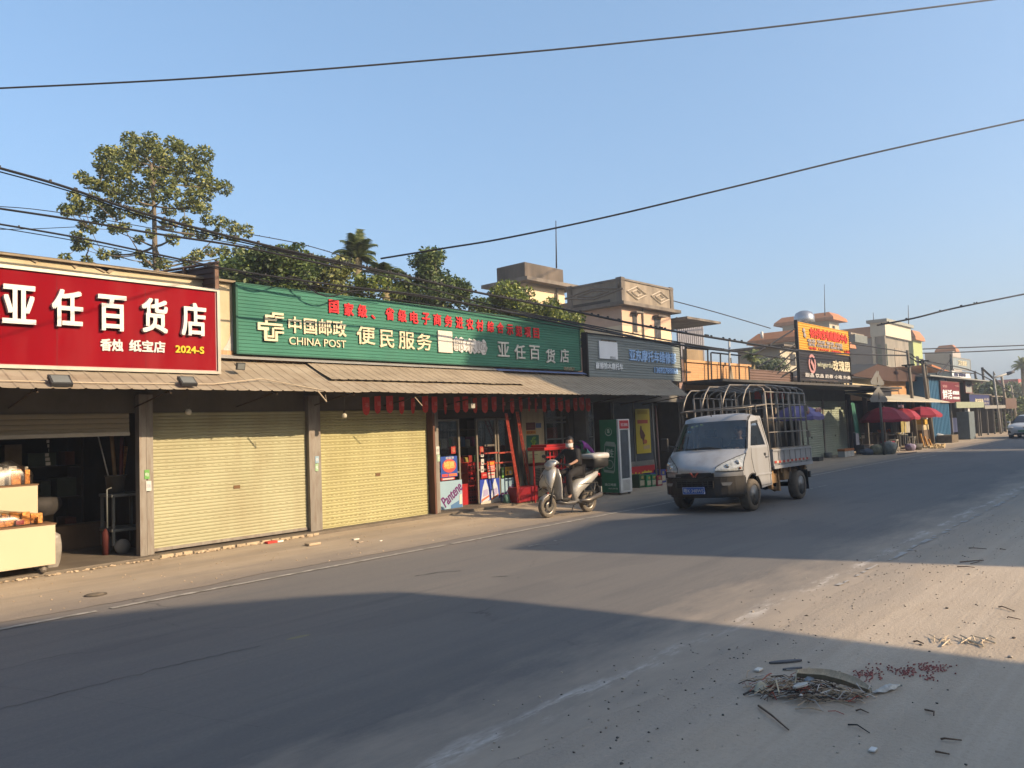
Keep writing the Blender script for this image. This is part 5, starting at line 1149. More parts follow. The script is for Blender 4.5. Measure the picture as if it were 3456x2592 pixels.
def mast(px, ytop, ybot, Y, lab, w_=.03):
    a = gy(px+2, ybot, Y); b = gy(px, ytop, Y); tag(MB().tube([a, b], [w_, w_*.5], 6).build('antenna_mast', mBLK), lab, 'antenna')
mast(1876, 745, 905, 27.5, 'tall thin antenna mast on the concrete water tank', .05); mast(2086, 950, 972, 22, 'short steel rod on the corner of the peach house parapet', .06)
mast(1872, 990, 1020, 24, 'short rod standing between the tower and the parapet', .06)
# grey corrugated cage next to it
a = gy(2285, 1070, 25); b = gy(2372, 1080, 25)
t = thing('grey_mesh_screen', 'grey corrugated rooftop screen right of the peach house canopy', 'screen', ((a[0]+b[0])/2, 25, 0))
pr = []; x = a[0]
while x < b[0]: pr += [(x, 25.0), (x+.12, 25.0), (x+.16, 25.06), (x+.24, 25.06)]; x += .28
part(MB().prism(pr+[(b[0], 25.1), (a[0], 25.1)], 'z', 0, a[2]), 'panel', M('lavender_grey_sheet', (.30, .30, .34), var=.15, scale=2, stretch=(1, 1, .2)), t)
part(MB().box(gy(2318, 1180, 24)[0], gy(2372, 1180, 24)[0], 24, 24.3, 0, gy(2345, 1180, 24)[2]), 'lower_wall', M('weathered_brown', (.34, .24, .13), var=.3, scale=1.5, stretch=(1, 1, .3)), t)
# orange roofed houses
mTER = M('terracotta_roof', (.52, .20, .07), var=.12, scale=3, rough=.6)
mWHH = M('white_house_wall', (.60, .55, .43), var=.06, scale=.8, dirt=.2, dirtcol=(.35, .31, .25)); mGRH = M('grey_render', (.25, .245, .24), var=.12, scale=.6)
def skirt(mb, x0, x1, y0, y1, z, h, out):
    """sloping tiled skirt round a flat roof"""
    A = [(x0-out, y0-out, z), (x1+out, y0-out, z), (x1+out, y1+out, z), (x0-out, y1+out, z)]
    m_ = [(x0-out*.9, y0-out*.9, z+h*.35), (x1+out*.9, y0-out*.9, z+h*.35), (x1+out*.9, y1+out*.9, z+h*.35), (x0-out*.9, y1+out*.9, z+h*.35)]
    B_ = [(x0, y0, z+h), (x1, y0, z+h), (x1, y1, z+h), (x0, y1, z+h)]
    return mb.add(A+m_+B_, [(i, (i+1) % 4, 4+(i+1) % 4, 4+i) for i in range(4)]+[(4+i, 4+(i+1) % 4, 8+(i+1) % 4, 8+i) for i in range(4)]+[(8, 9, 10, 11), (3, 2, 1, 0)])
Y2 = 27.0
def hx(px, py, Y=Y2): return gy(px, py, Y)
x0 = hx(2800, 1110, 30)[0]; x1 = hx(2832, 1110, 30)[0]; zz = hx(2800, 1082, 30)[2]; yb = gx(2640, 1095, x0)[1]
t = thing('orange_roofed_house', 'white house with orange tiled roof skirts and steel water tank behind the billboard', 'house', (x0, 31, 0))
part(MB().box(x0, x1, 30, yb, 0, zz), 'upper_wall', mWHH, t); part(skirt(MB(), x0, x1, 30, yb, zz, .95, .75), 'roof_skirt', mTER, t)
part(MB().box(x0+.9, x0+1.6, 29.97, 30, zz-1.8, zz-.5), 'window', mWIN, t)
xl = hx(2676, 1140, 26)[0]; zl = hx(2676, 1152, 26)[2]; yl = gx(2560, 1150, xl)[1]
part(MB().box(xl, 79, 26, yl, 0, zl), 'lower_wall', mWHH, t); part(skirt(MB(), xl, 79, 26, yl, zl, 1.0, .8), 'roof_skirt', mTER, t)
part(MB().box(x0-4, x0-.1, 30, yl-3, zl+.95, zl+1.75), 'middle_storey', M('dim_glazing', (.17, .19, .18), var=.3), t); part(MB().box(x0-4.3, x0-.1, 29.7, yl-2.7, zl+1.75, zl+1.95), 'eaves', mSTN2, t)
c = gy(2714, 1072, 31); tag(MB().lathe([(1.0, -.6), (1.05, -.5), (1.05, .1), (.85, .5), (.4, .72), (.0, .78)], c, 20).build('steel_water_tank', M('polished_steel', (.55, .57, .6), rough=.25, metal=.8)), 'shiny domed steel water tank on the orange roofed house', 'water tank')
mast(2782, 960, 1065, 30, 'tall thin mast beside the shiny steel water tank', .05)
tag(MB().tube([gy(2571, 1120, 26), gy(2572, 1142, 26)], .12, 8).build('vent_pipe', mWH), 'short white vent pipe on the lower orange roof skirt', 'pipe')
# cream house left below
x0, x1 = hx(2610, 1180, 20)[0], hx(2690, 1200, 20)[0]; z_ = hx(2640, 1172, 20)[2]
ch = house('cream_small_house', 'small cream house with a dark eave between the palm and the billboard', x0+1.0, x1+2, 20, gx(2490, 1190, x0+1)[1], z_, mWHH, [(x0+2.6, x0+3.4, z_-1.1, z_-.4, 0)], eave=.5, ez=.12)
# grey house with white belvedere
GX = hx(2990, 1150, 26)[0]; GX1 = hx(3076, 1150, 26)[0]; gyb = gx(2830, 1150, GX)[1]
g1 = hx(2990, 1090, 26)[2]; g0 = hx(2990, 1125, 26)[2]
t = thing('grey_balcony_house', 'grey rendered house with white parapet and stained balcony corner', 'house', (GX, 27, 0))
yc = gx(2936, 1100, GX)[1]
part(MB().box(GX, GX1, 26, yc, g0-.25, g1+.1), 'white_parapet', M('ivory_wall', (.64, .60, .47), var=.05), t); part(MB().box(GX-.3, GX1+.3, 25.7, yc+.3, g1+.1, g1+.45), 'cornice', M('cornice_grey', (.33, .34, .30)), t)
part(MB().box(GX+.3, GX1-.05, 26.35, yc-.2, 0, g0-.25), 'bay_wall', M('stained_grey_wall', (.29, .26, .21), var=.35, scale=.9, stretch=(1, 1, .3)), t)
part(MB().box(GX-.05, GX+.35, yc-.4, yc-.1, 0, g0-.3), 'pier', mWHH, t)
part(MB().box(GX-.05, GX+.35, 26.1, 26.5, 0, g0-.3), 'pier', M('stained_grey_wall', (.29, .26, .21)), t)
part(MB().box(GX+4.2, GX+7.2, 26.3, 26.349, g0-6, g0-1.4), 'shutter', mSTN2, t)
part(MB().box(GX+.1, GX+.29, 27.0, yc-1.6, g0-3.6, g0-1.2), 'window', M('green_window', (.13, .17, .12)), t)
part(MB().box(GX-.3, GX1+.2, 25.5, yc+.2, g0-5.9, g0-4.6), 'balcony', M('ivory_wall', (.64, .60, .47)), t); part(MB().box(GX-.4, GX1+.3, 25.4, yc+.3, g0-4.6, g0-4.4), 'balcony_rail', M('cornice_grey', (.33, .34, .30)), t)
part(MB().box(GX+.1, GX1, yc, yc+14, 0, g0-.3), 'rear_wall', mGRH, t)
part(MB().add([(GX-.2, yc, g0-.2), (GX-.2, yc+14, g0-.2), (GX+.5, yc+14, g0+1.0), (GX+.5, yc, g0+1.0), (GX+.1, yc, g0-.3), (GX+.1, yc+14, g0-.3)], [(0, 1, 2, 3), (0, 4, 5, 1)]), 'roof_skirt', mTER, t)
mast(2947, 1055, 1090, 28, 'short mast on the left corner of the grey balcony house', .05); mast(3065, 1030, 1105, 26, 'thin mast on the right corner of the grey balcony house', .06)
tag(MB().box(42, 56, 17, 17.3, 0, 4.2).build('tiled_back_wall', tilemat('pink_brown_tile', (.45, .28, .2), (.6, .5, .4), .3, .25)), 'pinkish tiled wall behind the market canopy', 'wall')
# green house
nx0, nx1 = hx(3082, 1170, 27)[0], hx(3112, 1170, 27)[0]; nz = hx(3090, 1150, 27)[2]
t = thing('green_house', 'pale green house with orange roof right of the grey balcony house', 'house', (nx0, 28, 0))
mLG = M('lime_wall', (.42, .50, .20), var=.06)
part(MB().box(nx0, nx1, 27, 33, 0, nz), 'wall', mLG, t); part(skirt(MB(), nx0, nx1-.8, 27, 33, nz, 1.3, .5), 'roof_skirt', mTER, t)
part(MB().box(nx0+1.0, nx0+2.2, 26.96, 27, nz-5, nz-2), 'window', mWIN, t); part(MB().box(nx1, nx1+2, 28, 33, nz-1.5, nz), 'side_loggia', M('loggia_dark', (.12, .07, .06)), t); part(MB().box(nx1+1.2, nx1+2.4, 27.6, 33, nz-1.6, nz+.2), 'end_wall', mWH, t)
# white house farther on
wx0, wx1 = hx(3215, 1190, 24)[0], hx(3242, 1190, 24)[0]; wz_ = hx(3215, 1185, 24)[2]; wyb = gx(3120, 1180, wx0)[1]
t = thing('white_end_house', 'plain pale house with a small orange roof cap behind the blue billboard', 'house', (wx0, 26, 0))
part(MB().box(wx0, wx1, 24, wyb, 0, wz_), 'wall', M('pale_mauve_wall', (.46, .42, .39), var=.05), t); part(skirt(MB(), wx0+2.0, wx1-1.5, 24.4, 26, wz_, 1.0, .5), 'roof_skirt', mTER, t)
t = thing('lime_annex', 'low lime and white annex with a terracotta edge behind the blue shed', 'house', (75, 17, 0))
part(MB().box(71.3, 84, 17, 20, 0, 4.85), 'wall', M('lime_cream_wall', (.55, .56, .33), var=.1), t); part(MB().prism([(71.3, 5.7), (84, 4.85), (84, 4.98), (71.3, 5.85)], 'y', 16.6, 20), 'roof_edge', mTER, t)
tag(MB().box(68.5, 71.5, 14.5, 18, 0, 5.0).build('cream_end_house', M('cream_far_wall', (.62, .58, .44), var=.06)), 'plain cream building end behind the twin black poles', 'house')
t = thing('red_roof_house', 'distant pinkish house with a red roof at the right edge', 'house', (150, 18, 0))
a = gy(3405, 1290, 14); 
part(MB().box(146, 200, 21.8, 30, 0, 5.4), 'wall', M('pink_far_wall', (.42, .28, .22), var=.08), t); part(MB().box(144, 202, 21.4, 30, 5.4, 6.6), 'roof', M('red_far_roof', (.38, .07, .06)), t)

# ================================================================ POLES AND WIRES
mPOL = M('weathered_pole', (.20, .175, .14), var=.2, scale=2, stretch=(1, 1, .3)); mWIR = M('black_cable', (.018, .018, .02), rough=.6)
def pole(pt, pb, Y, r, lab, arms=(), mat=None, name='utility_pole', z0=None):
    a = gy(*pb, Y); b = gy(*pt, Y); z0_ = 0.0; f = (z0_-a[2])/(b[2]-a[2]); base = a+(b-a)*f
    t = thing(name, lab, 'pole', (base[0], base[1], 0)); part(MB().tube([(base[0], base[1], 0), b], [r*.62, r*.45], 10), 'shaft', mat or mPOL, t)
    for (dz, L_) in arms: part(MB().box(b[0]-L_/2, b[0]+L_/2, b[1]-.06, b[1]+.06, b[2]-dz-.05, b[2]-dz+.05).box(b[0]-.1, b[0]+.1, b[1]-L_*.35, b[1]+L_*.35, b[2]-dz+.051, b[2]-dz+.12), 'crossarm', mBLK, t)
    return b
pole((3062, 1182), (3080, 1360), 11.8, .17, 'brown wooden utility pole in front of the orange market wall', ((.9, .9),))
pole((3112, 1212), (3132, 1365), 11.6, .19, 'utility pole rising beside the blue shed with cables at its top', ((.2, 1.0),))
pole((3123, 1222), (3138, 1365), 11.9, .12, 'thinner pole just right of the pole at the blue shed')
pole((3290, 1252), (3300, 1330), 16.6, .22, 'black pole behind the navy sign, left of the taller one', (), mBLK); pole((3315, 1240), (3325, 1330), 16.6, .26, 'taller black pole behind the navy sign', (), mBLK)
pole((3380, 1270), (3400, 1400), 12.2, .22, 'pale leaning pole among vines right of the street lamp', (), M('pale_pole', (.45, .40, .33))); pole((3412, 1300), (3425, 1380), 12.6, .16, 'short pale pole farther along among the vines', (), M('pale_pole', (.45, .40, .33)))
# street lamp
a = gy(3366, 1345, 11.6); b = gy(3354, 1275, 11.6); t = thing('street_lamp', 'slim pale street lamp with one arm over the road', 'street lamp', (a[0], a[1], 0))
mPL = M('pale_lamp_metal', (.50, .50, .48), metal=.3); part(MB().tube([(a[0]+.4, a[1], 0), b], [.09, .06], 10), 'shaft', mPL, t)
h1, h2 = gy(3398, 1262, 11.0), gy(3424, 1253, 10.5); part(MB().tube([b, h1], .08, 6), 'arm', mPL, t); part(MB().tube([h1, h2], [.14, .10], 8), 'lamp_head', M('lamp_head_grey', (.25, .25, .26)), t); part(MB().tube([b, gy(3353, 1255, 11.6), gy(3358, 1265, 11.6)], .05, 5), 'bracket', mPL, t)
# road sign seen from the back
sb = gz(2982, 1536); SX, SYY = sb[0]+.1, sb[1]
t = thing('warning_sign_post', 'grey post with two triangular road signs seen from behind', 'road sign', (SX, SYY, 0)); mSG = M('sign_back', (.20, .195, .18), var=.1)
tp = gy(2961, 1252, SYY); part(MB().tube([(SX, SYY, 0), (tp[0], tp[1], tp[2])], .055, 10), 'post', M('grey_post', (.19, .20, .18)), t)
def tri(cx_, cy_, hw_px, top, bot, k):
    A = gy(cx_-hw_px, bot, SYY-.07); B_ = gy(cx_+hw_px, bot, SYY-.07); T = gy(cx_-4, top, SYY-.07); c_ = gy(cx_-2, top, SYY-.07)
    xm = (A[0]+B_[0])/2; e = .10
    pl = [(A[0]+e, A[2]), (B_[0]-e, A[2]), (B_[0], A[2]+e*1.3), (xm+e*.6, T[2]-.04), (xm, T[2]), (xm-e*.6, T[2]-.04), (A[0], A[2]+e*1.3)]
    o = part(MB().prism(pl, 'y', SYY-.075, SYY-.06), 'triangle_plate', mSG, t)
    part(MB().box(xm-.03, xm+.03, SYY-.10, SYY-.076, A[2]+.12, T[2]-.3), 'bracket', mSTN2, o)
tri(2961, 0, 23, 1250, 1298, 0); tri(2966, 0, 30, 1302, 1357, 1)

def wire(pts, wpx, name, lab, cat='cable', bumps=0, grp=None):
    """pts: (px,py,Y) along the run; thickness grows so that the drawn size is that of a thick cable bundle"""
    P = [np.array(gy(a, b, Y)) for a, b, Y in pts]
    # smooth
    Q = []
    for i in range(len(P)-1):
        p0, p1, p2, p3 = P[max(i-1, 0)], P[i], P[i+1], P[min(i+2, len(P)-1)]
        for k in range(6):
            s_ = k/6; Q.append(.5*((2*p1)+(-p0+p2)*s_+(2*p0-5*p1+4*p2-p3)*s_**2+(-p0+3*p1-3*p2+p3)*s_**3))
    Q.append(P[-1]); rs = [max(.004, wpx*dist(q)/(2*FPX)) for q in Q]
    mb = MB().tube(Q, rs, 5)
    if bumps:
        r2 = random.Random(bumps)
        for i in range(bumps):
            k = r2.randrange(len(Q)-1); q = Q[k]*(1-r2.random())+Q[k+1]*0; q = Q[k]+(Q[k+1]-Q[k])*r2.random(); s_ = rs[k]
            s_ *= .75; mb.box(q[0]-s_*.9, q[0]+s_*.9, q[1]-s_, q[1]+s_, q[2]-s_*.5, q[2]+s_*2.6)
    o = mb.build(name, mWIR); tag(o, lab, cat, grp); return o
wire([(-40, 300, 7), (700, 262, 7), (1400, 208, 7), (2100, 145, 7), (2800, 68, 7), (3420, -10, 7)], 6.5, 'overhead_cable', 'single black cable crossing the sky highest of all')
wire([(1285, 873, 15), (1500, 838, 13.5), (1700, 805, 12), (2050, 732, 10), (2500, 625, 8), (3000, 505, 7), (3500, 395, 6)], 6.5, 'overhead_cable', 'black cable rising from the palm across the sky to the right edge')
wire([(-30, 560, 12), (200, 625, 12), (450, 710, 12), (700, 780, 12), (1000, 853, 12), (1150, 885, 12)], 10, 'cable_bundle', 'thick upper cable bundle falling past the large tree', bumps=16)
wire([(-30, 572, 12.05), (250, 650, 12.05), (600, 765, 12.05), (1150, 893, 12.05)], 5, 'overhead_cable', 'thin cable just under the thick upper bundle at the large tree')
wire([(1150, 885, 12), (1350, 928, 12), (1600, 985, 12), (1900, 1043, 12), (2200, 1105, 12), (2500, 1155, 12), (2690, 1185, 12)], 8, 'cable_bundle', 'knotted cable bundle running above the green and grey signs', bumps=60)
wire([(840, 790, 12), (1000, 820, 12), (1110, 850, 12), (1200, 880, 12)], 3, 'overhead_cable', 'short thin messenger wire above the shrubs left of the palm', bumps=12)
wire([(-30, 700, 11.6), (250, 742, 11.6), (500, 785, 11.6), (750, 822, 11.6), (900, 850, 11.6), (1150, 905, 11.6)], 8, 'cable_bundle', 'middle cable bundle crossing the lower crown of the large tree')
wire([(-30, 695, 11.65), (250, 725, 11.65), (900, 842, 11.65), (1400, 940, 11.65)], 3, 'overhead_cable', 'thin cable just above the middle bundle')
wire([(-30, 752, 11.4), (250, 800, 11.4), (480, 848, 11.4), (750, 905, 11.4), (900, 930, 11.4), (1150, 965, 11.4), (1500, 1010, 11.4), (1960, 1105, 11.4), (2300, 1165, 11.4), (2460, 1185, 11.4)], 7, 'cable_bundle', 'lower cable bundle running just over the red sign and the green sign', bumps=10)
wire([(-30, 765, 11.45), (250, 812, 11.45), (600, 880, 11.45), (1000, 955, 11.45), (1960, 1112, 11.45)], 3.5, 'overhead_cable', 'thin cable just below the lower bundle')
wire([(780, 905, 12.2), (900, 950, 12.2), (1000, 935, 12.2), (1100, 1000, 12.2), (1300, 985, 12.2), (1900, 1085, 12.2), (2290, 1170, 12.2)], 5, 'overhead_cable', 'sagging loop of cable along the top edge of the green sign')
wire([(1150, 890, 12.3), (1400, 960, 12.3), (1700, 1040, 12.3), (2000, 1100, 12.3), (2320, 1160, 12.3), (2680, 1215, 12.3)], 5, 'overhead_cable', 'plain cable under the knotted bundle toward the billboard')
wire([(-30, 775, 14), (120, 772, 14), (270, 765, 14)], 2.5, 'overhead_cable', 'faint short wire at the left edge behind the bundles')
wire([(2270, 1015, 22), (2420, 1055, 23), (2600, 1108, 26)], 3.5, 'overhead_cable', 'thin wire from the peach house roof to the orange roofed house')
wire([(2870, 1160, 12), (3060, 1190, 11.8), (3112, 1215, 11.6), (3290, 1255, 11.8), (3420, 1330, 12)], 4, 'overhead_cable', 'cable strung between the poles by the blue shed')
wire([(2960, 1098, 14), (3080, 1075, 12), (3200, 1045, 10.5), (3320, 1020, 9), (3470, 990, 8)], 6, 'overhead_cable', 'dark cable rising to the right edge above the grey balcony house', bumps=9)
wire([(3115, 1178, 13), (3280, 1172, 12), (3470, 1165, 11)], 4, 'overhead_cable', 'upper of two level wires at the right edge'); wire([(3115, 1192, 13), (3280, 1187, 12), (3470, 1178, 11)], 4, 'overhead_cable', 'lower of two level wires at the right edge')
wire([(3062, 1200, 11.8), (3112, 1228, 11.6), (3200, 1255, 11.8), (3292, 1260, 11.8)], 4, 'overhead_cable', 'lower cable strung between the poles by the blue shed'); wire([(2680, 1180, 12), (2870, 1195, 12), (3060, 1200, 11.8)], 5, 'overhead_cable', 'cable running behind the billboard to the wooden pole')
wire([(3315, 1243, 11.8), (3345, 1270, 11.8), (3385, 1305, 12.2)], 7, 'guy_cable', 'thick cable sloping from the taller black pole to the vines')
# shop birds / clips: tangle at the palm
r2 = random.Random(31)
for k in range(3):
    P = [(1130+r2.uniform(-60, 60), 880+r2.uniform(-15, 25), 12+r2.uniform(-.2, .2)) for _ in range(7)]; P.sort()
    wire(P, 2.5, 'cable_tangle', ['loose tangled wire loop left of the palm crown', 'second loose wire loop in the tangle by the palm', 'third loose wire loop in the tangle by the palm'][k])
# ================================================================ MARKET STALLS
def umbrella(name, lab, px, apex, rim, hw, Y, mat, grp=None, tilt=0.0):
    c = gy(px, rim, Y); D = dist(c); r = hw*D/FPX; zt = gy(px, apex, Y)[2]; zr = c[2]
    t = thing(name, lab, 'umbrella', (c[0], Y, 0), grp); n = 8
    mb = MB(); vs = [(c[0], Y, zt)]
    for k, (f, h) in enumerate(((.35, .10), (.68, .38), (1.0, 1.0))):
        for i in range(n*2):
            th = 2*pi*i/(n*2)+.2; q = f*(1 if i % 2 == 0 else .95); dz = (zt-zr)*h - (0 if i % 2 == 0 else -.04*f)
            vs.append((c[0]+r*q*cos(th), Y+r*q*sin(th), zt-dz+tilt*cos(th)*f))
    m = n*2; fs = [(0, 1+i, 1+(i+1) % m) for i in range(m)]+[(1+j*m+i, 1+(j+1)*m+i, 1+(j+1)*m+(i+1) % m, 1+j*m+(i+1) % m) for j in range(2) for i in range(m)]
    v2 = [(x, y, z-.13) for x, y, z in vs[1+2*m:]]; b0 = len(vs); vs += v2; fs += [(1+2*m+i, b0+i, b0+(i+1) % m, 1+2*m+(i+1) % m) for i in range(m)]
    part(mb.add(vs, fs), 'canopy', mat, t); part(MB().tube([(c[0], Y, 0), (c[0], Y, zt+.05)], .02, 6), 'pole', M('umbrella_pole', (.4, .4, .42)), t)
    mb = MB()
    for i in range(n): th = 2*pi*i/n+.2; mb.tube([(c[0], Y, zt-.3), (c[0]+r*.95*cos(th), Y+r*.95*sin(th), zr-.02)], .008, 3)
    part(mb, 'ribs', mBLK, t); part(MB().lathe([(.22, 0), (.22, .08), (.03, .10)], (c[0], Y, 0), 12), 'base', mCONC, t)
    return t, c, r
mUR = M('market_red_cloth', (.36, .025, .05), rough=.7, var=.10, scale=2); mUP = M('market_purple_cloth', (.20, .17, .38), rough=.7, var=.2, scale=3)
t, c, r = umbrella('market_umbrella', 'nearest red market umbrella with pale printing behind the road sign post', 2986, 1373, 1414, 78, 11.3, mUR)
part(textmb('冰红茶饮品', c[0]-.5, c[0]+.4, 2.12, 2.26, 10.55, .01, .01), 'lettering', M('umbrella_print', (.5, .3, .32)), t)
umbrella('market_umbrella', 'small middle red umbrella between the two bigger red ones', 3050, 1378, 1407, 50, 11.6, mUR)
umbrella('market_umbrella', 'farthest red market umbrella in front of the blue shed', 3110, 1372, 1400, 62, 11.2, mUR)
t, c, r = umbrella('market_umbrella', 'purple and white market umbrella seen through the truck cage', 2692, 1368, 1405, 84, 11.0, mUP)
for k, (dx, dz) in enumerate(((-.55, .12), (.1, .1), (.7, .12))): part(MB().ball((c[0]+dx, 10.99-.75*r+abs(dx)*.2, c[2]+dz+.06), .16, 2, 0, (1, .3, .8)), 'printed_patch', M('umbrella_orange', (.5, .25, .2), var=.4, scale=8), t)
mSTY = M('styrofoam', (.62, .63, .60), var=.04); mGT = M('green_tarp', (.06, .24, .17), var=.15); mBRN = M('brown_tub', (.30, .12, .05)); mGRY = M('grey_stuff', (.22, .23, .21), var=.3)
def mbox(name, lab, cat, px, py, wd, dp, h, mat, z0=0.005, Y=None, grp=None):
    c = gz(px, py) if Y is None else gy(px, py, Y)
    return tag(MB().box(c[0]-wd/2, c[0]+wd/2, c[1], c[1]+dp, z0, z0+h, .01).build(name, mat), lab, cat, grp)
def tbl(lab, px, py, wd, dp, h, mat, name='stall_table'):
    c = gz(px, py); x, y = c[0], c[1]; t = thing(name, lab, 'table', (x, y, 0.005))
    part(MB().box(x-wd/2, x+wd/2, y, y+dp, h-.03, h), 'top', mat, t)
    for sx in (-1, 1):
        for yy in (y+.05, y+dp-.05): part(MB().box(x+sx*(wd/2-.05)-.02, x+sx*(wd/2-.05)+.02, yy-.02, yy+.02, .005, h-.03), 'leg', mGRY, t)
    return c
for k, (dx, lab) in enumerate(((-.42, 'left white styrofoam box with an orange lid by the green shutter'), (0, 'middle white styrofoam box with an orange lid by the green shutter'), (.42, 'right white styrofoam box with an orange lid by the green shutter'))):
    c = gz(2868, 1541); t = thing('styrofoam_box', lab, 'box', (c[0]+dx, c[1], .005))
    part(MB().box(c[0]+dx-.18, c[0]+dx+.18, c[1], c[1]+.3, .005, .26, .01), 'body', mSTY, t); part(MB().box(c[0]+dx-.2, c[0]+dx+.2, c[1]-.02, c[1]+.32, .26, .36, .01), 'lid', M('orange_lid', (.45, .17, .05), var=.15), t)
c = gz(2796, 1545); t = tag(MB().lathe([(.16, 0), (.19, .22), (.15, .23)], (c[0], c[1], .005), 14).build('basin', mGRY), 'grey basin on the apron by the truck tailgate', 'basin'); mbox('black_bag', 'dark sack lying beside the grey basin at the green shutter', 'sack', 2772, 1556, .5, .3, .16, M('dark_sack', (.08, .08, .075), var=.3))
c = gy(2875, 1470, 12.4); t = tag(MB().grid(lambda u, v: (c[0]-.1+.55*u*(1+.5*v), 12.3+.05*sin(9*u)-.1*v, 2.35-1.45*v+.1*sin(5*u)), 16, 8).build('green_tarp', mGT), 'green tarpaulin hanging beside the closed green shutter', 'tarpaulin')
mbox('blue_barrel', 'dark blue barrel under the green tarpaulin', 'barrel', 2897, 1522, .5, .5, .95, M('dark_blue_plastic', (.03, .05, .11)))
c = tbl('market table with white trays left of the road sign post', 2942, 1516, 1.7, .8, .8, mGRY)
for i in range(7): tag(MB().box(c[0]-.8+i*.23, c[0]-.62+i*.23, c[1]+.05, c[1]+.3, .802, .86+.02*(i % 3), .008).build('tray', mSTY if i % 2 else mGRY), 'small tray of produce on the market table left of the sign post', 'tray', 'trays on the market table')
mbox('foam_board', 'white styrofoam slab standing on the market table', 'board', 2915, 1513, .9, .06, .25, mSTY, .55)
mbox('grey_crate_row', 'low dark produce bench below the white trays', 'bench', 2935, 1530, 1.4, .4, .42, M('dark_bench', (.09, .08, .08), var=.3))
def sackp(lab, px, py, rx, h, mat, sd): c = gz(px, py); return sack('market_sack', lab, (c[0], c[1], 0.005), rx, rx*.8, h, mat, sd)
mSK = M('grey_net_sack', (.30, .31, .27), var=.3, scale=12, bump=.4)
sackp('full grey sack standing just right of the road sign post', 3002, 1533, .42, .62, mSK, 3); sackp('slumped pale sack left of the road sign post', 2962, 1534, .4, .48, M('olive_sack', (.34, .33, .22), var=.3, scale=10), 6); sackp('bluish sack lying left of the slumped pale sack', 2930, 1535, .4, .3, M('bluish_sack', (.16, .20, .27), var=.3, scale=9), 9)
def stool(lab, px, py, s_=.34, h=.45, mat=None):
    c = gz(px, py); x, y = c[0], c[1]; t = thing('plastic_stool', lab, 'stool', (x, y, .005)); mat = mat or M('plastic_cream', (.55, .53, .46))
    part(MB().box(x-s_/2, x+s_/2, y, y+s_, h-.04, h, .01), 'seat', mat, t)
    for sx in (-1, 1):
        for yy in (y+.02, y+s_-.04): part(MB().prism([(x+sx*s_*.42-.02, h-.04), (x+sx*s_*.42+.03, h-.04), (x+sx*s_*.52+.03, .005), (x+sx*s_*.52-.02, .005)], 'y', yy, yy+.03), 'leg', mat, t)
stool('white plastic stool right of the full grey sack', 3032, 1526, .36, .6); stool('white plastic stool in front of the far umbrella', 3092, 1512, .36, .6); stool('tall pale stool near the yellow boxes', 3094, 1500, .34, .95)
c = tbl('market table with orange fruit under the middle umbrella', 3018, 1512, 1.9, .8, .85, M('table_wood', (.28, .2, .12)))
r2 = random.Random(12)
for i in range(26): tag(MB().ball((c[0]-.85+r2.random()*1.7, c[1]+.08+r2.random()*.5, .85+.055+(.07 if i % 3 == 0 else 0)), .06, 1).build('orange_fruit', M('orange_fruit', (.65, .18, .03), var=.2)), 'orange fruit heaped on the wooden market table', 'fruit', 'oranges on the market table')
mbox('red_basin', 'dark red basin below the fruit table', 'basin', 3015, 1524, .7, .45, .5, M('market_dark_red', (.25, .02, .05)))
c = tbl('steel market stand with bowls under the umbrellas', 3056, 1514, 1.3, .7, .75, mGRY)
for i in range(5): tag(MB().lathe([(.07, 0), (.14, .09), (.13, .09)], (c[0]-.5+i*.25, c[1]+.2, .752), 10).build('bowl', mSTY if i % 2 else M('dull_gold', (.35, .27, .1))), 'small bowl standing on the steel market stand', 'bowl', 'bowls on the market stand')
sackp('lilac bag beside the steel market stand', 3074, 1521, .3, .36, M('lilac_bag', (.35, .30, .42), var=.2), 4); c = gz(3100, 1518); tag(MB().lathe([(.34, 0), (.42, .30), (.38, .30)], (c[0], c[1]+.2, .005), 16).build('wicker_basket', M('dark_wicker', (.12, .11, .09), var=.3, scale=20)), 'round dark basket on the ground near the far umbrella', 'basket')
for k, (px, py, wd, z0, h, mat, lab) in enumerate(((3132, 1502, 1.3, .0, .85, M('stall_brown', (.16, .11, .07)), 'brown stall cabinet in front of the blue shed'), (3130, 1502, 1.1, .86, .3, M('cream_crate', (.60, .50, .30)), 'cream box on the brown stall cabinet'), (3134, 1502, .9, 1.17, .28, M('yellow_crate', (.62, .38, .06)), 'yellow crate on top of the cream box'), (3136, 1502, .22, 1.46, .4, mWH, 'white jug on top of the yellow crate'))): mbox('stall_box' if k else 'stall_cabinet', lab, 'box' if k else 'cabinet', px, py, wd, .5, h, mat, z0+.005)
c = gz(3128, 1508)
for i, lab in enumerate(('slanted orange board leaning against the stall cabinet', 'lower orange board lying before the stall cabinet', 'orange board half hidden behind the other two boards')): tag(MB().prism([(c[0]-.9+i*.3, .02), (c[0]-.8+i*.3, .02), (c[0]-1.3+i*.3, .75-.15*i), (c[0]-1.4+i*.3, .75-.15*i)], 'y', c[1]-.1-.12*i, c[1]-.02-.12*i).build('orange_board', M('orange_wood', (.62, .34, .10), var=.3)), lab, 'board')
sackp('white sack slumped against the foot of the blue shed', 3162, 1494, .55, .6, M('white_sack', (.42, .45, .48), var=.2), 13)
r2 = random.Random(17); mb = MB()
for i in range(120):
    c = gz(3140+r2.uniform(-25, 45), 1508+r2.uniform(-5, 6)); s_ = r2.uniform(.04, .16); mb.box(c[0]-s_, c[0]+s_, c[1]-s_*.5, c[1]+s_*.5, .005, .005+s_*r2.uniform(.2, .8))
tag(mb.build('wood_litter', M('straw_litter', (.60, .45, .24), var=.3)), 'sunlit heap of straw and wood scraps by the yellow crates', 'litter', kind='stuff')
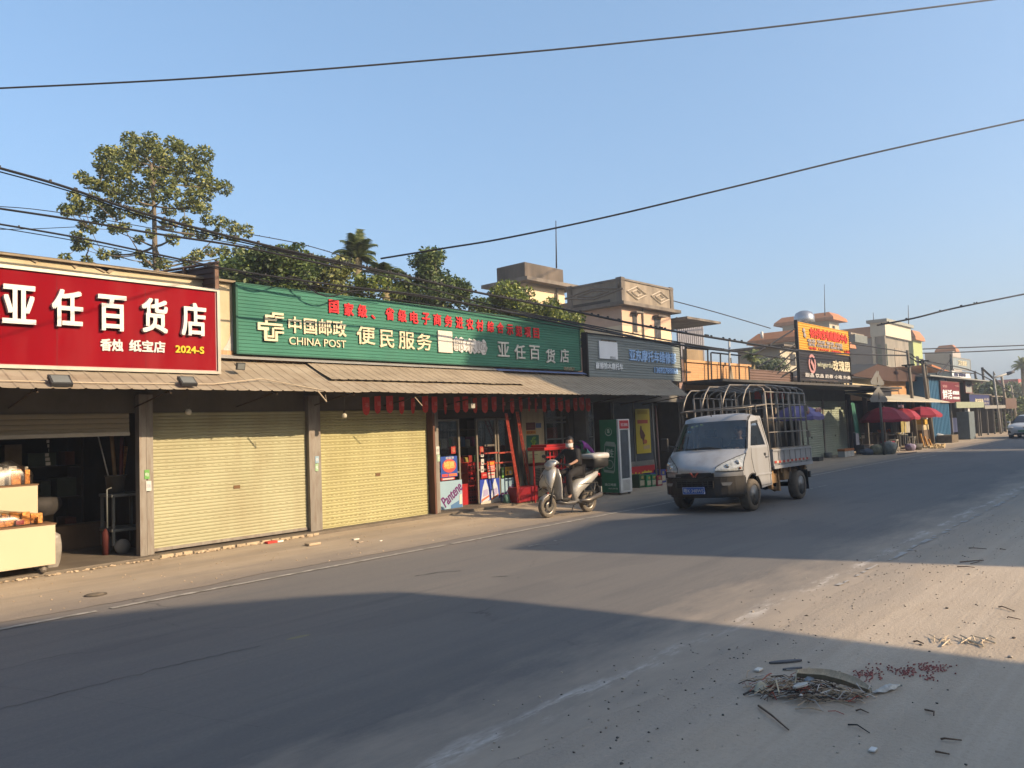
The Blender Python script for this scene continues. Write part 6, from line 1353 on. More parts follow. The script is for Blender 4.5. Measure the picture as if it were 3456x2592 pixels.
tag(MB().add([(36.9, 10.2, .012), (39.2, 10.0, .012), (39.6, 10.12, .03), (37.4, 10.36, .03)], [(0, 1, 2, 3)]).build('dark_rag', M('dark_rag', (.07, .05, .05))), 'dark flattened rag on the apron before the market', 'rag')
# hanging clothes / glass curtains of the market front, dim goods, motorbike shapes of far shops
for k, (px, col, lab) in enumerate(((3050, (.5, .42, .16), 'yellowish cloth hanging at the market front'), (3063, (.5, .48, .42), 'pale cloth hanging at the market front'), (3080, (.35, .25, .2), 'brown curtain at the right of the market front'), (3018, (.14, .17, .16), 'dark striped goods rack at the market front'))):
    c = gy(px, 1450, 12.5); tag(MB().grid(lambda u, v: (c[0]-.45+.9*u, 12.5+.06*sin(14*u), 1.95-1.2*v), 16, 4).build('hanging_cloth', M('cloth_%d' % k, col, var=.25, scale=8, stretch=(1, 1, .2))), lab, 'cloth')
mbox('blue_machine', 'dark blue machine standing in the open workshop', 'machine', 3216, 1480, 3.6, .9, 1.0, M('dark_blue_machine', (.04, .06, .16), var=.2), .4)
mbox('scrap_heap', 'small brownish scrap heap on the workshop floor', 'scrap', 3225, 1493, 1.6, .8, .45, M('scrap_brown', (.18, .14, .09), var=.4, scale=5))
mbox('gas_cylinders', 'grey blue cabinet before the tyre shop', 'cabinet', 3285, 1482, 1.6, .7, 1.8, M('grey_blue_cabinet', (.16, .20, .22), var=.2))
mbox('white_post_box', 'white meter box on the fascia under the navy sign', 'box', 3270, 1385, .5, .2, .7, mWH, 1.55, 11.7)

# ================================================================ TREES
def leaf(mb, p, s, rr_, asp=.55):
    a = Vector((rr_.gauss(0, 1), rr_.gauss(0, 1), rr_.gauss(0, .7))).normalized(); b = a.cross(Vector((rr_.gauss(0, 1), rr_.gauss(0, 1), rr_.gauss(0, 1)))).normalized()
    p = Vector(p); a = a*s*.5; b = b*s*.5*asp
    n = len(mb.v); mb.v += [(p-a)[:], (p+b)[:], (p+a)[:], (p-b)[:]]; mb.f.append((n, n+1, n+2, n+3)); mb.sm.append(False)
def clumps(mb, cl, per, s, rr_, asp=.55, sq=.85):
    for (c, r) in cl:
        for _ in range(int(per*(r/.5)**2)):
            while True:
                q = Vector((rr_.uniform(-1, 1), rr_.uniform(-1, 1), rr_.uniform(-1, 1)))
                if .12 < q.length < 1: break
            q = q*(q.length**-.35); k = r*(.8+.3*rr_.random())
            leaf(mb, (c[0]+q.x*k, c[1]+q.y*k, c[2]+q.z*k*sq), s*rr_.uniform(.7, 1.25), rr_, asp)
mBARK = M('grey_bark', (.20, .165, .12), var=.25, scale=5, stretch=(1, 1, .3), bump=.4)
def limb(mb, a, b, r0, r1, rr_, sag=.0):
    a, b = Vector(a), Vector(b); L_ = (b-a).length; pts = []
    for i in range(6):
        f = i/5; p = a.lerp(b, f); p.z += -sag*L_*sin(pi*f); p += Vector((rr_.uniform(-1, 1), rr_.uniform(-1, 1), 0))*L_*.02*(0 < i < 5); pts.append(p)
    mb.tube(pts, [r0+(r1-r0)*i/5 for i in range(6)], 6)
def tree(name, lab, base, top, cl, per, s, mat, trunk_r=.16, seed=1, asp=.55, grp=None, limbs=True):
    rr_ = random.Random(seed); t = thing(name, lab, 'tree' if 'bush' not in name else 'bush', (base[0], base[1], 0), grp)
    mb = MB(); b0 = Vector((base[0], base[1], 0)); tp = Vector(top)
    pts = [b0.lerp(tp, i/8)+Vector((rr_.uniform(-.08, .08), rr_.uniform(-.08, .08), 0))*(i > 0) for i in range(9)]
    mb.tube(pts, [trunk_r*(1-.8*i/8) for i in range(9)], 8)
    if limbs:
        nodes = [(b0.lerp(tp, f), 0.0, trunk_r*(1-.8*f)*.6) for f in np.linspace(.35, 1, 12)]
        for (c, r) in sorted(cl, key=lambda q: sqrt((q[0][0]-base[0])**2+(q[0][1]-base[1])**2)+.3*abs(q[0][2]-tp.z*.8)):
            cv_ = Vector(c); best = min(nodes, key=lambda n: (cv_-n[0]).length*(1.0 if n[0].z < cv_.z+.1 else 1.9)+n[1]*.35)
            d = (cv_-best[0]).length; r0 = min(best[2]*.8, .012+trunk_r*.30); limb(mb, best[0], cv_, r0, max(.008, r0*.55), rr_, .05); nodes.append((cv_, best[1]+d, max(.010, r0*.6)))
    part(mb, 'trunk', mBARK, t); mb = MB(); clumps(mb, cl, per, s, rr_, asp); part(mb, 'crown', mat, t, None); return t
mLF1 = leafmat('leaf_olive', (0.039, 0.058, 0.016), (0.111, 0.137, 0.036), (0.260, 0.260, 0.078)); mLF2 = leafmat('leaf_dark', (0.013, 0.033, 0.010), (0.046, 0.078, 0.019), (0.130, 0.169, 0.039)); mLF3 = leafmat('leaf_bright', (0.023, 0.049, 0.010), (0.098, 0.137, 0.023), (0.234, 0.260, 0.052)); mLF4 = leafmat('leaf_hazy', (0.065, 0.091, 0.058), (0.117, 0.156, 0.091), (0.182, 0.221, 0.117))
C1 = [(1080,180,50),(1150,240,45),(1250,185,55),(1265,270,60),(1440,215,50),(1480,235,40),(1350,310,55),(1550,290,50),(1690,300,55),(870,300,55),(950,290,50),(1050,310,60),(1150,330,55),(860,390,55),(900,450,60),(1000,420,55),(1100,400,45),(1330,410,60),(1440,400,55),(1560,390,60),(1680,410,50),(1690,500,50),(1500,480,50),(1300,470,50),(1230,470,40),(690,495,42),(760,540,42),(830,560,42),(930,570,50),(1050,520,50),(1170,580,48),(1280,560,42),(1400,540,50),(1600,560,48),(1760,550,46),(1860,575,46),(1700,620,50),(1600,640,50),(1450,620,42),(1340,650,50),(1200,680,40),(1080,650,50),(960,650,50),(780,670,42),(610,645,36),(640,700,36),(550,760,42),(620,770,34),(700,740,42),(860,760,48),(970,790,42),(1100,780,40),(1200,800,45),(1400,760,40),(1520,720,42),(1620,730,50),(1690,740,42),(820,840,36),(700,890,38),(760,920,28),(940,920,34),(1030,900,34),(1400,880,42),(1540,860,34),(1720,840,38),(1830,860,40),(1930,900,42),(2040,935,42),(1930,990,34),(1560,940,38),(1680,960,38),(1800,960,34),(1430,1000,38),(640,980,36),(650,1060,38),(730,1030,32),(1150,1000,28),(1250,960,28),(860,1130,34),(720,1170,30),(540,1150,28),(960,1130,30),(1170,1130,32),(1230,1190,40),(1350,1200,42),(1640,1130,38),(1740,1100,36),(1850,1100,36),(1980,1110,38),(1560,1190,42)]
rr1 = random.Random(3); cl = []
for (x, y, r) in C1:
    px, py = x/2.458, 400+y/2.458; d = abs(px-520)/330; Yc = 20+rr1.uniform(-1.6, 1.6)*(1.1-.5*d); c = gy(px, py, Yc); cl.append((tuple(c), r*.92/2.458*dist(c)/FPX))
bs = gy(522, 910, 20); tp = gy(518, 560, 20)
tree('tall_kapok_tree', 'tall open crowned olive green tree behind the red sign', (bs[0], 20), tp, [(c, r*1.75) for c, r in cl], 900, .115, mLF1, .18, 5, .45)
def blobtree(name, lab, px, py, rx, ry, Y, n, per, s, mat, seed, shape='round', trunk_r=.12, asp=.55, rk=(.22, .38), depth=1.0, grp=None):
    rr_ = random.Random(seed); c0 = gy(px, py, Y); k = dist(c0)/FPX; RX, RY = rx*k, ry*k; cl = []
    for i in range(n):
        while True:
            u, v, w_ = rr_.uniform(-1, 1), rr_.uniform(-1, 1), rr_.uniform(-1, 1)
            lim = 1 if shape == 'round' else max(.1, (1-v)*.62)
            if shape == 'round' and u*u+v*v+w_*w_ < 1: break
            if shape == 'cone' and abs(u) < lim and abs(w_) < lim: break
            if shape == 'box': break
        r = RX*rr_.uniform(*rk); cl.append(((c0[0]+u*RX, Y+w_*RX*depth, c0[2]+v*RY), r*1.3))
    per *= 2.6 if s < .2 else 1.4; s *= .82 if s < .2 else .9
    return tree(name, lab, (c0[0], Y), (c0[0], Y, c0[2]+RY*.2), cl, per, s, mat, trunk_r, seed, asp, grp, limbs=(shape != 'box'))
blobtree('dark_leafy_tree', 'dense dark green tree just right of the tall open tree', 930, 930, 165, 85, 17.5, 34, 170, .16, mLF2, 11, rk=(.18, .30))
blobtree('dark_leafy_tree', 'dark tree with gaps right behind the left end of the green sign', 860, 985, 110, 60, 19, 20, 150, .16, mLF2, 12, rk=(.2, .32))
blobtree('olive_leafy_tree', 'olive brown leafy tree in front of the palm trunk', 1110, 955, 105, 80, 17.5, 26, 170, .15, mLF1, 13, rk=(.18, .32))
blobtree('olive_leafy_tree', 'low leafy tree between the palm and the conical tree', 1262, 990, 85, 55, 17.0, 20, 160, .15, mLF3, 14, rk=(.2, .35))
blobtree('conical_tree', 'pointed conical dark green tree above the middle of the green sign', 1470, 912, 112, 140, 17.5, 64, 190, .14, mLF2, 15, 'cone', rk=(.20, .32))
blobtree('broad_leafy_tree', 'sunlit broad leaved tree below the concrete stair tower', 1715, 1040, 105, 75, 17.0, 30, 180, .16, mLF3, 16, rk=(.20, .34))
blobtree('broad_leafy_tree', 'lower sunlit foliage running right of the broad leaved tree', 1860, 1085, 110, 48, 16.2, 26, 180, .15, mLF3, 17, rk=(.16, .28))
blobtree('climbing_bush', 'green creeper filling the gap between the green and grey signs', 1966, 1150, 26, 62, 14.0, 16, 220, .11, mLF3, 18, 'box', .05, rk=(.35, .6))
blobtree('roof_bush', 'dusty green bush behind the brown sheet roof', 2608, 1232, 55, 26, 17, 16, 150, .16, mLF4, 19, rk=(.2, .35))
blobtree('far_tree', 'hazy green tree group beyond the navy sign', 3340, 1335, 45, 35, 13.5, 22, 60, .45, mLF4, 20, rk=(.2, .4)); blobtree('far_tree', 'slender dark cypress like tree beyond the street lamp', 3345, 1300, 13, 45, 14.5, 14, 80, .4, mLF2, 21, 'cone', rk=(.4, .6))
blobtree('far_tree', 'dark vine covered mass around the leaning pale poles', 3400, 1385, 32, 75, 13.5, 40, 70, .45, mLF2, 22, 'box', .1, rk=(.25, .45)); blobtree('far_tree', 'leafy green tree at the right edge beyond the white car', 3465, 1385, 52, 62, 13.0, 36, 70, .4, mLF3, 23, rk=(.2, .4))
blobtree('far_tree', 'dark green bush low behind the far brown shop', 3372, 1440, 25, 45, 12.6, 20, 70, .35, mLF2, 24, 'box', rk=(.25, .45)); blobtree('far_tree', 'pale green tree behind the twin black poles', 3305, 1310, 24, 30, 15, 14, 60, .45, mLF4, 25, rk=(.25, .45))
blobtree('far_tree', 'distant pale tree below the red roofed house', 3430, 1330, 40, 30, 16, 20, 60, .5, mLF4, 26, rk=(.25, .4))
def palm(name, lab, px, crown, base_py, Y, rpx, nf, seed, mat, tr=.14, lsz=.5, up=.5):
    rr_ = random.Random(seed); c = Vector(gy(px, crown, Y)); k = dist(c)/FPX; R_ = rpx*k; t = thing(name, lab, 'palm tree', (c[0], Y, 0))
    part(MB().tube([(c[0], Y, 0), (c[0]+.05, Y, c[2]*.5), tuple(c)], [tr*1.2, tr, tr*.75], 8), 'trunk', M('palm_bark', (.30, .25, .14), var=.2, scale=8, stretch=(.3, .3, 3)), t)
    mb = MB()
    for f in range(nf):
        az = 2*pi*f/nf+rr_.uniform(-.3, .3); el = rr_.uniform(.1, 1.25) if f % 3 else rr_.uniform(.9, 1.5); L_ = R_*rr_.uniform(.8, 1.15); pts = []
        p = c.copy(); d = Vector((cos(az)*cos(el), sin(az)*cos(el), sin(el)))
        for i in range(9): pts.append(p.copy()); p += d*L_/8; d = (d+Vector((0, 0, -.17*(1+i*.12)))).normalized()
        mb.tube(pts, [.022*(1-i/9)+.004 for i in range(9)], 4)
        for i in range(1, 9):
            for j in range(3):
                q = pts[i-1].lerp(pts[i], j/3); tn = (pts[i]-pts[i-1]).normalized(); sd = tn.cross(Vector((0, 0, 1))).normalized()
                for s_ in (-1, 1):
                    ll = lsz*R_*(1-abs(i-4)/7)*rr_.uniform(.8, 1.1); e = q+(sd*s_*.75+tn*.5+Vector((0, 0, -.35))).normalized()*ll; w_ = tn*.03*(1+R_*.3)
                    n = len(mb.v); mb.v += [(q-w_)[:], (q+w_)[:], e[:]]; mb.f.append((n, n+1, n+2)); mb.sm.append(False)
    part(mb, 'fronds', mat, t)
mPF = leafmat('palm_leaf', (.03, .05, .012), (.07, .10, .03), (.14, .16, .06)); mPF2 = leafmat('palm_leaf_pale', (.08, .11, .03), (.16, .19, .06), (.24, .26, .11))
palm('palm_tree', 'tall palm with upright fronds above the cable tangle', 1208, 872, 960, 19, 88, 17, 4, mPF, .16)
palm('palm_tree', 'lower drooping palm right of the tall one', 1300, 945, 1010, 18, 92, 15, 9, mPF, .14)
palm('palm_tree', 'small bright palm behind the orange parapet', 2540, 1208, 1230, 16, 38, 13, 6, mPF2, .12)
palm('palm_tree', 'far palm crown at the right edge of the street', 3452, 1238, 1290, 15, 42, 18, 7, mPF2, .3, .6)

# ================================================================ PEOPLE
mSKIN = M('skin', (.42, .24, .16), rough=.5, var=.05); mHAIR = M('black_hair', (.012, .010, .010), rough=.5); mBLKC = M('black_cloth', (.018, .018, .020), rough=.85, var=.2, scale=20); mDKC = M('dark_trousers', (.028, .026, .027), rough=.9, var=.2, scale=20)
def skin(name, verts, edges, radii, mat, parent, root=0, sub=2, lab=None):
    me = bpy.data.meshes.new(name); me.from_pydata([tuple(v) for v in verts], edges, []); o = bpy.data.objects.new(name, me); COL.objects.link(o)
    m = o.modifiers.new('skin', 'SKIN'); m.use_smooth_shade = True
    for i, r in enumerate(radii):
        sv = me.skin_vertices[0].data[i]; sv.radius = (r, r) if not isinstance(r, tuple) else r; sv.use_root = (i == root)
    s_ = o.modifiers.new('sub', 'SUBSURF'); s_.levels = sub; s_.render_levels = sub; me.materials.append(mat); o.parent = parent
    bpy.context.view_layer.update(); dg = bpy.context.evaluated_depsgraph_get(); nm = bpy.data.meshes.new_from_object(o.evaluated_get(dg)); o.modifiers.clear(); o.data = nm
    if not nm.materials: nm.materials.append(mat)
    nm.polygons.foreach_set('use_smooth', [True]*len(nm.polygons))
    if lab: o['label'] = lab
    return o
def person(label, loc, rz, J, shirt, trousers, mask=False, legs=True, parent_local=True, hair_long=False, sleeve=1.0):
    P = thing('person', label, 'person', loc, local=True, rz=rz); V = Vector
    vs, es, rs = [], [], []
    def add(p, r, par=None):
        vs.append(V(p)); rs.append(r); i = len(vs)-1
        if par is not None: es.append((par, i))
        return i
    pel = add(J['pelvis'], .105); sp = add(J['spine'], .10, pel); ch = add(J['chest'], .115, sp); nb = add(J['neck'], .050, ch); hd = add(V(J['neck'])+(V(J['head'])-V(J['neck']))*.55, .048, nb)
    for s in ('L', 'R'):
        a = add(J['sh'+s], .052, ch); b = add(J['el'+s], .037, a); c = add(J['wr'+s], .026, b); hv = V(J['ha'+s]); d = (hv-V(J['wr'+s])).normalized()
        pm = add(V(J['wr'+s])+d*.055, .030, c); sd = d.cross(V((0, 0, 1))).normalized(); dn = sd.cross(d).normalized()
        if dn.z > 0: dn = -dn
        for k, (o_, L_) in enumerate(((-.030, .075), (-.010, .085), (.010, .080), (.030, .062))):
            k0 = add(V(J['wr'+s])+d*.085+sd*o_, .0095, pm); k1 = add(vs[k0]+d*L_*.42+dn*.008, .0090, k0); k2 = add(vs[k1]+d*L_*.10+dn*L_*.36, .0085, k1); add(vs[k2]-d*L_*.30+dn*L_*.12, .0080, k2)
        th = add(V(J['wr'+s])+d*.045+sd*(.034 if s == 'L' else -.034), .0105, pm); t2 = add(vs[th]+d*.03+dn*.025+sd*(.008 if s == 'L' else -.008), .0095, th); add(vs[t2]+d*.010+dn*.025, .0085, t2)
    if legs:
        for s in ('L', 'R'):
            a = add(J['hip'+s], .085, pel); b = add(J['kn'+s], .055, a); c = add(J['an'+s], .036, b); f = add(J['fo'+s], .032, c); add(V(J['fo'+s])+(V(J['fo'+s])-V(J['an'+s])).normalized()*.06, .026, f)
    body = skin('body', vs, es, rs, mSKIN, P); LOCAL.add(body.name)
    # head
    H = V(J['head']); fw = V(J['face']).normalized(); sd = fw.cross(V((0, 0, 1))).normalized(); up = sd.cross(fw).normalized()
    def Hm(a, b, c): return H + fw*a + sd*b + up*c
    bm = bmesh.new(); bmesh.ops.create_uvsphere(bm, u_segments=20, v_segments=14, radius=1)
    for q in bm.verts:
        x, y, z = q.co; jaw = 1-.26*max(0, -z)**1.3; nose = .022*max(0, 1-((y/.22)**2))*max(0, 1-((z+.08)/.28)**2) if x > .6 else 0
        q.co = Hm(x*.098*(1-.05*(z < 0))*jaw+nose, y*.078*jaw, z*.118)
    mb = MB().bm(bm, True); head = mb.build('head', mSKIN, body)
    mb = MB()
    for s_ in (-1, 1): mb.ball(Hm(.0, s_*.079, -.005), .026, 1, 0, (.6, .4, 1))
    mb.build('ear', mSKIN, head)
    mb = MB(); 
    for s_ in (-1, 1): mb.ball(Hm(.086, s_*.031, .012), .012, 1, 0, (1, 1, .6))
    mb.build('eye', M('eye_dark', (.03, .02, .02), rough=.2), head); mb = MB()
    for s_ in (-1, 1): mb.tube([Hm(.092, s_*.016, .034), Hm(.088, s_*.045, .036)], .004, 4)
    mb.build('eyebrow', mHAIR, head); MB().tube([Hm(.090, -.022, -.062), Hm(.094, 0, -.060), Hm(.090, .022, -.062)], .005, 5).build('mouth', M('lips', (.30, .12, .10)), head)
    bm = bmesh.new(); bmesh.ops.create_uvsphere(bm, u_segments=20, v_segments=14, radius=1)
    for q in list(bm.verts):
        x, y, z = q.co
        q.co = Hm(x*.108-.012, y*.090, z*.126+.012)
        if (x > .35 and z < .42) or (z < (-.55 if hair_long else -.35)): q.tag = True
    bmesh.ops.delete(bm, geom=[q for q in bm.verts if q.tag], context='VERTS'); MB().bm(bm, True).build('hair', mHAIR, body)
    if mask:
        mb = MB().grid(lambda u, v: tuple(Hm(.104*cos((u-.5)*2.5)+(.018*(1-abs(u-.5)*2)*sin(pi*v)), .086*sin((u-.5)*2.5), -.012-.085*v+.02*abs(u-.5))), 12, 6); mb.build('face_mask', M('mask_white', (.72, .72, .70)), body)
    # clothes
    cv, ce, cr = [], [], []
    def ca(p, r, par=None):
        cv.append(V(p)); cr.append(r); i = len(cv)-1
        if par is not None: ce.append((par, i))
        return i
    a0 = ca(V(J['pelvis'])+V((0, 0, .02)), .150); a1 = ca(J['spine'], .148, a0); a2 = ca(J['chest'], .160, a1); ca(V(J['chest']).lerp(V(J['neck']), .75), .072, a2)
    for s in ('L', 'R'):
        b = ca(J['sh'+s], .078, a2); c = ca(V(J['sh'+s]).lerp(V(J['el'+s]), .5), .064, b); d = ca(J['el'+s], .056, c)
        k = sleeve if s == 'L' else 1.0
        ca(V(J['el'+s]).lerp(V(J['wr'+s]), .25*k if k < 1 else .5), .050, d) if k < 1 else ca(V(J['el'+s]).lerp(V(J['wr'+s]), .9), .042, d)
    skin('jacket', cv, ce, cr, shirt, P)
    if legs:
        cv, ce, cr = [], [], []; a0 = ca(J['pelvis'], .145)
        for s in ('L', 'R'): b = ca(J['hip'+s], .110, a0); c = ca(V(J['hip'+s]).lerp(V(J['kn'+s]), .55), .092, b); d = ca(J['kn'+s], .080, c); e = ca(V(J['kn'+s]).lerp(V(J['an'+s]), .5), .070, d); ca(V(J['kn'+s]).lerp(V(J['an'+s]), .97), .058, e)
        skin('trousers', cv, ce, cr, trousers, P)
        for s in ('L', 'R'):
            a, b = V(J['an'+s]), V(J['fo'+s]); d = (b-a); d.z = 0; d.normalize()
            sh = MB().ball(b+d*.03+V((0, 0, -.004)), .08, 2, 0, (1.75, .66, .66)); sh.build('shoe', M('dark_shoe', (.03, .028, .026)), P)
    return P
HZD = 0.0016
# ================================================================ SCOOTER AND RIDER
def etube(mb, pts, hw, hh, seg=14, ex=2.4):
    """loft of rounded sections lying across Y; pts in X,Z"""
    n = len(pts); vs = []
    for i, (x, z) in enumerate(pts):
        a = pts[max(i-1, 0)]; b = pts[min(i+1, n-1)]; tx, tz = b[0]-a[0], b[1]-a[1]; l = sqrt(tx*tx+tz*tz); nx, nz = -tz/l, tx/l
        for k in range(seg):
            th = 2*pi*k/seg; c, s = cos(th), sin(th); u = abs(c)**(2/ex)*(1 if c > 0 else -1)*hw[i]; v = abs(s)**(2/ex)*(1 if s > 0 else -1)*hh[i]
            vs.append((x+nx*v, u, z+nz*v))
    fs = [(i*seg+k, (i+1)*seg+k, (i+1)*seg+(k+1) % seg, i*seg+(k+1) % seg) for i in range(n-1) for k in range(seg)]+[tuple(range(seg)), tuple((n-1)*seg+k for k in reversed(range(seg)))]
    return mb.add(vs, fs, True)
SCX, SCY = 12.82, 10.02
S = thing('motor_scooter', 'silver motor scooter with a rear top box ridden past the shop door', 'scooter', (SCX, SCY, .004), local=True, rz=-.117)
mSIL = M('silver_paint', (.62, .60, .56), rough=.34, metal=.35, var=.06, scale=4, dirt=.15, dirtcol=(.25, .2, .14)); mPBK = M('black_plastic', (.03, .03, .03), rough=.5); mTYR = M('dusty_tyre', (.17, .145, .115), rough=.9, var=.2, scale=20); mRIM = M('grey_rim', (.28, .26, .23), rough=.35, metal=.6)
def wheel2(x, r, w_, nm='wheel'):
    t = MB().lathe([(r-.075, -w_*.35), (r-.02, -w_*.5), (r, -w_*.25), (r, w_*.25), (r-.02, w_*.5), (r-.075, w_*.35)], (x, 0, r), 28, 'y', cap=False).build(nm, mTYR, S)
    q = MB().lathe([(r-.07, -w_*.34), (r-.10, -w_*.30), (r-.10, w_*.30), (r-.07, w_*.34)], (x, 0, r), 24, 'y', cap=False)
    for k in range(5): th = 2*pi*k/5+.3; q.tube([(x, 0, r), (x+(r-.085)*cos(th), 0, r+(r-.085)*sin(th))], .016, 5)
    q.lathe([(.045, -.05), (.05, 0), (.045, .05)], (x, 0, r), 12, 'y'); q.build('rim', mRIM, t)
    MB().lathe([(.07, -.062), (.10, -.061), (.10, -.055), (.07, -.054)], (x, 0, r), 20, 'y').build('brake_disc', mRIM, t)
wheel2(-.60, .225, .115); wheel2(.60, .225, .13)
part(etube(MB(), [(-.80, .26), (-.74, .40), (-.60, .475), (-.44, .43), (-.38, .34)], [.055, .07, .075, .07, .055], [.012]*5), 'front_fender', mSIL, S)
mb = MB(); 
for s_ in (-1, 1): mb.tube([(-.60, s_*.085, .225), (-.52, s_*.085, .50), (-.46, s_*.06, .62)], .022, 6)
part(mb, 'fork', mPBK, S)
part(etube(MB(), [(-.58, .52), (-.62, .66), (-.56, .82), (-.48, .94), (-.40, 1.00)], [.11, .19, .20, .17, .10], [.03, .07, .085, .07, .04]), 'front_apron', mSIL, S)
part(etube(MB(), [(-.40, .98), (-.38, .80), (-.36, .60), (-.34, .42), (-.28, .30)], [.17, .22, .22, .19, .15], [.025, .035, .04, .04, .03]), 'leg_shield', mSIL, S)
mb = MB()
for s_ in (-1, 1): mb.tube([(-.66, s_*.03, .88), (-.715, s_*.10, .74), (-.66, s_*.185, .60)], .009, 5); mb.tube([(-.70, s_*.04, .60), (-.69, s_*.13, .56)], .012, 5)
part(mb, 'apron_groove', mPBK, S)
part(etube(MB(), [(-.655, .58), (-.66, .66), (-.63, .74)], [.05, .09, .06], [.012, .02, .015]), 'indicator_lamp', M('amber_lens', (.35, .25, .15), rough=.15), S)
part(etube(MB(), [(-.54, .96), (-.50, 1.06), (-.40, 1.12), (-.28, 1.08)], [.06, .14, .15, .08], [.03, .06, .055, .03]), 'headlight_cowl', mSIL, S)
part(MB().ball((-.535, 0, 1.035), .06, 2, 0, (.5, 1.5, .8)), 'headlight', M('clear_lens', (.5, .5, .48), rough=.08), S)
mb = MB(); mb.tube([(-.36, 0, 1.06), (-.34, -.16, 1.08), (-.27, -.34, 1.05)], .016, 6); mb.tube([(-.36, 0, 1.06), (-.34, .16, 1.08), (-.27, .34, 1.05)], .016, 6); part(mb, 'handlebar', mPBK, S)
for s_ in (-1, 1):
    part(MB().tube([(-.30, s_*.26, 1.06), (-.26, s_*.37, 1.045)], .022, 8), 'grip', mPBK, S)
    m_ = part(MB().tube([(-.34, s_*.20, 1.09), (-.38, s_*.27, 1.20)], .007, 5), 'mirror_stem', mPBK, S); part(MB().ball((-.38, s_*.28, 1.235), .055, 2, 0, (.25, 1.1, .75)), 'mirror', mPBK, m_)
part(etube(MB(), [(-.34, .30), (-.16, .26), (.06, .26), (.18, .30)], [.16, .17, .17, .16], [.035, .04, .045, .06]), 'floorboard', M('dark_silver', (.22, .21, .20), rough=.4, metal=.3), S)
mb = MB()
etube(mb, [(.10, .30), (.14, .48), (.30, .60), (.55, .70), (.80, .80), (.92, .84)], [.15, .18, .19, .18, .14, .05], [.06, .16, .15, .13, .08, .03]); part(mb, 'side_body', mSIL, S)
part(etube(MB(), [(.06, .76), (.20, .80), (.42, .80), (.66, .84), (.80, .88)], [.09, .13, .14, .13, .08], [.03, .05, .055, .05, .03]), 'seat', M('seat_vinyl', (.02, .02, .02), rough=.4), S)
part(MB().box(.30, .60, -.19, -.185, .44, .47).box(.2, .75, -.195, -.19, .62, .635), 'side_strip', mPBK, S)
part(etube(MB(), [(.86, .80), (.92, .78), (.95, .74)], [.09, .10, .07], [.04, .035, .02]), 'tail_lamp', M('tail_red', (.4, .03, .02), rough=.2), S)
part(etube(MB(), [(.84, .62), (.92, .46), (.96, .30)], [.07, .07, .05], [.012]*3), 'rear_fender', mPBK, S); part(MB().box(.955, .97, -.09, .09, .40, .52), 'number_plate', M('plate_white', (.5, .5, .45)), S)
mb = MB(); mb.tube([(.15, -.11, .27), (.60, -.12, .225)], [.05, .035], 8); mb.box(.30, .62, .07, .15, .20, .36, .02); part(mb, 'swing_arm', M('engine_grey', (.12, .115, .11), metal=.4, rough=.5), S)
part(MB().tube([(.22, -.16, .28), (.45, -.17, .27), (.85, -.17, .36)], [.02, .05, .055], 10), 'exhaust', M('exhaust_metal', (.20, .18, .16), metal=.6, rough=.4), S)
mb = MB(); mb.tube([(.60, -.13, .24), (.70, -.15, .62)], .022, 6); mb.tube([(.60, .13, .24), (.70, .15, .62)], .022, 6); part(mb, 'shock_absorber', mPBK, S)
part(MB().tube([(.08, -.14, .22), (.0, -.16, .20), (-.10, -.18, .06)], .012, 5), 'side_stand', mPBK, S); mb = MB(); mb.tube([(.72, .13, .87), (1.02, .13, .93)], .013, 5); mb.tube([(.72, -.13, .87), (1.02, -.13, .93)], .013, 5); part(mb, 'rack', mPBK, S)
B = thing('top_box', 'black and white hard top box on the back of the scooter', 'box', (SCX, SCY, .004), local=True, rz=-.117)
part(etube(MB(), [(.66, 1.06), (.68, 1.06), (1.10, 1.06), (1.14, 1.06)], [.15, .20, .20, .14], [.10, .14, .13, .08], ex=5), 'body', mPBK, B)
part(etube(MB(), [(.64, 1.17), (.67, 1.17), (1.12, 1.18), (1.17, 1.17)], [.15, .215, .215, .14], [.03, .06, .07, .03], ex=4), 'lid', M('lid_white', (.62, .60, .56), rough=.25), B); part(etube(MB(), [(1.16, 1.13), (1.175, 1.13)], [.12, .11], [.025, .02]), 'reflector', M('reflector_red', (.5, .03, .03)), B)
ang = -.117
face = (-.80, -.42, -.05)
J = dict(pelvis=(.30, 0, .92), spine=(.26, 0, 1.06), chest=(.20, 0, 1.22), neck=(.15, 0, 1.38), head=(.115, -.01, 1.50), face=face,
         shL=(.17, -.17, 1.31), elL=(.04, -.29, 1.13), wrL=(-.17, -.32, 1.07), haL=(-.28, -.31, 1.055), shR=(.17, .17, 1.31), elR=(.02, .30, 1.14), wrR=(-.18, .33, 1.08), haR=(-.28, .32, 1.06),
         hipL=(.26, -.09, .90), knL=(-.10, -.15, .83), anL=(-.06, -.14, .40), foL=(-.17, -.145, .345), hipR=(.26, .09, .90), knR=(-.10, .15, .83), anR=(-.06, .14, .40), foR=(-.17, .145, .345))
person('scooter rider in black jacket and dark trousers wearing a white face mask', (SCX, SCY, .004), ang, J, mBLKC, mDKC, mask=True, sleeve=.4)

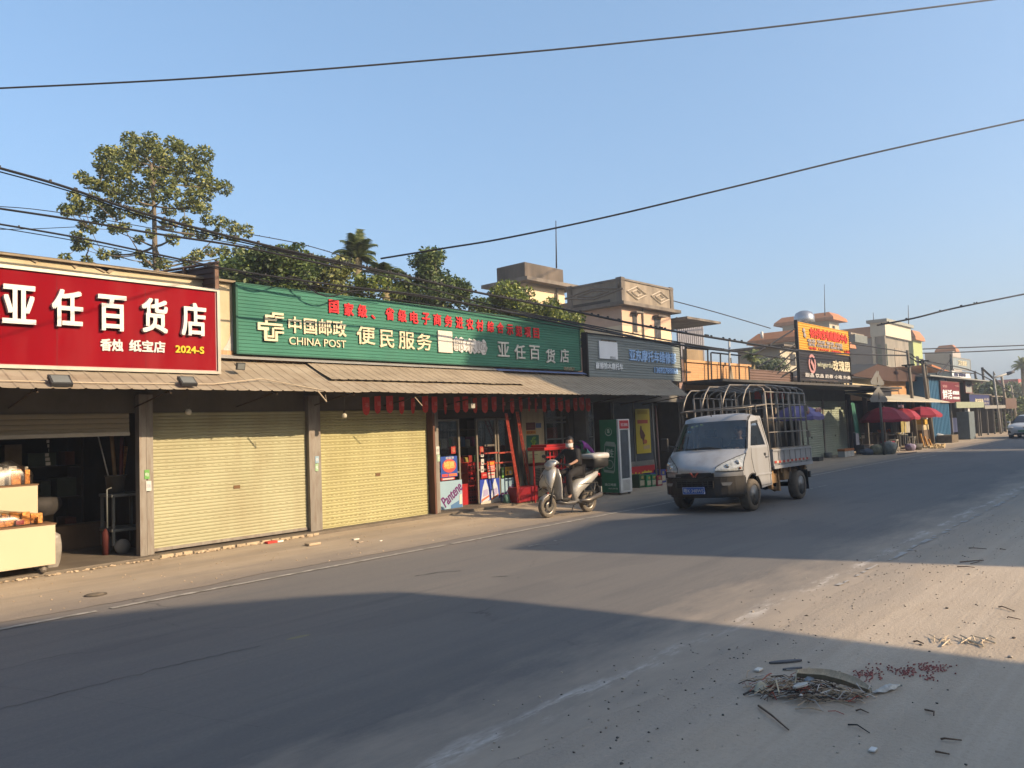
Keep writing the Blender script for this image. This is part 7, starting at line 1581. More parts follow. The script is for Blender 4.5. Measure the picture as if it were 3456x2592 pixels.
# ================================================================ CAGE TRUCK
TLX, TLY = 16.2, 7.62
T = thing('cage_truck', 'silver small pickup truck with an empty pipe cage on its bed driving toward the left', 'truck', (TLX, TLY, 0))
mTRK = M('truck_silver', (.60, .61, .63), rough=.30, metal=.35, var=.05, scale=2, dirt=.35, dirtcol=(.30, .24, .17)); mBUM = M('bumper_black', (.030, .028, .027), rough=.55, var=.15, scale=5, dirt=.3, dirtcol=(.14, .12, .09)); mTGL = glassmat('windshield_glass', (.46, .51, .53), .10, .02)
W0 = .76
def P3(x, y, z): return (x, TLY+y, z)
def surf(prof, nt=14, tr=1.0):
    """prof: (X, z, half width, sideways sweep, edge drop)"""
    vs = []; m = nt+1
    for (x, z, hw, c, dr) in prof:
        for j in range(m):
            t = -1+2*j/nt; vs.append(P3(x+c*abs(t)**3, t*hw*tr, z-dr*t**4))
    return vs, [(i*m+j, i*m+j+1, (i+1)*m+j+1, (i+1)*m+j) for i in range(len(prof)-1) for j in range(nt)]
front = [(14.12, .60, .74, .34, 0), (14.07, .72, .755, .36, 0), (14.05, .82, .76, .37, 0), (14.12, .92, .76, .34, 0), (14.28, 1.05, .755, .27, 0), (14.45, 1.14, .735, .20, .01), (14.60, 1.215, .71, .14, .015)]
part(MB().add(*surf(front), smooth=True), 'bonnet', mTRK, T)
ws = [(14.60, 1.215, .70, .14, .012), (14.80, 1.50, .67, .13, .01), (15.0, 1.79, .63, .12, .01)]
part(MB().add(*surf(ws), smooth=True), 'windscreen', mTGL, T)
roof = [(15.0, 1.79, .64, .12, .012), (15.07, 1.87, .64, .10, .02), (15.2, 1.925, .645, .06, .05), (15.45, 1.945, .655, 0, .07), (15.7, 1.92, .65, 0, .07), (15.77, 1.86, .645, 0, .05), (15.80, 1.5, .66, 0, 0), (15.80, .42, .75, 0, 0)]
part(MB().add(*surf(roof), smooth=True), 'cab_roof', mTRK, T)
def wz_(z): return .76 if z <= 1.2 else .76-(z-1.2)*.165
for s_ in (-1, 1):
    def q(x, z, o=0): return P3(x, s_*(wz_(z)-o), z)
    A, Bp, Cc, Dd, Ee = (14.74, 1.20), (15.12, 1.77), (15.30, 1.875), (15.76, 1.86), (15.80, 1.20); a_, b_, c_, d_ = (14.90, 1.255), (15.20, 1.70), (15.54, 1.735), (15.64, 1.255)
    pts = [A, Bp, Cc, Dd, Ee, a_, b_, c_, d_]; fs = [(0, 5, 6, 1), (1, 6, 7, 3, 2), (3, 7, 8, 4), (4, 8, 5, 0)]
    vs = [q(*p) for p in pts]+[q(p[0], p[1], .03) for p in pts]; mb = MB().add(vs, fs+[tuple(9+i for i in reversed(f)) for f in fs]+[(5, 14, 15, 6), (6, 15, 16, 7), (7, 16, 17, 8), (8, 17, 14, 5)])
    part(mb, 'door_frame', mTRK, T)
    part(MB().add([q(x, z, .016) for x, z in (a_, b_, c_, d_)], [(0, 1, 2, 3)]), 'side_window', mTGL, T); part(MB().add([q(x, z, -.004) for x, z in ((15.17, 1.66), (15.21, 1.745), (15.56, 1.775), (15.55, 1.725), (15.22, 1.70))], [(0, 1, 2, 3, 4)]), 'rain_visor', mPBK, T)
    arc = [(14.87+.37*cos(t_), .33+.37*sin(t_)) for t_ in np.linspace(.12, pi-.35, 12)]
    poly = [(14.74, 1.205), (15.80, 1.205), (15.80, .42), (15.26, .385)]+arc+[(14.44, .62), (14.42, .80), (14.46, .92), (14.55, 1.04), (14.65, 1.14)]
    mb = MB().prism(poly, 'y', TLY+s_*(W0-.03), TLY+s_*W0); part(mb, 'side_panel', mTRK, T)
    part(MB().tube([(14.87+.375*cos(t_), TLY+s_*(W0-.005), .33+.375*sin(t_)) for t_ in np.linspace(.1, pi-.3, 14)], .018, 5), 'wheel_arch', mBUM, T)
    mb = MB(); 
    for pts_ in ([(14.90, 1.22), (14.88, 1.0), (14.95, .75), (15.25, .45)], [(15.70, 1.8), (15.73, 1.2), (15.74, .44)], [(15.25, .44), (15.74, .44)]): mb.tube([q(x, z, -.001) for x, z in pts_], .005, 4)
    part(mb, 'door_seam', mPBK, T); part(MB().box(15.56, 15.68, TLY+s_*(W0+.022), TLY+s_*(W0-.0), .99, 1.025, .005), 'door_handle', M('chrome_handle', (.45, .45, .45), metal=.7, rough=.25), T); part(MB().box(15.50, 15.60, TLY+s_*(W0+.003), TLY+s_*W0-.0*s_, 1.03, 1.09), 'handle_recess', mPBK, T)
    part(MB().box(15.0, 15.8, TLY+s_*(W0+.012), TLY+s_*(W0-.02), .64, .675, .004), 'side_moulding', mTRK, T)
    # headlight
    def hl(u, v, o=.012):
        t = .50+.50*u; zb = .79+.0*u; zt_ = .87+.25*u**.8; z = zb+(zt_-zb)*v
        x = np.interp(z, [.60, .82, .92, 1.05, 1.14, 1.215], [14.12, 14.05, 14.12, 14.28, 14.45, 14.60]); c = np.interp(z, [.6, .82, .92, 1.05, 1.14, 1.215], [.34, .37, .34, .27, .20, .14])
        return P3(x+c*t**3-o*(1-.3*u), s_*(t*(.757)+o*u), z)
    h_ = part(MB().grid(hl, 10, 6), 'headlight', M('headlight_lens', (.62, .64, .62), rough=.10, metal=.2, var=.35, scale=18, spec=.6), T)
    part(MB().tube([hl(u, 0, .014) for u in np.linspace(0, 1, 8)]+[hl(1, v, .014) for v in np.linspace(.15, 1, 4)]+[hl(u, 1, .014) for u in np.linspace(1, 0, 10)]+[hl(0, 0, .014)], .007, 4), 'lamp_seal', mPBK, h_)
    for (u, v, r_) in ((.45, .45, .055), (.78, .55, .06)): c = hl(u, v, .016); part(MB().ball(c, r_, 2, 0, (.35, .8, .8)), 'reflector', M('reflector_bowl', (.75, .75, .72), rough=.12, metal=.7), h_)
    c = hl(.9, .15, .02); part(MB().ball(c, .03, 1, 0, (.5, .8, .8)), 'indicator_bulb', M('amber_red', (.5, .08, .03)), h_)
    m_ = part(MB().tube([P3(14.86, s_*.70, 1.30), P3(14.74, s_*.86, 1.33)], .018, 5), 'mirror_arm', mPBK, T) if s_ > 0 else None
    if m_: part(MB().box(14.70, 14.77, TLY+.84, TLY+.99, 1.22, 1.50, .02), 'mirror', mPBK, m_)
# bumper and grille
def bump(z0, z1, x0, sw, hw, xb=14.5, n=16):
    pl = [(x0+sw*abs(t)**3.2, TLY+t*hw) for t in np.linspace(-1, 1, n)]+[(xb, TLY+hw), (xb, TLY-hw)]; return MB().prism(pl, 'z', z0, z1)
part(bump(.34, .66, 14.0, .40, .775), 'bumper', mBUM, T); part(bump(.66, .69, 14.03, .40, .765), 'bumper_lip', mBUM, T); part(bump(.69, .775, 14.02, .34, .50), 'grille_panel', mBUM, T); part(bump(.28, .34, 14.08, .36, .72), 'lower_valance', mPBK, T)
mb = MB(); mb.box(13.992, 14.01, TLY-.36, TLY+.36, .48, .62); part(mb, 'air_intake', M('intake_black', (.008, .008, .008)), T)
mb = MB()
for z in (.485, .53, .575, .615): mb.box(13.980, 13.992, TLY-.36, TLY+.36, z-.006, z+.006)
for y in np.linspace(-.36, .36, 8): mb.box(13.981, 13.991, TLY+y-.006, TLY+y+.006, .48, .62)
part(mb, 'intake_bars', mBUM, T); part(MB().box(14.01, 14.025, TLY-.38, TLY+.38, .70, .765), 'upper_grille', M('grille_mesh', (.03, .03, .03), var=.5, scale=80), T)
mb = MB(); cz = .765
for s_ in (-1, 1): mb.prism([(TLY+s_*.0, cz-.06), (TLY+s_*.025, cz-.075), (TLY+s_*.055, cz-.02), (TLY+s_*.09, cz+.02), (TLY+s_*.06, cz+.02), (TLY+s_*.03, cz-.02)], 'x', 13.985, 14.012)
part(mb, 'badge', M('badge_red', (.42, .10, .08), metal=.4, rough=.3), T)
pc = gx(2366, 1668, 13.975); py_, pz_ = TLY+.02, .435
pl = part(MB().box(13.962, 13.975, py_-.22, py_+.22, pz_-.07, pz_+.07, .004), 'number_plate', M('plate_blue', (.03, .13, .50), rough=.35, var=.03), T)
def plate_text(body, y0, y1, z0, z1, x, mat, par, bold=.003):
    m0 = textmb(body, 0, 1, z0, z1, 0, .002, 0); m0.v = [(x+y, y1-(y1-y0)*xx, z) for xx, y, z in m0.v]
    m1 = MB().add(m0.v, m0.f); n0 = list(m0.v)
    for dy, dz in ((bold, 0), (0, bold), (bold, bold)): m1.add([(a-.0007, b+dy, c+dz) for a, b, c in n0], m0.f)
    return part(m1, 'lettering', mat, par)
plate_text('粤K·348WS', py_-.195, py_+.195, pz_-.042, pz_+.042, 13.961, M('plate_white_ink', (.8, .82, .85)), pl)
mb = MB(); e = .006; mb.box(13.958, 13.9615, py_-.215, py_+.215, pz_+.058, pz_+.063); mb.box(13.958, 13.9615, py_-.215, py_+.215, pz_-.063, pz_-.058); mb.box(13.958, 13.9615, py_-.215, py_-.210, pz_-.058, pz_+.058); mb.box(13.958, 13.9615, py_+.210, py_+.215, pz_-.058, pz_+.058); part(mb, 'plate_border', M('plate_white_ink', (.8, .82, .85)), pl)
for s_ in (-1, 1): part(MB().add([(14.075, TLY+s_*.50, .52), (14.13, TLY+s_*.62, .52), (14.16, TLY+s_*.66, .58), (14.075, TLY+s_*.48, .58)], [(0, 1, 2, 3)]), 'fog_lamp', M('fog_grey', (.25, .24, .22), rough=.3), T)
# wipers, stickers, aerial
mb = MB(); mb.tube([P3(14.60, -.30, 1.235), P3(14.585, .10, 1.25), P3(14.66, .45, 1.245)], .010, 4); mb.tube([P3(14.60, .42, 1.235), P3(14.58, .0, 1.265), P3(14.60, -.15, 1.26)], .008, 4); part(mb, 'wiper', mPBK, T)
for k, (y, z, c) in enumerate(((.40, 1.70, (.55, .60, .25)), (.30, 1.715, (.55, .6, .35)), (.46, 1.60, (.25, .5, .65)), (.21, 1.735, (.5, .6, .2)))):
    x = np.interp(z, [1.215, 1.5, 1.79], [14.60, 14.80, 15.0])-.006+.12*(y/.62)**3; part(MB().add([P3(x, y-.03, z-.02), P3(x, y+.035, z-.02), P3(x+.02, y+.035, z+.022), P3(x+.02, y-.03, z+.022)], [(0, 1, 2, 3)]), 'windscreen_sticker', M('sticker_%d' % k, c, var=.2, scale=30), T)
part(MB().tube([P3(15.08, .05, 1.9), P3(15.10, .05, 2.0)], [.012, .005], 5), 'aerial', mPBK, T)
# interior
mb = MB(); mb.box(14.72, 15.05, TLY-.68, TLY+.68, .95, 1.20, .03); part(mb, 'dashboard', M('dash_grey', (.05, .05, .05)), T)
part(MB().box(14.6, 15.78, TLY-.70, TLY+.70, .42, .46).box(15.74, 15.78, TLY-.70, TLY+.70, .46, 1.25), 'cab_floor', mPBK, T)
for s_ in (-1, 1):
    part(MB().box(15.25, 15.72, TLY+s_*.35-.24, TLY+s_*.35+.24, .70, .90, .03).box(15.60, 15.74, TLY+s_*.35-.22, TLY+s_*.35+.22, .90, 1.45, .03).box(15.62, 15.72, TLY+s_*.35-.11, TLY+s_*.35+.11, 1.47, 1.64, .02), 'seat', M('seat_grey', (.06, .06, .065)), T)
part(MB().lathe([(.17, -.012), (.185, 0), (.17, .012)], (15.14, TLY-.35, 1.16), 20, 'x'), 'steering_wheel', mPBK, T); part(MB().box(14.78, 14.98, TLY-.38, TLY-.02, 1.21, 1.216), 'dashboard_paper', mWH, T)
# wheels
def twheel(x, s_):
    y0 = TLY+s_*.665; r = .315; t = part(MB().lathe([(r-.10, -.09), (r-.02, -.09), (r, -.06), (r, .06), (r-.02, .09), (r-.10, .09)], (x, y0, r), 32, 'y', cap=False), 'wheel', mTYR, T)
    q = MB().lathe([(r-.11, -.085), (r-.12, -.06), (.07, -.05), (.05, -.085), (.0, -.09)] if s_ < 0 else [(r-.11, .085), (r-.12, .06), (.07, .05), (.05, .085), (.0, .09)], (x, y0, r), 28, 'y'); part(q, 'rim', M('steel_rim', (.26, .25, .23), metal=.5, rough=.4, var=.2, scale=20), t)
    q = MB()
    for k in range(10): th = 2*pi*k/10; q.ball((x+.135*cos(th), y0+s_*.062, r+.135*sin(th)), .020, 1, 0, (1, .3, 1))
    part(q, 'rim_holes', mBLK, t)
for x in (14.87, 17.42):
    for s_ in (-1, 1): twheel(x, s_)
part(MB().box(14.5, 15.25, TLY-.56, TLY+.56, .30, .95), 'engine_bay', mBLK, T)
# bed
mOCH = M('dusty_chassis', (.36, .22, .10), var=.3, scale=6, rough=.85)
part(MB().box(15.93, 18.2, TLY-.76, TLY+.76, .77, .82), 'bed_floor', mTRK, T)
mb = MB()
for s_ in (-1, 1): mb.box(15.93, 18.2, TLY+s_*.76, TLY+s_*.74, .80, 1.12)
mb.box(15.93, 15.95, TLY-.74, TLY+.74, .82, 1.12); mb.box(18.18, 18.2, TLY-.74, TLY+.74, .82, 1.12)
for x in np.arange(15.93, 18.2, .32): mb.box(x, x+.03, TLY-.775, TLY-.76, .80, 1.12)
mb.box(15.93, 18.2, TLY-.785, TLY-.755, 1.10, 1.14); mb.box(15.93, 18.2, TLY-.785, TLY-.76, .73, .80); mb.box(15.93, 18.2, TLY+.755, TLY+.785, 1.10, 1.14)
part(mb, 'bed_side', mTRK, T)
mb, m2 = MB(), MB(); x = 15.98; k = 0
while x < 17.95: (mb if k % 2 == 0 else m2).box(x, x+.11, TLY-.779, TLY-.7755, .845, .895); x += .115 if k % 2 else .115; k += 1
part(mb, 'reflective_strip', M('strip_red', (.50, .05, .03)), T); part(m2, 'reflective_strip', M('strip_white', (.62, .56, .48)), T)
mb = MB(); mb.box(15.7, 18.2, TLY-.42, TLY-.34, .50, .62); mb.box(15.7, 18.2, TLY+.34, TLY+.42, .50, .62)
for x in (16.0, 16.5, 17.0, 17.9): mb.box(x, x+.07, TLY-.70, TLY+.70, .62, .77)
mb.box(16.02, 16.10, TLY-.66, TLY-.60, .30, .72); mb.box(16.42, 16.50, TLY-.66, TLY-.60, .24, .72); mb.box(16.1, 16.42, TLY-.64, TLY-.56, .42, .62); mb.box(16.75, 17.1, TLY-.66, TLY-.5, .45, .74, .02); mb.tube([P3(16.2, -.55, .36), P3(16.6, -.5, .26)], .05, 8)
part(mb, 'chassis', mOCH, T); part(MB().tube([(17.42, TLY-.58, .32), (17.42, TLY+.58, .32)], .05, 8).ball((17.42, TLY, .32), .13, 2), 'rear_axle', mBLK, T)
part(MB().box(17.86, 17.88, TLY-.76, TLY-.54, .18, .62), 'mud_flap', mPBK, T); part(MB().box(17.86, 17.88, TLY+.54, TLY+.76, .18, .62), 'mud_flap', mPBK, T)
part(MB().tube([(17.42+.40*cos(t_), TLY-.66, .36+.38*sin(t_)) for t_ in np.linspace(.15, pi-.15, 12)], .03, 4), 'rear_fender', mPBK, T); part(MB().box(18.2, 18.26, TLY-.7, TLY+.7, .42, .56), 'rear_bumper', mPBK, T)
# cage
mCG = M('cage_pipe', (.34, .31, .27), rough=.45, metal=.4, var=.2, scale=6, dirt=.4, dirtcol=(.22, .12, .07)); R1 = .018
CG = part(MB().box(15.93, 18.18, TLY-.76, TLY-.73, 1.14, 1.17).box(15.93, 18.18, TLY+.73, TLY+.76, 1.14, 1.17), 'cage_base_rail', mCG, T)
for s_ in (-1, 1):
    mb = MB(); Yc = TLY+s_*.745
    for x in np.linspace(15.85, 18.15, 8): mb.tube([(x, Yc, 1.14), (x, Yc, 2.36)], R1 if x > 15.9 else .024, 6)
    for z in (1.50, 1.80, 2.10, 2.36): mb.tube([(15.85, Yc, z), (18.15, Yc, z)], R1*.8 if z < 2.2 else R1, 6)
    part(mb, 'cage_side', mCG, T)
mb = MB()
for x in np.linspace(15.85, 18.15, 7):
    mb.tube([(x, TLY-.745, 2.10 if x < 15.8 else 2.34), (x, TLY-.72, 2.44), (x, TLY-.60, 2.51), (x, TLY, 2.56), (x, TLY+.60, 2.51), (x, TLY+.72, 2.44), (x, TLY+.745, 2.10 if x < 15.8 else 2.34)], R1*.9, 6)
for y in (-.62, -.22, .2, .60):
    zt_ = 2.50+.06*(1-(y/.66)**2); mb.tube([(15.0, TLY+y, 2.03), (15.08, TLY+y, 2.22), (15.24, TLY+y, 2.40), (15.45, TLY+y, zt_), (16.5, TLY+y, zt_+.02), (18.15, TLY+y, zt_)], R1*.9, 6)
mb.tube([(15.0, TLY-.66, 2.03), (15.0, TLY+.62, 2.03)], R1, 6)
for s_ in (-1, 1): mb.tube([(15.0, TLY+s_*.64, 2.03), (15.85, TLY+s_*.745, 2.09)], R1, 6); mb.tube([(15.4, TLY+s_*.72, 1.93), (15.4, TLY+s_*.72, 2.08)], R1*.8, 5)
part(mb, 'cage_roof', mCG, T)
for xx in (15.86, 18.14):
    mb = MB()
    for y in np.linspace(-.74, .74, 6): mb.tube([(xx, TLY+y, 1.14), (xx, TLY+y, 2.42)], R1*.75, 5)
    for z in (1.5, 1.8, 2.1): mb.tube([(xx, TLY-.74, z), (xx, TLY+.74, z)], R1*.7, 5)
    if xx > 18:
        for z in (1.35, 1.95): mb.box(18.14, 18.22, TLY-.79, TLY-.72, z, z+.14)
    part(mb, 'cage_end', mCG, T)
for ch in children(T):                                # the body leans on its springs, the wheels stay down
    if not ch.name.startswith('wheel') or ch.name.startswith('wheel_arch'): ch.rotation_euler = (radians(-1.7), radians(.5), 0)
T.location.y = 6.86+.76*1.12; T.scale = (1.0, 1.12, 1.015)
T.rotation_euler = (radians(-.4), 0, radians(1.0))
J = dict(pelvis=(15.5-TLX, -.35, .96), spine=(15.52-TLX, -.35, 1.10), chest=(15.50-TLX, -.35, 1.26), neck=(15.46-TLX, -.35, 1.42), head=(15.43-TLX, -.36, 1.535), face=(-1, -.15, 0), shL=(15.48-TLX, -.52, 1.34), elL=(15.36-TLX, -.58, 1.12), wrL=(15.22-TLX, -.48, 1.18), haL=(15.15-TLX, -.44, 1.22),
         shR=(15.48-TLX, -.18, 1.34), elR=(15.36-TLX, -.12, 1.12), wrR=(15.22-TLX, -.22, 1.18), haR=(15.15-TLX, -.26, 1.22), hipL=(15.5-TLX, -.43, .94), hipR=(15.5-TLX, -.27, .94), knL=(15.15-TLX, -.45, .92), knR=(15.15-TLX, -.25, .92), anL=(15.0-TLX, -.45, .56), anR=(15.0-TLX, -.25, .56), foL=(14.90-TLX, -.45, .51), foR=(14.90-TLX, -.25, .51))
DRV = person('truck driver in dark shirt behind the windscreen of the cage truck', (TLX, TLY, 0), 0, J, M('driver_shirt', (.03, .035, .05)), mDKC)
DRV.rotation_euler = (radians(-2.2), radians(.5), radians(1.0)); DRV.location.y = 6.86+.76*1.12; DRV.scale = (1.03, 1.03, 1.02)

# ================================================================ WHITE CAR
cL = gx(3397, 1470, 57.0); CX0, CYL = 57.0, cL[1]
CT_ = thing('white_car', 'white electric sedan coming down the road at the right edge', 'car', (CX0+2.2, CYL-.93, 0.004)); cyc = CYL-.93
mCW = M('car_white', (.62, .66, .70), rough=.25, var=.02, coat=.4)
def csurf(prof, nt=12):
    vs = []; m = nt+1
    for (x, z, hw, c, dr) in prof:
        for j in range(m): t = -1+2*j/nt; vs.append((CX0+x+c*abs(t)**3, cyc+t*hw, z-dr*t**4))
    return vs, [(i*m+j, i*m+j+1, (i+1)*m+j+1, (i+1)*m+j) for i in range(len(prof)-1) for j in range(nt)]
part(MB().add(*csurf([(.10, .22, .86, .3, 0), (.02, .45, .90, .35, 0), (.06, .66, .90, .35, 0), (.25, .80, .89, .3, .02), (.8, .92, .86, .2, .06), (1.25, .98, .80, .1, .05)]), smooth=True), 'front_body', mCW, CT_)
part(MB().add(*csurf([(1.22, .97, .76, .12, .02), (1.75, 1.28, .66, .08, .02), (2.05, 1.41, .58, .05, .02)]), smooth=True), 'windscreen', M('car_glass', (.03, .035, .05), rough=.05, var=.2, scale=2), CT_)
part(MB().add(*csurf([(2.05, 1.41, .60, .05, .03), (2.6, 1.47, .60, 0, .06), (3.4, 1.42, .58, 0, .06), (4.1, 1.10, .70, 0, .05), (4.6, 1.0, .78, -.1, .02), (4.65, .3, .85, 0, 0)]), smooth=True), 'roof', mCW, CT_)
for s_ in (-1, 1):
    part(MB().prism([(CX0+.4, .25), (CX0+4.6, .25), (CX0+4.6, .95), (CX0+1.2, .95), (CX0+.4, .72)], 'y', cyc+s_*.86, cyc+s_*.91), 'side_body', mCW, CT_)
    part(MB().add([(CX0+1.3, cyc+s_*.86, .95), (CX0+4.3, cyc+s_*.84, 1.0), (CX0+3.5, cyc+s_*.60, 1.40), (CX0+2.05, cyc+s_*.60, 1.40)], [(0, 1, 2, 3)]), 'side_window', M('car_glass', (.03, .035, .05)), CT_)
    part(MB().ball((CX0+.28, cyc+s_*.70, .68), .12, 2, 0, (1.2, 1.8, .5)), 'headlight', M('car_lamp', (.7, .72, .75), rough=.1), CT_); part(MB().box(CX0+.04+.18, CX0+.5, cyc+s_*.62, cyc+s_*.86, .36, .50), 'corner_intake', mPBK, CT_); part(MB().box(CX0+1.35, CX0+1.5, cyc+s_*.90, cyc+s_*1.08, .96, 1.08, .02), 'mirror', mCW, CT_)
    for x in (.85, 3.75): 
        w_ = part(MB().lathe([(.2, -.1), (.32, -.1), (.33, 0), (.32, .1), (.2, .1)], (CX0+x, cyc+s_*.80, .33), 24, 'y'), 'wheel', M('black_tyre', (.025, .025, .025)), CT_); part(MB().lathe([(.0, -.1), (.2, -.09), (.2, .09), (0, .1)], (CX0+x, cyc+s_*.80, .33), 20, 'y'), 'rim', mRIM, w_)
part(MB().box(CX0-.015, CX0+.02, cyc-.30, cyc+.30, .40, .54, .004), 'number_plate', M('plate_green', (.18, .38, .26)), CT_); part(MB().prism([(cyc-.62, .24), (cyc+.62, .24), (cyc+.5, .34), (cyc-.5, .34)], 'x', CX0+.0, CX0+.2), 'lower_grille', mPBK, CT_); part(MB().ball((CX0+.05, cyc, .70), .045, 1, 0, (.4, 1, 1)), 'badge', mSTN2, CT_)

KC = 0.85
# ================================================================ GROUND LITTER
r2 = random.Random(44)
mb, mb2, mb3 = MB(), MB(), MB()
for i in range(800):
    if i % 3: x = r2.uniform(3.0, 16); y = 3.0-abs(r2.gauss(0, 1.0)); 
    else: x = r2.uniform(3.2, 12); y = 3.15+r2.gauss(0, .35)
    if y < .2: continue
    s_ = r2.uniform(.003, .010)*(1.8 if r2.random() < .06 else 1)
    (mb if r2.random() < .35 else mb2).ball((x, y, s_*.3), s_, 1, .25, (1, 1, .6), False)
tag(mb.build('pebbles', M('dark_pebble', (.10, .09, .08), var=.3)), 'dark grit scattered on the dirt shoulder', 'pebbles', kind='stuff'); tag(mb2.build('pebbles', M('pale_pebble', (.34, .30, .25), var=.3)), 'pale grit scattered on the dirt shoulder', 'pebbles', kind='stuff')
for i in range(260):
    x = r2.uniform(2, 13); y = r2.uniform(9.7, 12.3); s_ = r2.uniform(.004, .016); mb3.ball((x, y, .005+s_*.3), s_, 1, .3, (1, 1, .5), False)
for i in range(160):
    x = r2.uniform(2.8, 8.3); s_ = r2.uniform(.008, .032); mb3.ball((x, 12.39+r2.uniform(-.05, .02), .01+s_*.3), s_, 1, .4, (1.2, 1, .6), False)
tag(mb3.build('rubble_crumbs', M('crumb_tan', (.36, .28, .19), var=.3)), 'tan crumbs of concrete along the shop slab edge', 'rubble', kind='stuff')
# broken threshold strip under the cream shutter
mb = MB(); x = 5.4
while x < 8.3: L_ = r2.uniform(.12, .34); mb.box(x, x+L_*.85, 12.40+r2.uniform(-.015, .01), 12.5, 0.004, .055+r2.uniform(-.01, .01), .006); x += L_
tag(mb.build('broken_kerb', M('broken_concrete', (.34, .27, .18), var=.25, scale=9)), 'broken concrete edging under the plain cream shutter', 'kerb')
def at(px, py): return gz(px, py)
for (px, py, wd, col, lab, nm) in ((915, 1834, .20, (.45, .04, .03), 'small red scrap under the cream shutter', 'paper_scrap'), (944, 1830, .12, (.7, .68, .6), 'small white scrap next to the red one under the shutter', 'paper_scrap'), (1056, 1841, .24, (.36, .28, .19), 'flat tan stone before the pillar between the shutters', 'stone'), (1216, 1832, .10, (.3, .24, .18), 'small brown stone on the apron before the slotted shutter', 'stone'), (1200, 1823, .12, (.55, .5, .42), 'pale scrap on the apron before the slotted shutter', 'paper_scrap'), (2560, 2265, .07, (.6, .58, .54), 'white crust of paint near the road edge', 'paint_flake'), (1285, 1827, .05, (.7, .66, .58), 'tiny white scrap at the right of the pale scrap', 'paper_scrap'), (2947, 2536, .055, (.62, .62, .6), 'small white scrap in the shaded dirt below the pile', 'paper_scrap')):
    c = at(px, py); tag(MB().box(c[0]-wd/2, c[0]+wd/2, c[1]-wd*.3, c[1]+wd*.3, .006, .006+wd*.18, wd*.05).build(nm, M('scrap_'+str(px), col, var=.15)), lab, 'scrap' if nm != 'stone' else 'stone')
mTW = M('brown_twig', (.10, .065, .045), var=.3, scale=20)
def stick_(p0, p1, r, lab, mat=None, name='twig', bend=.05):
    a, b = Vector(at(*p0)), Vector(at(*p1)); a.z = b.z = r; m_ = (a+b)/2+Vector((r2.uniform(-bend, bend), r2.uniform(-bend, bend), .01)); r *= .62; tag(MB().tube([a, m_, b], [r, r*.9, r*.6], 5).build(name, mat or mTW), lab, 'stick')
stick_((2560, 2388), (2662, 2470), .012, 'long brown stick lying left below the debris pile'); stick_((2862, 2450), (2935, 2478), .008, 'thin curved black stick right below the debris pile', mWIR); stick_((3176, 2500), (3246, 2504), .010, 'short straight stick at the lower right'); stick_((3160, 2544), (3205, 2552), .011, 'stubby dark stick below the straight one at the lower right'); stick_((3122, 2400), (3152, 2420), .010, 'small dark stick right of the debris pile')
stick_((2888, 2403), (2933, 2411), .009, 'short brown stick just right below the pile'); stick_((3230, 1915), (3290, 1918), .010, 'thin stick at the shadow edge on the dirt'); stick_((3270, 1852), (3330, 1855), .010, 'thin stick in the far shaded dirt'); stick_((3376, 1856), (3395, 1858), .010, 'tiny stick at the far right of the dirt'); stick_((3370, 2052), (3425, 2066), .010, 'stick on the sunlit dirt near the right edge'); stick_((3400, 2088), (3445, 2094), .009, 'second stick on the sunlit dirt below the first'); stick_((3084, 2170), (3118, 2177), .012, 'short curved bark piece on the sunlit dirt'); stick_((3240, 1900), (3320, 1894), .012, 'forked twig lying at the shadow edge of the dirt'); stick_((3275, 1905), (3308, 1890), .008, 'small twig crossing the forked twig')
# debris pile
pc = at(2740, 2335)
HU = thing('palm_husk', 'long curved dry palm husk lying over the debris pile', 'palm husk', (pc[0], pc[1], .02))
A = [at(2690, 2318), at(2790, 2322), at(2870, 2335), at(2940, 2352)]; A = [Vector((q[0], q[1], .09-.015*i)) for i, q in enumerate(A)]
def husk(u, v):
    f = u*(len(A)-1); i = min(int(f), len(A)-2); p = A[i].lerp(A[i+1], f-i); d = (A[i+1]-A[i]).normalized(); s_ = Vector((-d.y, d.x, 0)); w_ = .075*(sin(pi*(u*.8+.15)))**.7; th = (v-.5)*2.6
    return p+s_*w_*sin(th)+Vector((0, 0, w_*.75*(1-cos(th))-.02))
mHK = M('dry_husk', (.38, .31, .22), var=.25, scale=8, stretch=(1, 6, 1), bump=.5)
mb = MB().grid(husk, 16, 8); mb.grid(lambda u, v: husk(u, v)+Vector((0, 0, .012)), 16, 8); part(mb, 'shell', mHK, HU)
r2 = random.Random(9); mats = [M('pile_straw', (.36, .27, .18), var=.4), M('pile_dark', (.07, .05, .04), var=.3), M('pile_grey', (.42, .40, .37), var=.2), M('pile_red', (.30, .06, .04), var=.3)]
mbs = [MB() for _ in mats]
a0, a1 = Vector(at(2600, 2335)), Vector(at(2830, 2350))
for i in range(420):
    f = r2.random(); c = a0.lerp(a1, f); k = (4*f*(1-f))**.5; sp = .22*k; x = c.x+r2.gauss(0, sp*.55); y = c.y+r2.gauss(0, sp*.75); h = .06*k*r2.random(); th = r2.gauss(-.75, .55); L_ = r2.uniform(.05, .22); m_ = 0 if r2.random() < .38 else 1 if r2.random() < .5 else 2 if r2.random() < .8 else 3
    mbs[m_].tube([(x-cos(th)*L_/2, y-sin(th)*L_/2, .006+h), (x+r2.uniform(-.01, .01), y+r2.uniform(-.01, .01), .012+h+r2.uniform(0, .02)), (x+cos(th)*L_/2, y+sin(th)*L_/2, .006+h*r2.uniform(.3, 1.2))], [r2.uniform(.0015, .0042)]*3, 4)
for q, m_, lab in zip(mbs, mats, ('straw coloured twigs heaped in the debris pile', 'dark twigs heaped in the debris pile', 'grey shreds heaped in the debris pile', 'reddish strips heaped in the debris pile')): tag(q.build('twig_litter', m_), lab, 'litter', kind='stuff')
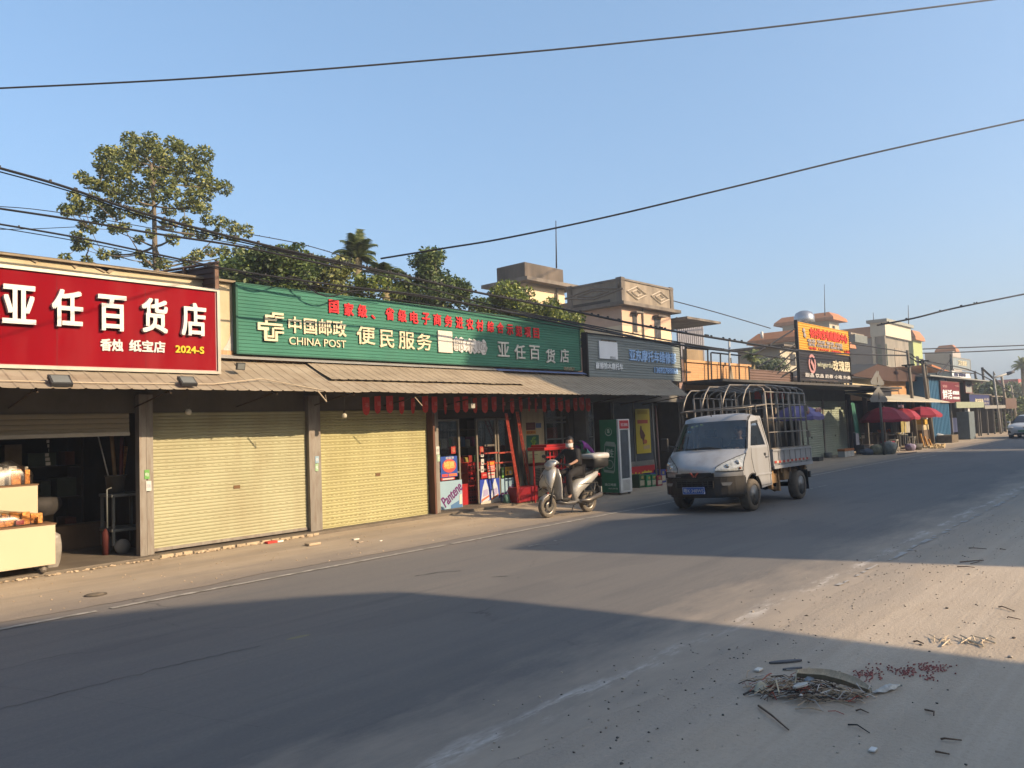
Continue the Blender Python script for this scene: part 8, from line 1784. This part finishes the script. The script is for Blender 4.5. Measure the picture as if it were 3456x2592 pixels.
c = at(2575, 2338); t = tag(MB().grid(lambda u, v: (c[0]-.06+.13*u+.01*sin(9*v), c[1]-.03+.09*v, .02+.05*sin(pi*u)*sin(pi*v)+.008*sin(11*u+7*v)), 10, 8).build('cream_cloth', M('dirty_cream', (.42, .38, .28), var=.15, scale=12)), 'crumpled cream cloth at the left end of the debris pile', 'cloth')
c = at(2705, 2360); tag(MB().prism([(c[0]+.065*cos(t_)*(1+.15*sin(2*t_)), c[1]+.022*sin(t_)-.02*cos(t_)) for t_ in np.linspace(0, 2*pi, 18)[:-1]], 'z', .085, .096).build('shoe_insole', M('pale_foam', (.42, .41, .38))), 'flat pale insole lying in the middle of the debris pile', 'insole')
c = at(2705, 2375); tag(MB().ball((c[0], c[1], .05), .013, 2).build('bottle_cap', mWH), 'small white cap below the pale insole', 'cap'); c = at(2735, 2330)
tag(MB().ball((c[0], c[1], .07), .035, 2, .25, (1.2, 1, .6), False).build('crumpled_foil', M('crumpled_grey', (.20, .22, .24), rough=.3, var=.4, scale=30)), 'crumpled grey wrapper beside the palm husk', 'wrapper')
for k, (pa, pb, lab) in enumerate((((2680, 2335), (2700, 2300), 'cream root loop rising from the left of the pile'), ((2720, 2318), (2735, 2295), 'cream root loop in the middle of the pile'), ((2600, 2330), (2632, 2375), 'pale bent root at the left of the pile'))): 
    a, b = Vector(at(*pa)), Vector(at(*pb)); tag(MB().tube([a+Vector((0, 0, .03)), (a+b)/2+Vector((.03, 0, .10)), b+Vector((0, 0, .07))], .006, 5).build('root', M('pale_root', (.45, .38, .26))), lab, 'root')
stick_((2510, 2350), (2562, 2340), .012, 'black strap end sticking out left of the debris pile', mPBK, 'strap'); a, b = at(2948, 2345), at(3045, 2320)
tag(MB().grid(lambda u, v: (a[0]+(b[0]-a[0])*u, a[1]+(b[1]-a[1])*u+.05*(v-.5)*sin(pi*min(1, u+.1)), .012+.03*sin(pi*v)*sin(pi*u)+.006*sin(17*u+9*v)), 14, 6).build('plastic_strip', M('dirty_plastic_white', (.42, .43, .42), var=.35, scale=25)), 'torn whitish plastic strip at the right end of the pile', 'plastic')
for k, (px, py, lab) in enumerate(((2652, 2236, 'flat dark grey slipper sole above the debris pile'), (2675, 2260, 'small dark slipper piece above the debris pile'))):
    c = at(px, py); s_ = .13 if k == 0 else .075; tag(MB().prism([(c[0]+s_*cos(t_)*.8+.0, c[1]-s_*.8*cos(t_)*.8+s_*.22*sin(t_)) for t_ in np.linspace(0, 2*pi, 16)[:-1]], 'z', .002, .014).build('slipper_sole', M('dark_rubber', (.09, .09, .10))), lab, 'slipper')
mb = MB(); r2 = random.Random(77)
for (px, py, sx, n) in ((2930, 2280, 22, 70), (3060, 2270, 18, 60), (3150, 2255, 30, 90), (3135, 2285, 15, 25), (3000, 2262, 35, 30)):
    for i in range(n):
        c = at(px+r2.gauss(0, sx*1.1), py+r2.gauss(0, 9)); th = r2.uniform(0, pi); L_ = r2.uniform(.006, .022); mb.box(c[0]-L_*.5, c[0]+L_*.5, c[1]-.004, c[1]+.004, .003, .006+r2.random()*.004)
tag(mb.build('firecracker_scraps', M('firecracker_red', (.24, .075, .065), var=.3)), 'faded red firecracker paper scattered right of the pile', 'litter', kind='stuff')
mb = MB()
for i in range(26):
    c = at(3280+r2.gauss(0, 55), 2168+r2.gauss(0, 7)); th = r2.gauss(.4, .5); L_ = r2.uniform(.04, .2); mb.tube([(c[0]-L_*cos(th)/2, c[1]-L_*sin(th)/2, .01), (c[0]+L_*cos(th)/2, c[1]+L_*sin(th)/2, .02)], r2.uniform(.002, .007), 4)
tag(mb.build('straw_litter', M('sunlit_straw', (.46, .38, .27), var=.3)), 'pale wood and straw scraps on the sunlit dirt at the right', 'litter', kind='stuff')

# ================================================================ BUILDINGS ACROSS THE ROAD (behind the viewpoint; they shade the road)
def proj_profile(pts, yb):
    k = .5; return [(x+.31*(y-yb), z+k*(y-yb)) for (x, y, z) in pts]
mOPP = M('opposite_wall', (.42, .37, .30), var=.1, scale=1, dirt=.2); OY = -12.0; KC = 0.9; DX, DZ = .31*(-3-OY), .5*(-3-OY)
def SH(pts): return [(x+DX, z+DZ if z > 0 else 0) for x, z in pts]
prof = proj_profile([(6.71, 1.09, 0), (6.58, 2.95, 0), (6.19, 5.66, 0), (5.86, 7.12, 0), (5.13, 7.84, 0), (3.62, 8.9, 0), (2.46, 9.51, 0)], OY)
xw = prof[0][0]
t = thing('roadside_store', 'plain rendered store with a raised roof line behind the viewpoint', 'building', (0, -6, 0))
part(MB().prism([(-14, 0), (xw-.2, 0), (xw-.1, 3), prof[0], prof[1], prof[2], prof[3], prof[4], prof[5], prof[6], (5, 11.4), (-14, 11.9)], 'y', OY-7, OY), 'wall', mOPP, t)
for x in (-9, -5.5, -2, 1.5): part(MB().box(x, x+2.8, OY, OY+.05, .05, 2.8), 'roller_shutter', mGSH, t)
t = thing('roadside_house', 'long low house row with a taller block behind the viewpoint', 'building', (14, -6, 0))
def skew(pts, yb, d, name, mat, par):                # block sheared along the sun's bearing so its depth casts no extra shadow
    n = len(pts); A = [(x, yb, z) for x, z in pts]; B_ = [(x+.31*d, yb-d, z) for x, z in pts]
    return part(MB().add(A+B_, [tuple(range(n)), tuple(reversed(range(n, 2*n)))]+[(i, n+i, n+(i+1) % n, (i+1) % n) for i in range(n)]), name, mat, par)
skew(SH([(12.2, 0), (19.4, 0), (19.4, 5.40), (17.3, 5.45), (15.8, 5.9), (12.2, 5.55)]), OY, 6, 'wall', mOPP, t)
skew(SH([(19.41, 0), (26.6, 0), (26.6, 12.6), (19.8, 12.4), (19.41, 10.9)]), OY-.01, 6, 'tall_block', mOPP, t)
part(MB().prism(SH([(17.2, 11.2), (19.41, 10.9), (19.8, 12.4), (17.6, 11.9)]), 'y', OY-.3, OY-.05), 'side_board', mOPP, t)  # added unseen panel, shaped to cast the shade on the green sign
skew(SH([(26.61, 0), (43.6, 0), (43.6, 9.6), (34, 9.9), (26.61, 10.3)]), OY-.02, 6, 'middle_block', mOPP, t)
t = thing('roadside_row', 'distant low house row across the road behind the viewpoint', 'building', (60, -6, 0))
part(MB().prism(SH([(46, 0), (120, 0), (120, 6.3), (46, 6.1)]), 'y', OY-6, OY), 'wall', mOPP, t)

# ================================================================ AIR
hm = bpy.data.materials.new('thin_haze'); hm.use_nodes = True; hn = hm.node_tree.nodes; hn.remove(hn['Principled BSDF'])
pv = hn.new('ShaderNodeVolumePrincipled'); pv.inputs['Density'].default_value = HZD; pv.inputs['Color'].default_value = (0.86, 0.90, 0.96, 1); pv.inputs['Anisotropy'].default_value = 0.2
hm.node_tree.links.new(pv.outputs[0], hn['Material Output'].inputs['Volume'])
if HZD > 0: tag(MB().box(-62, 292, -62, 122, -1.0, 24.0).build('haze', hm), kind='stuff')
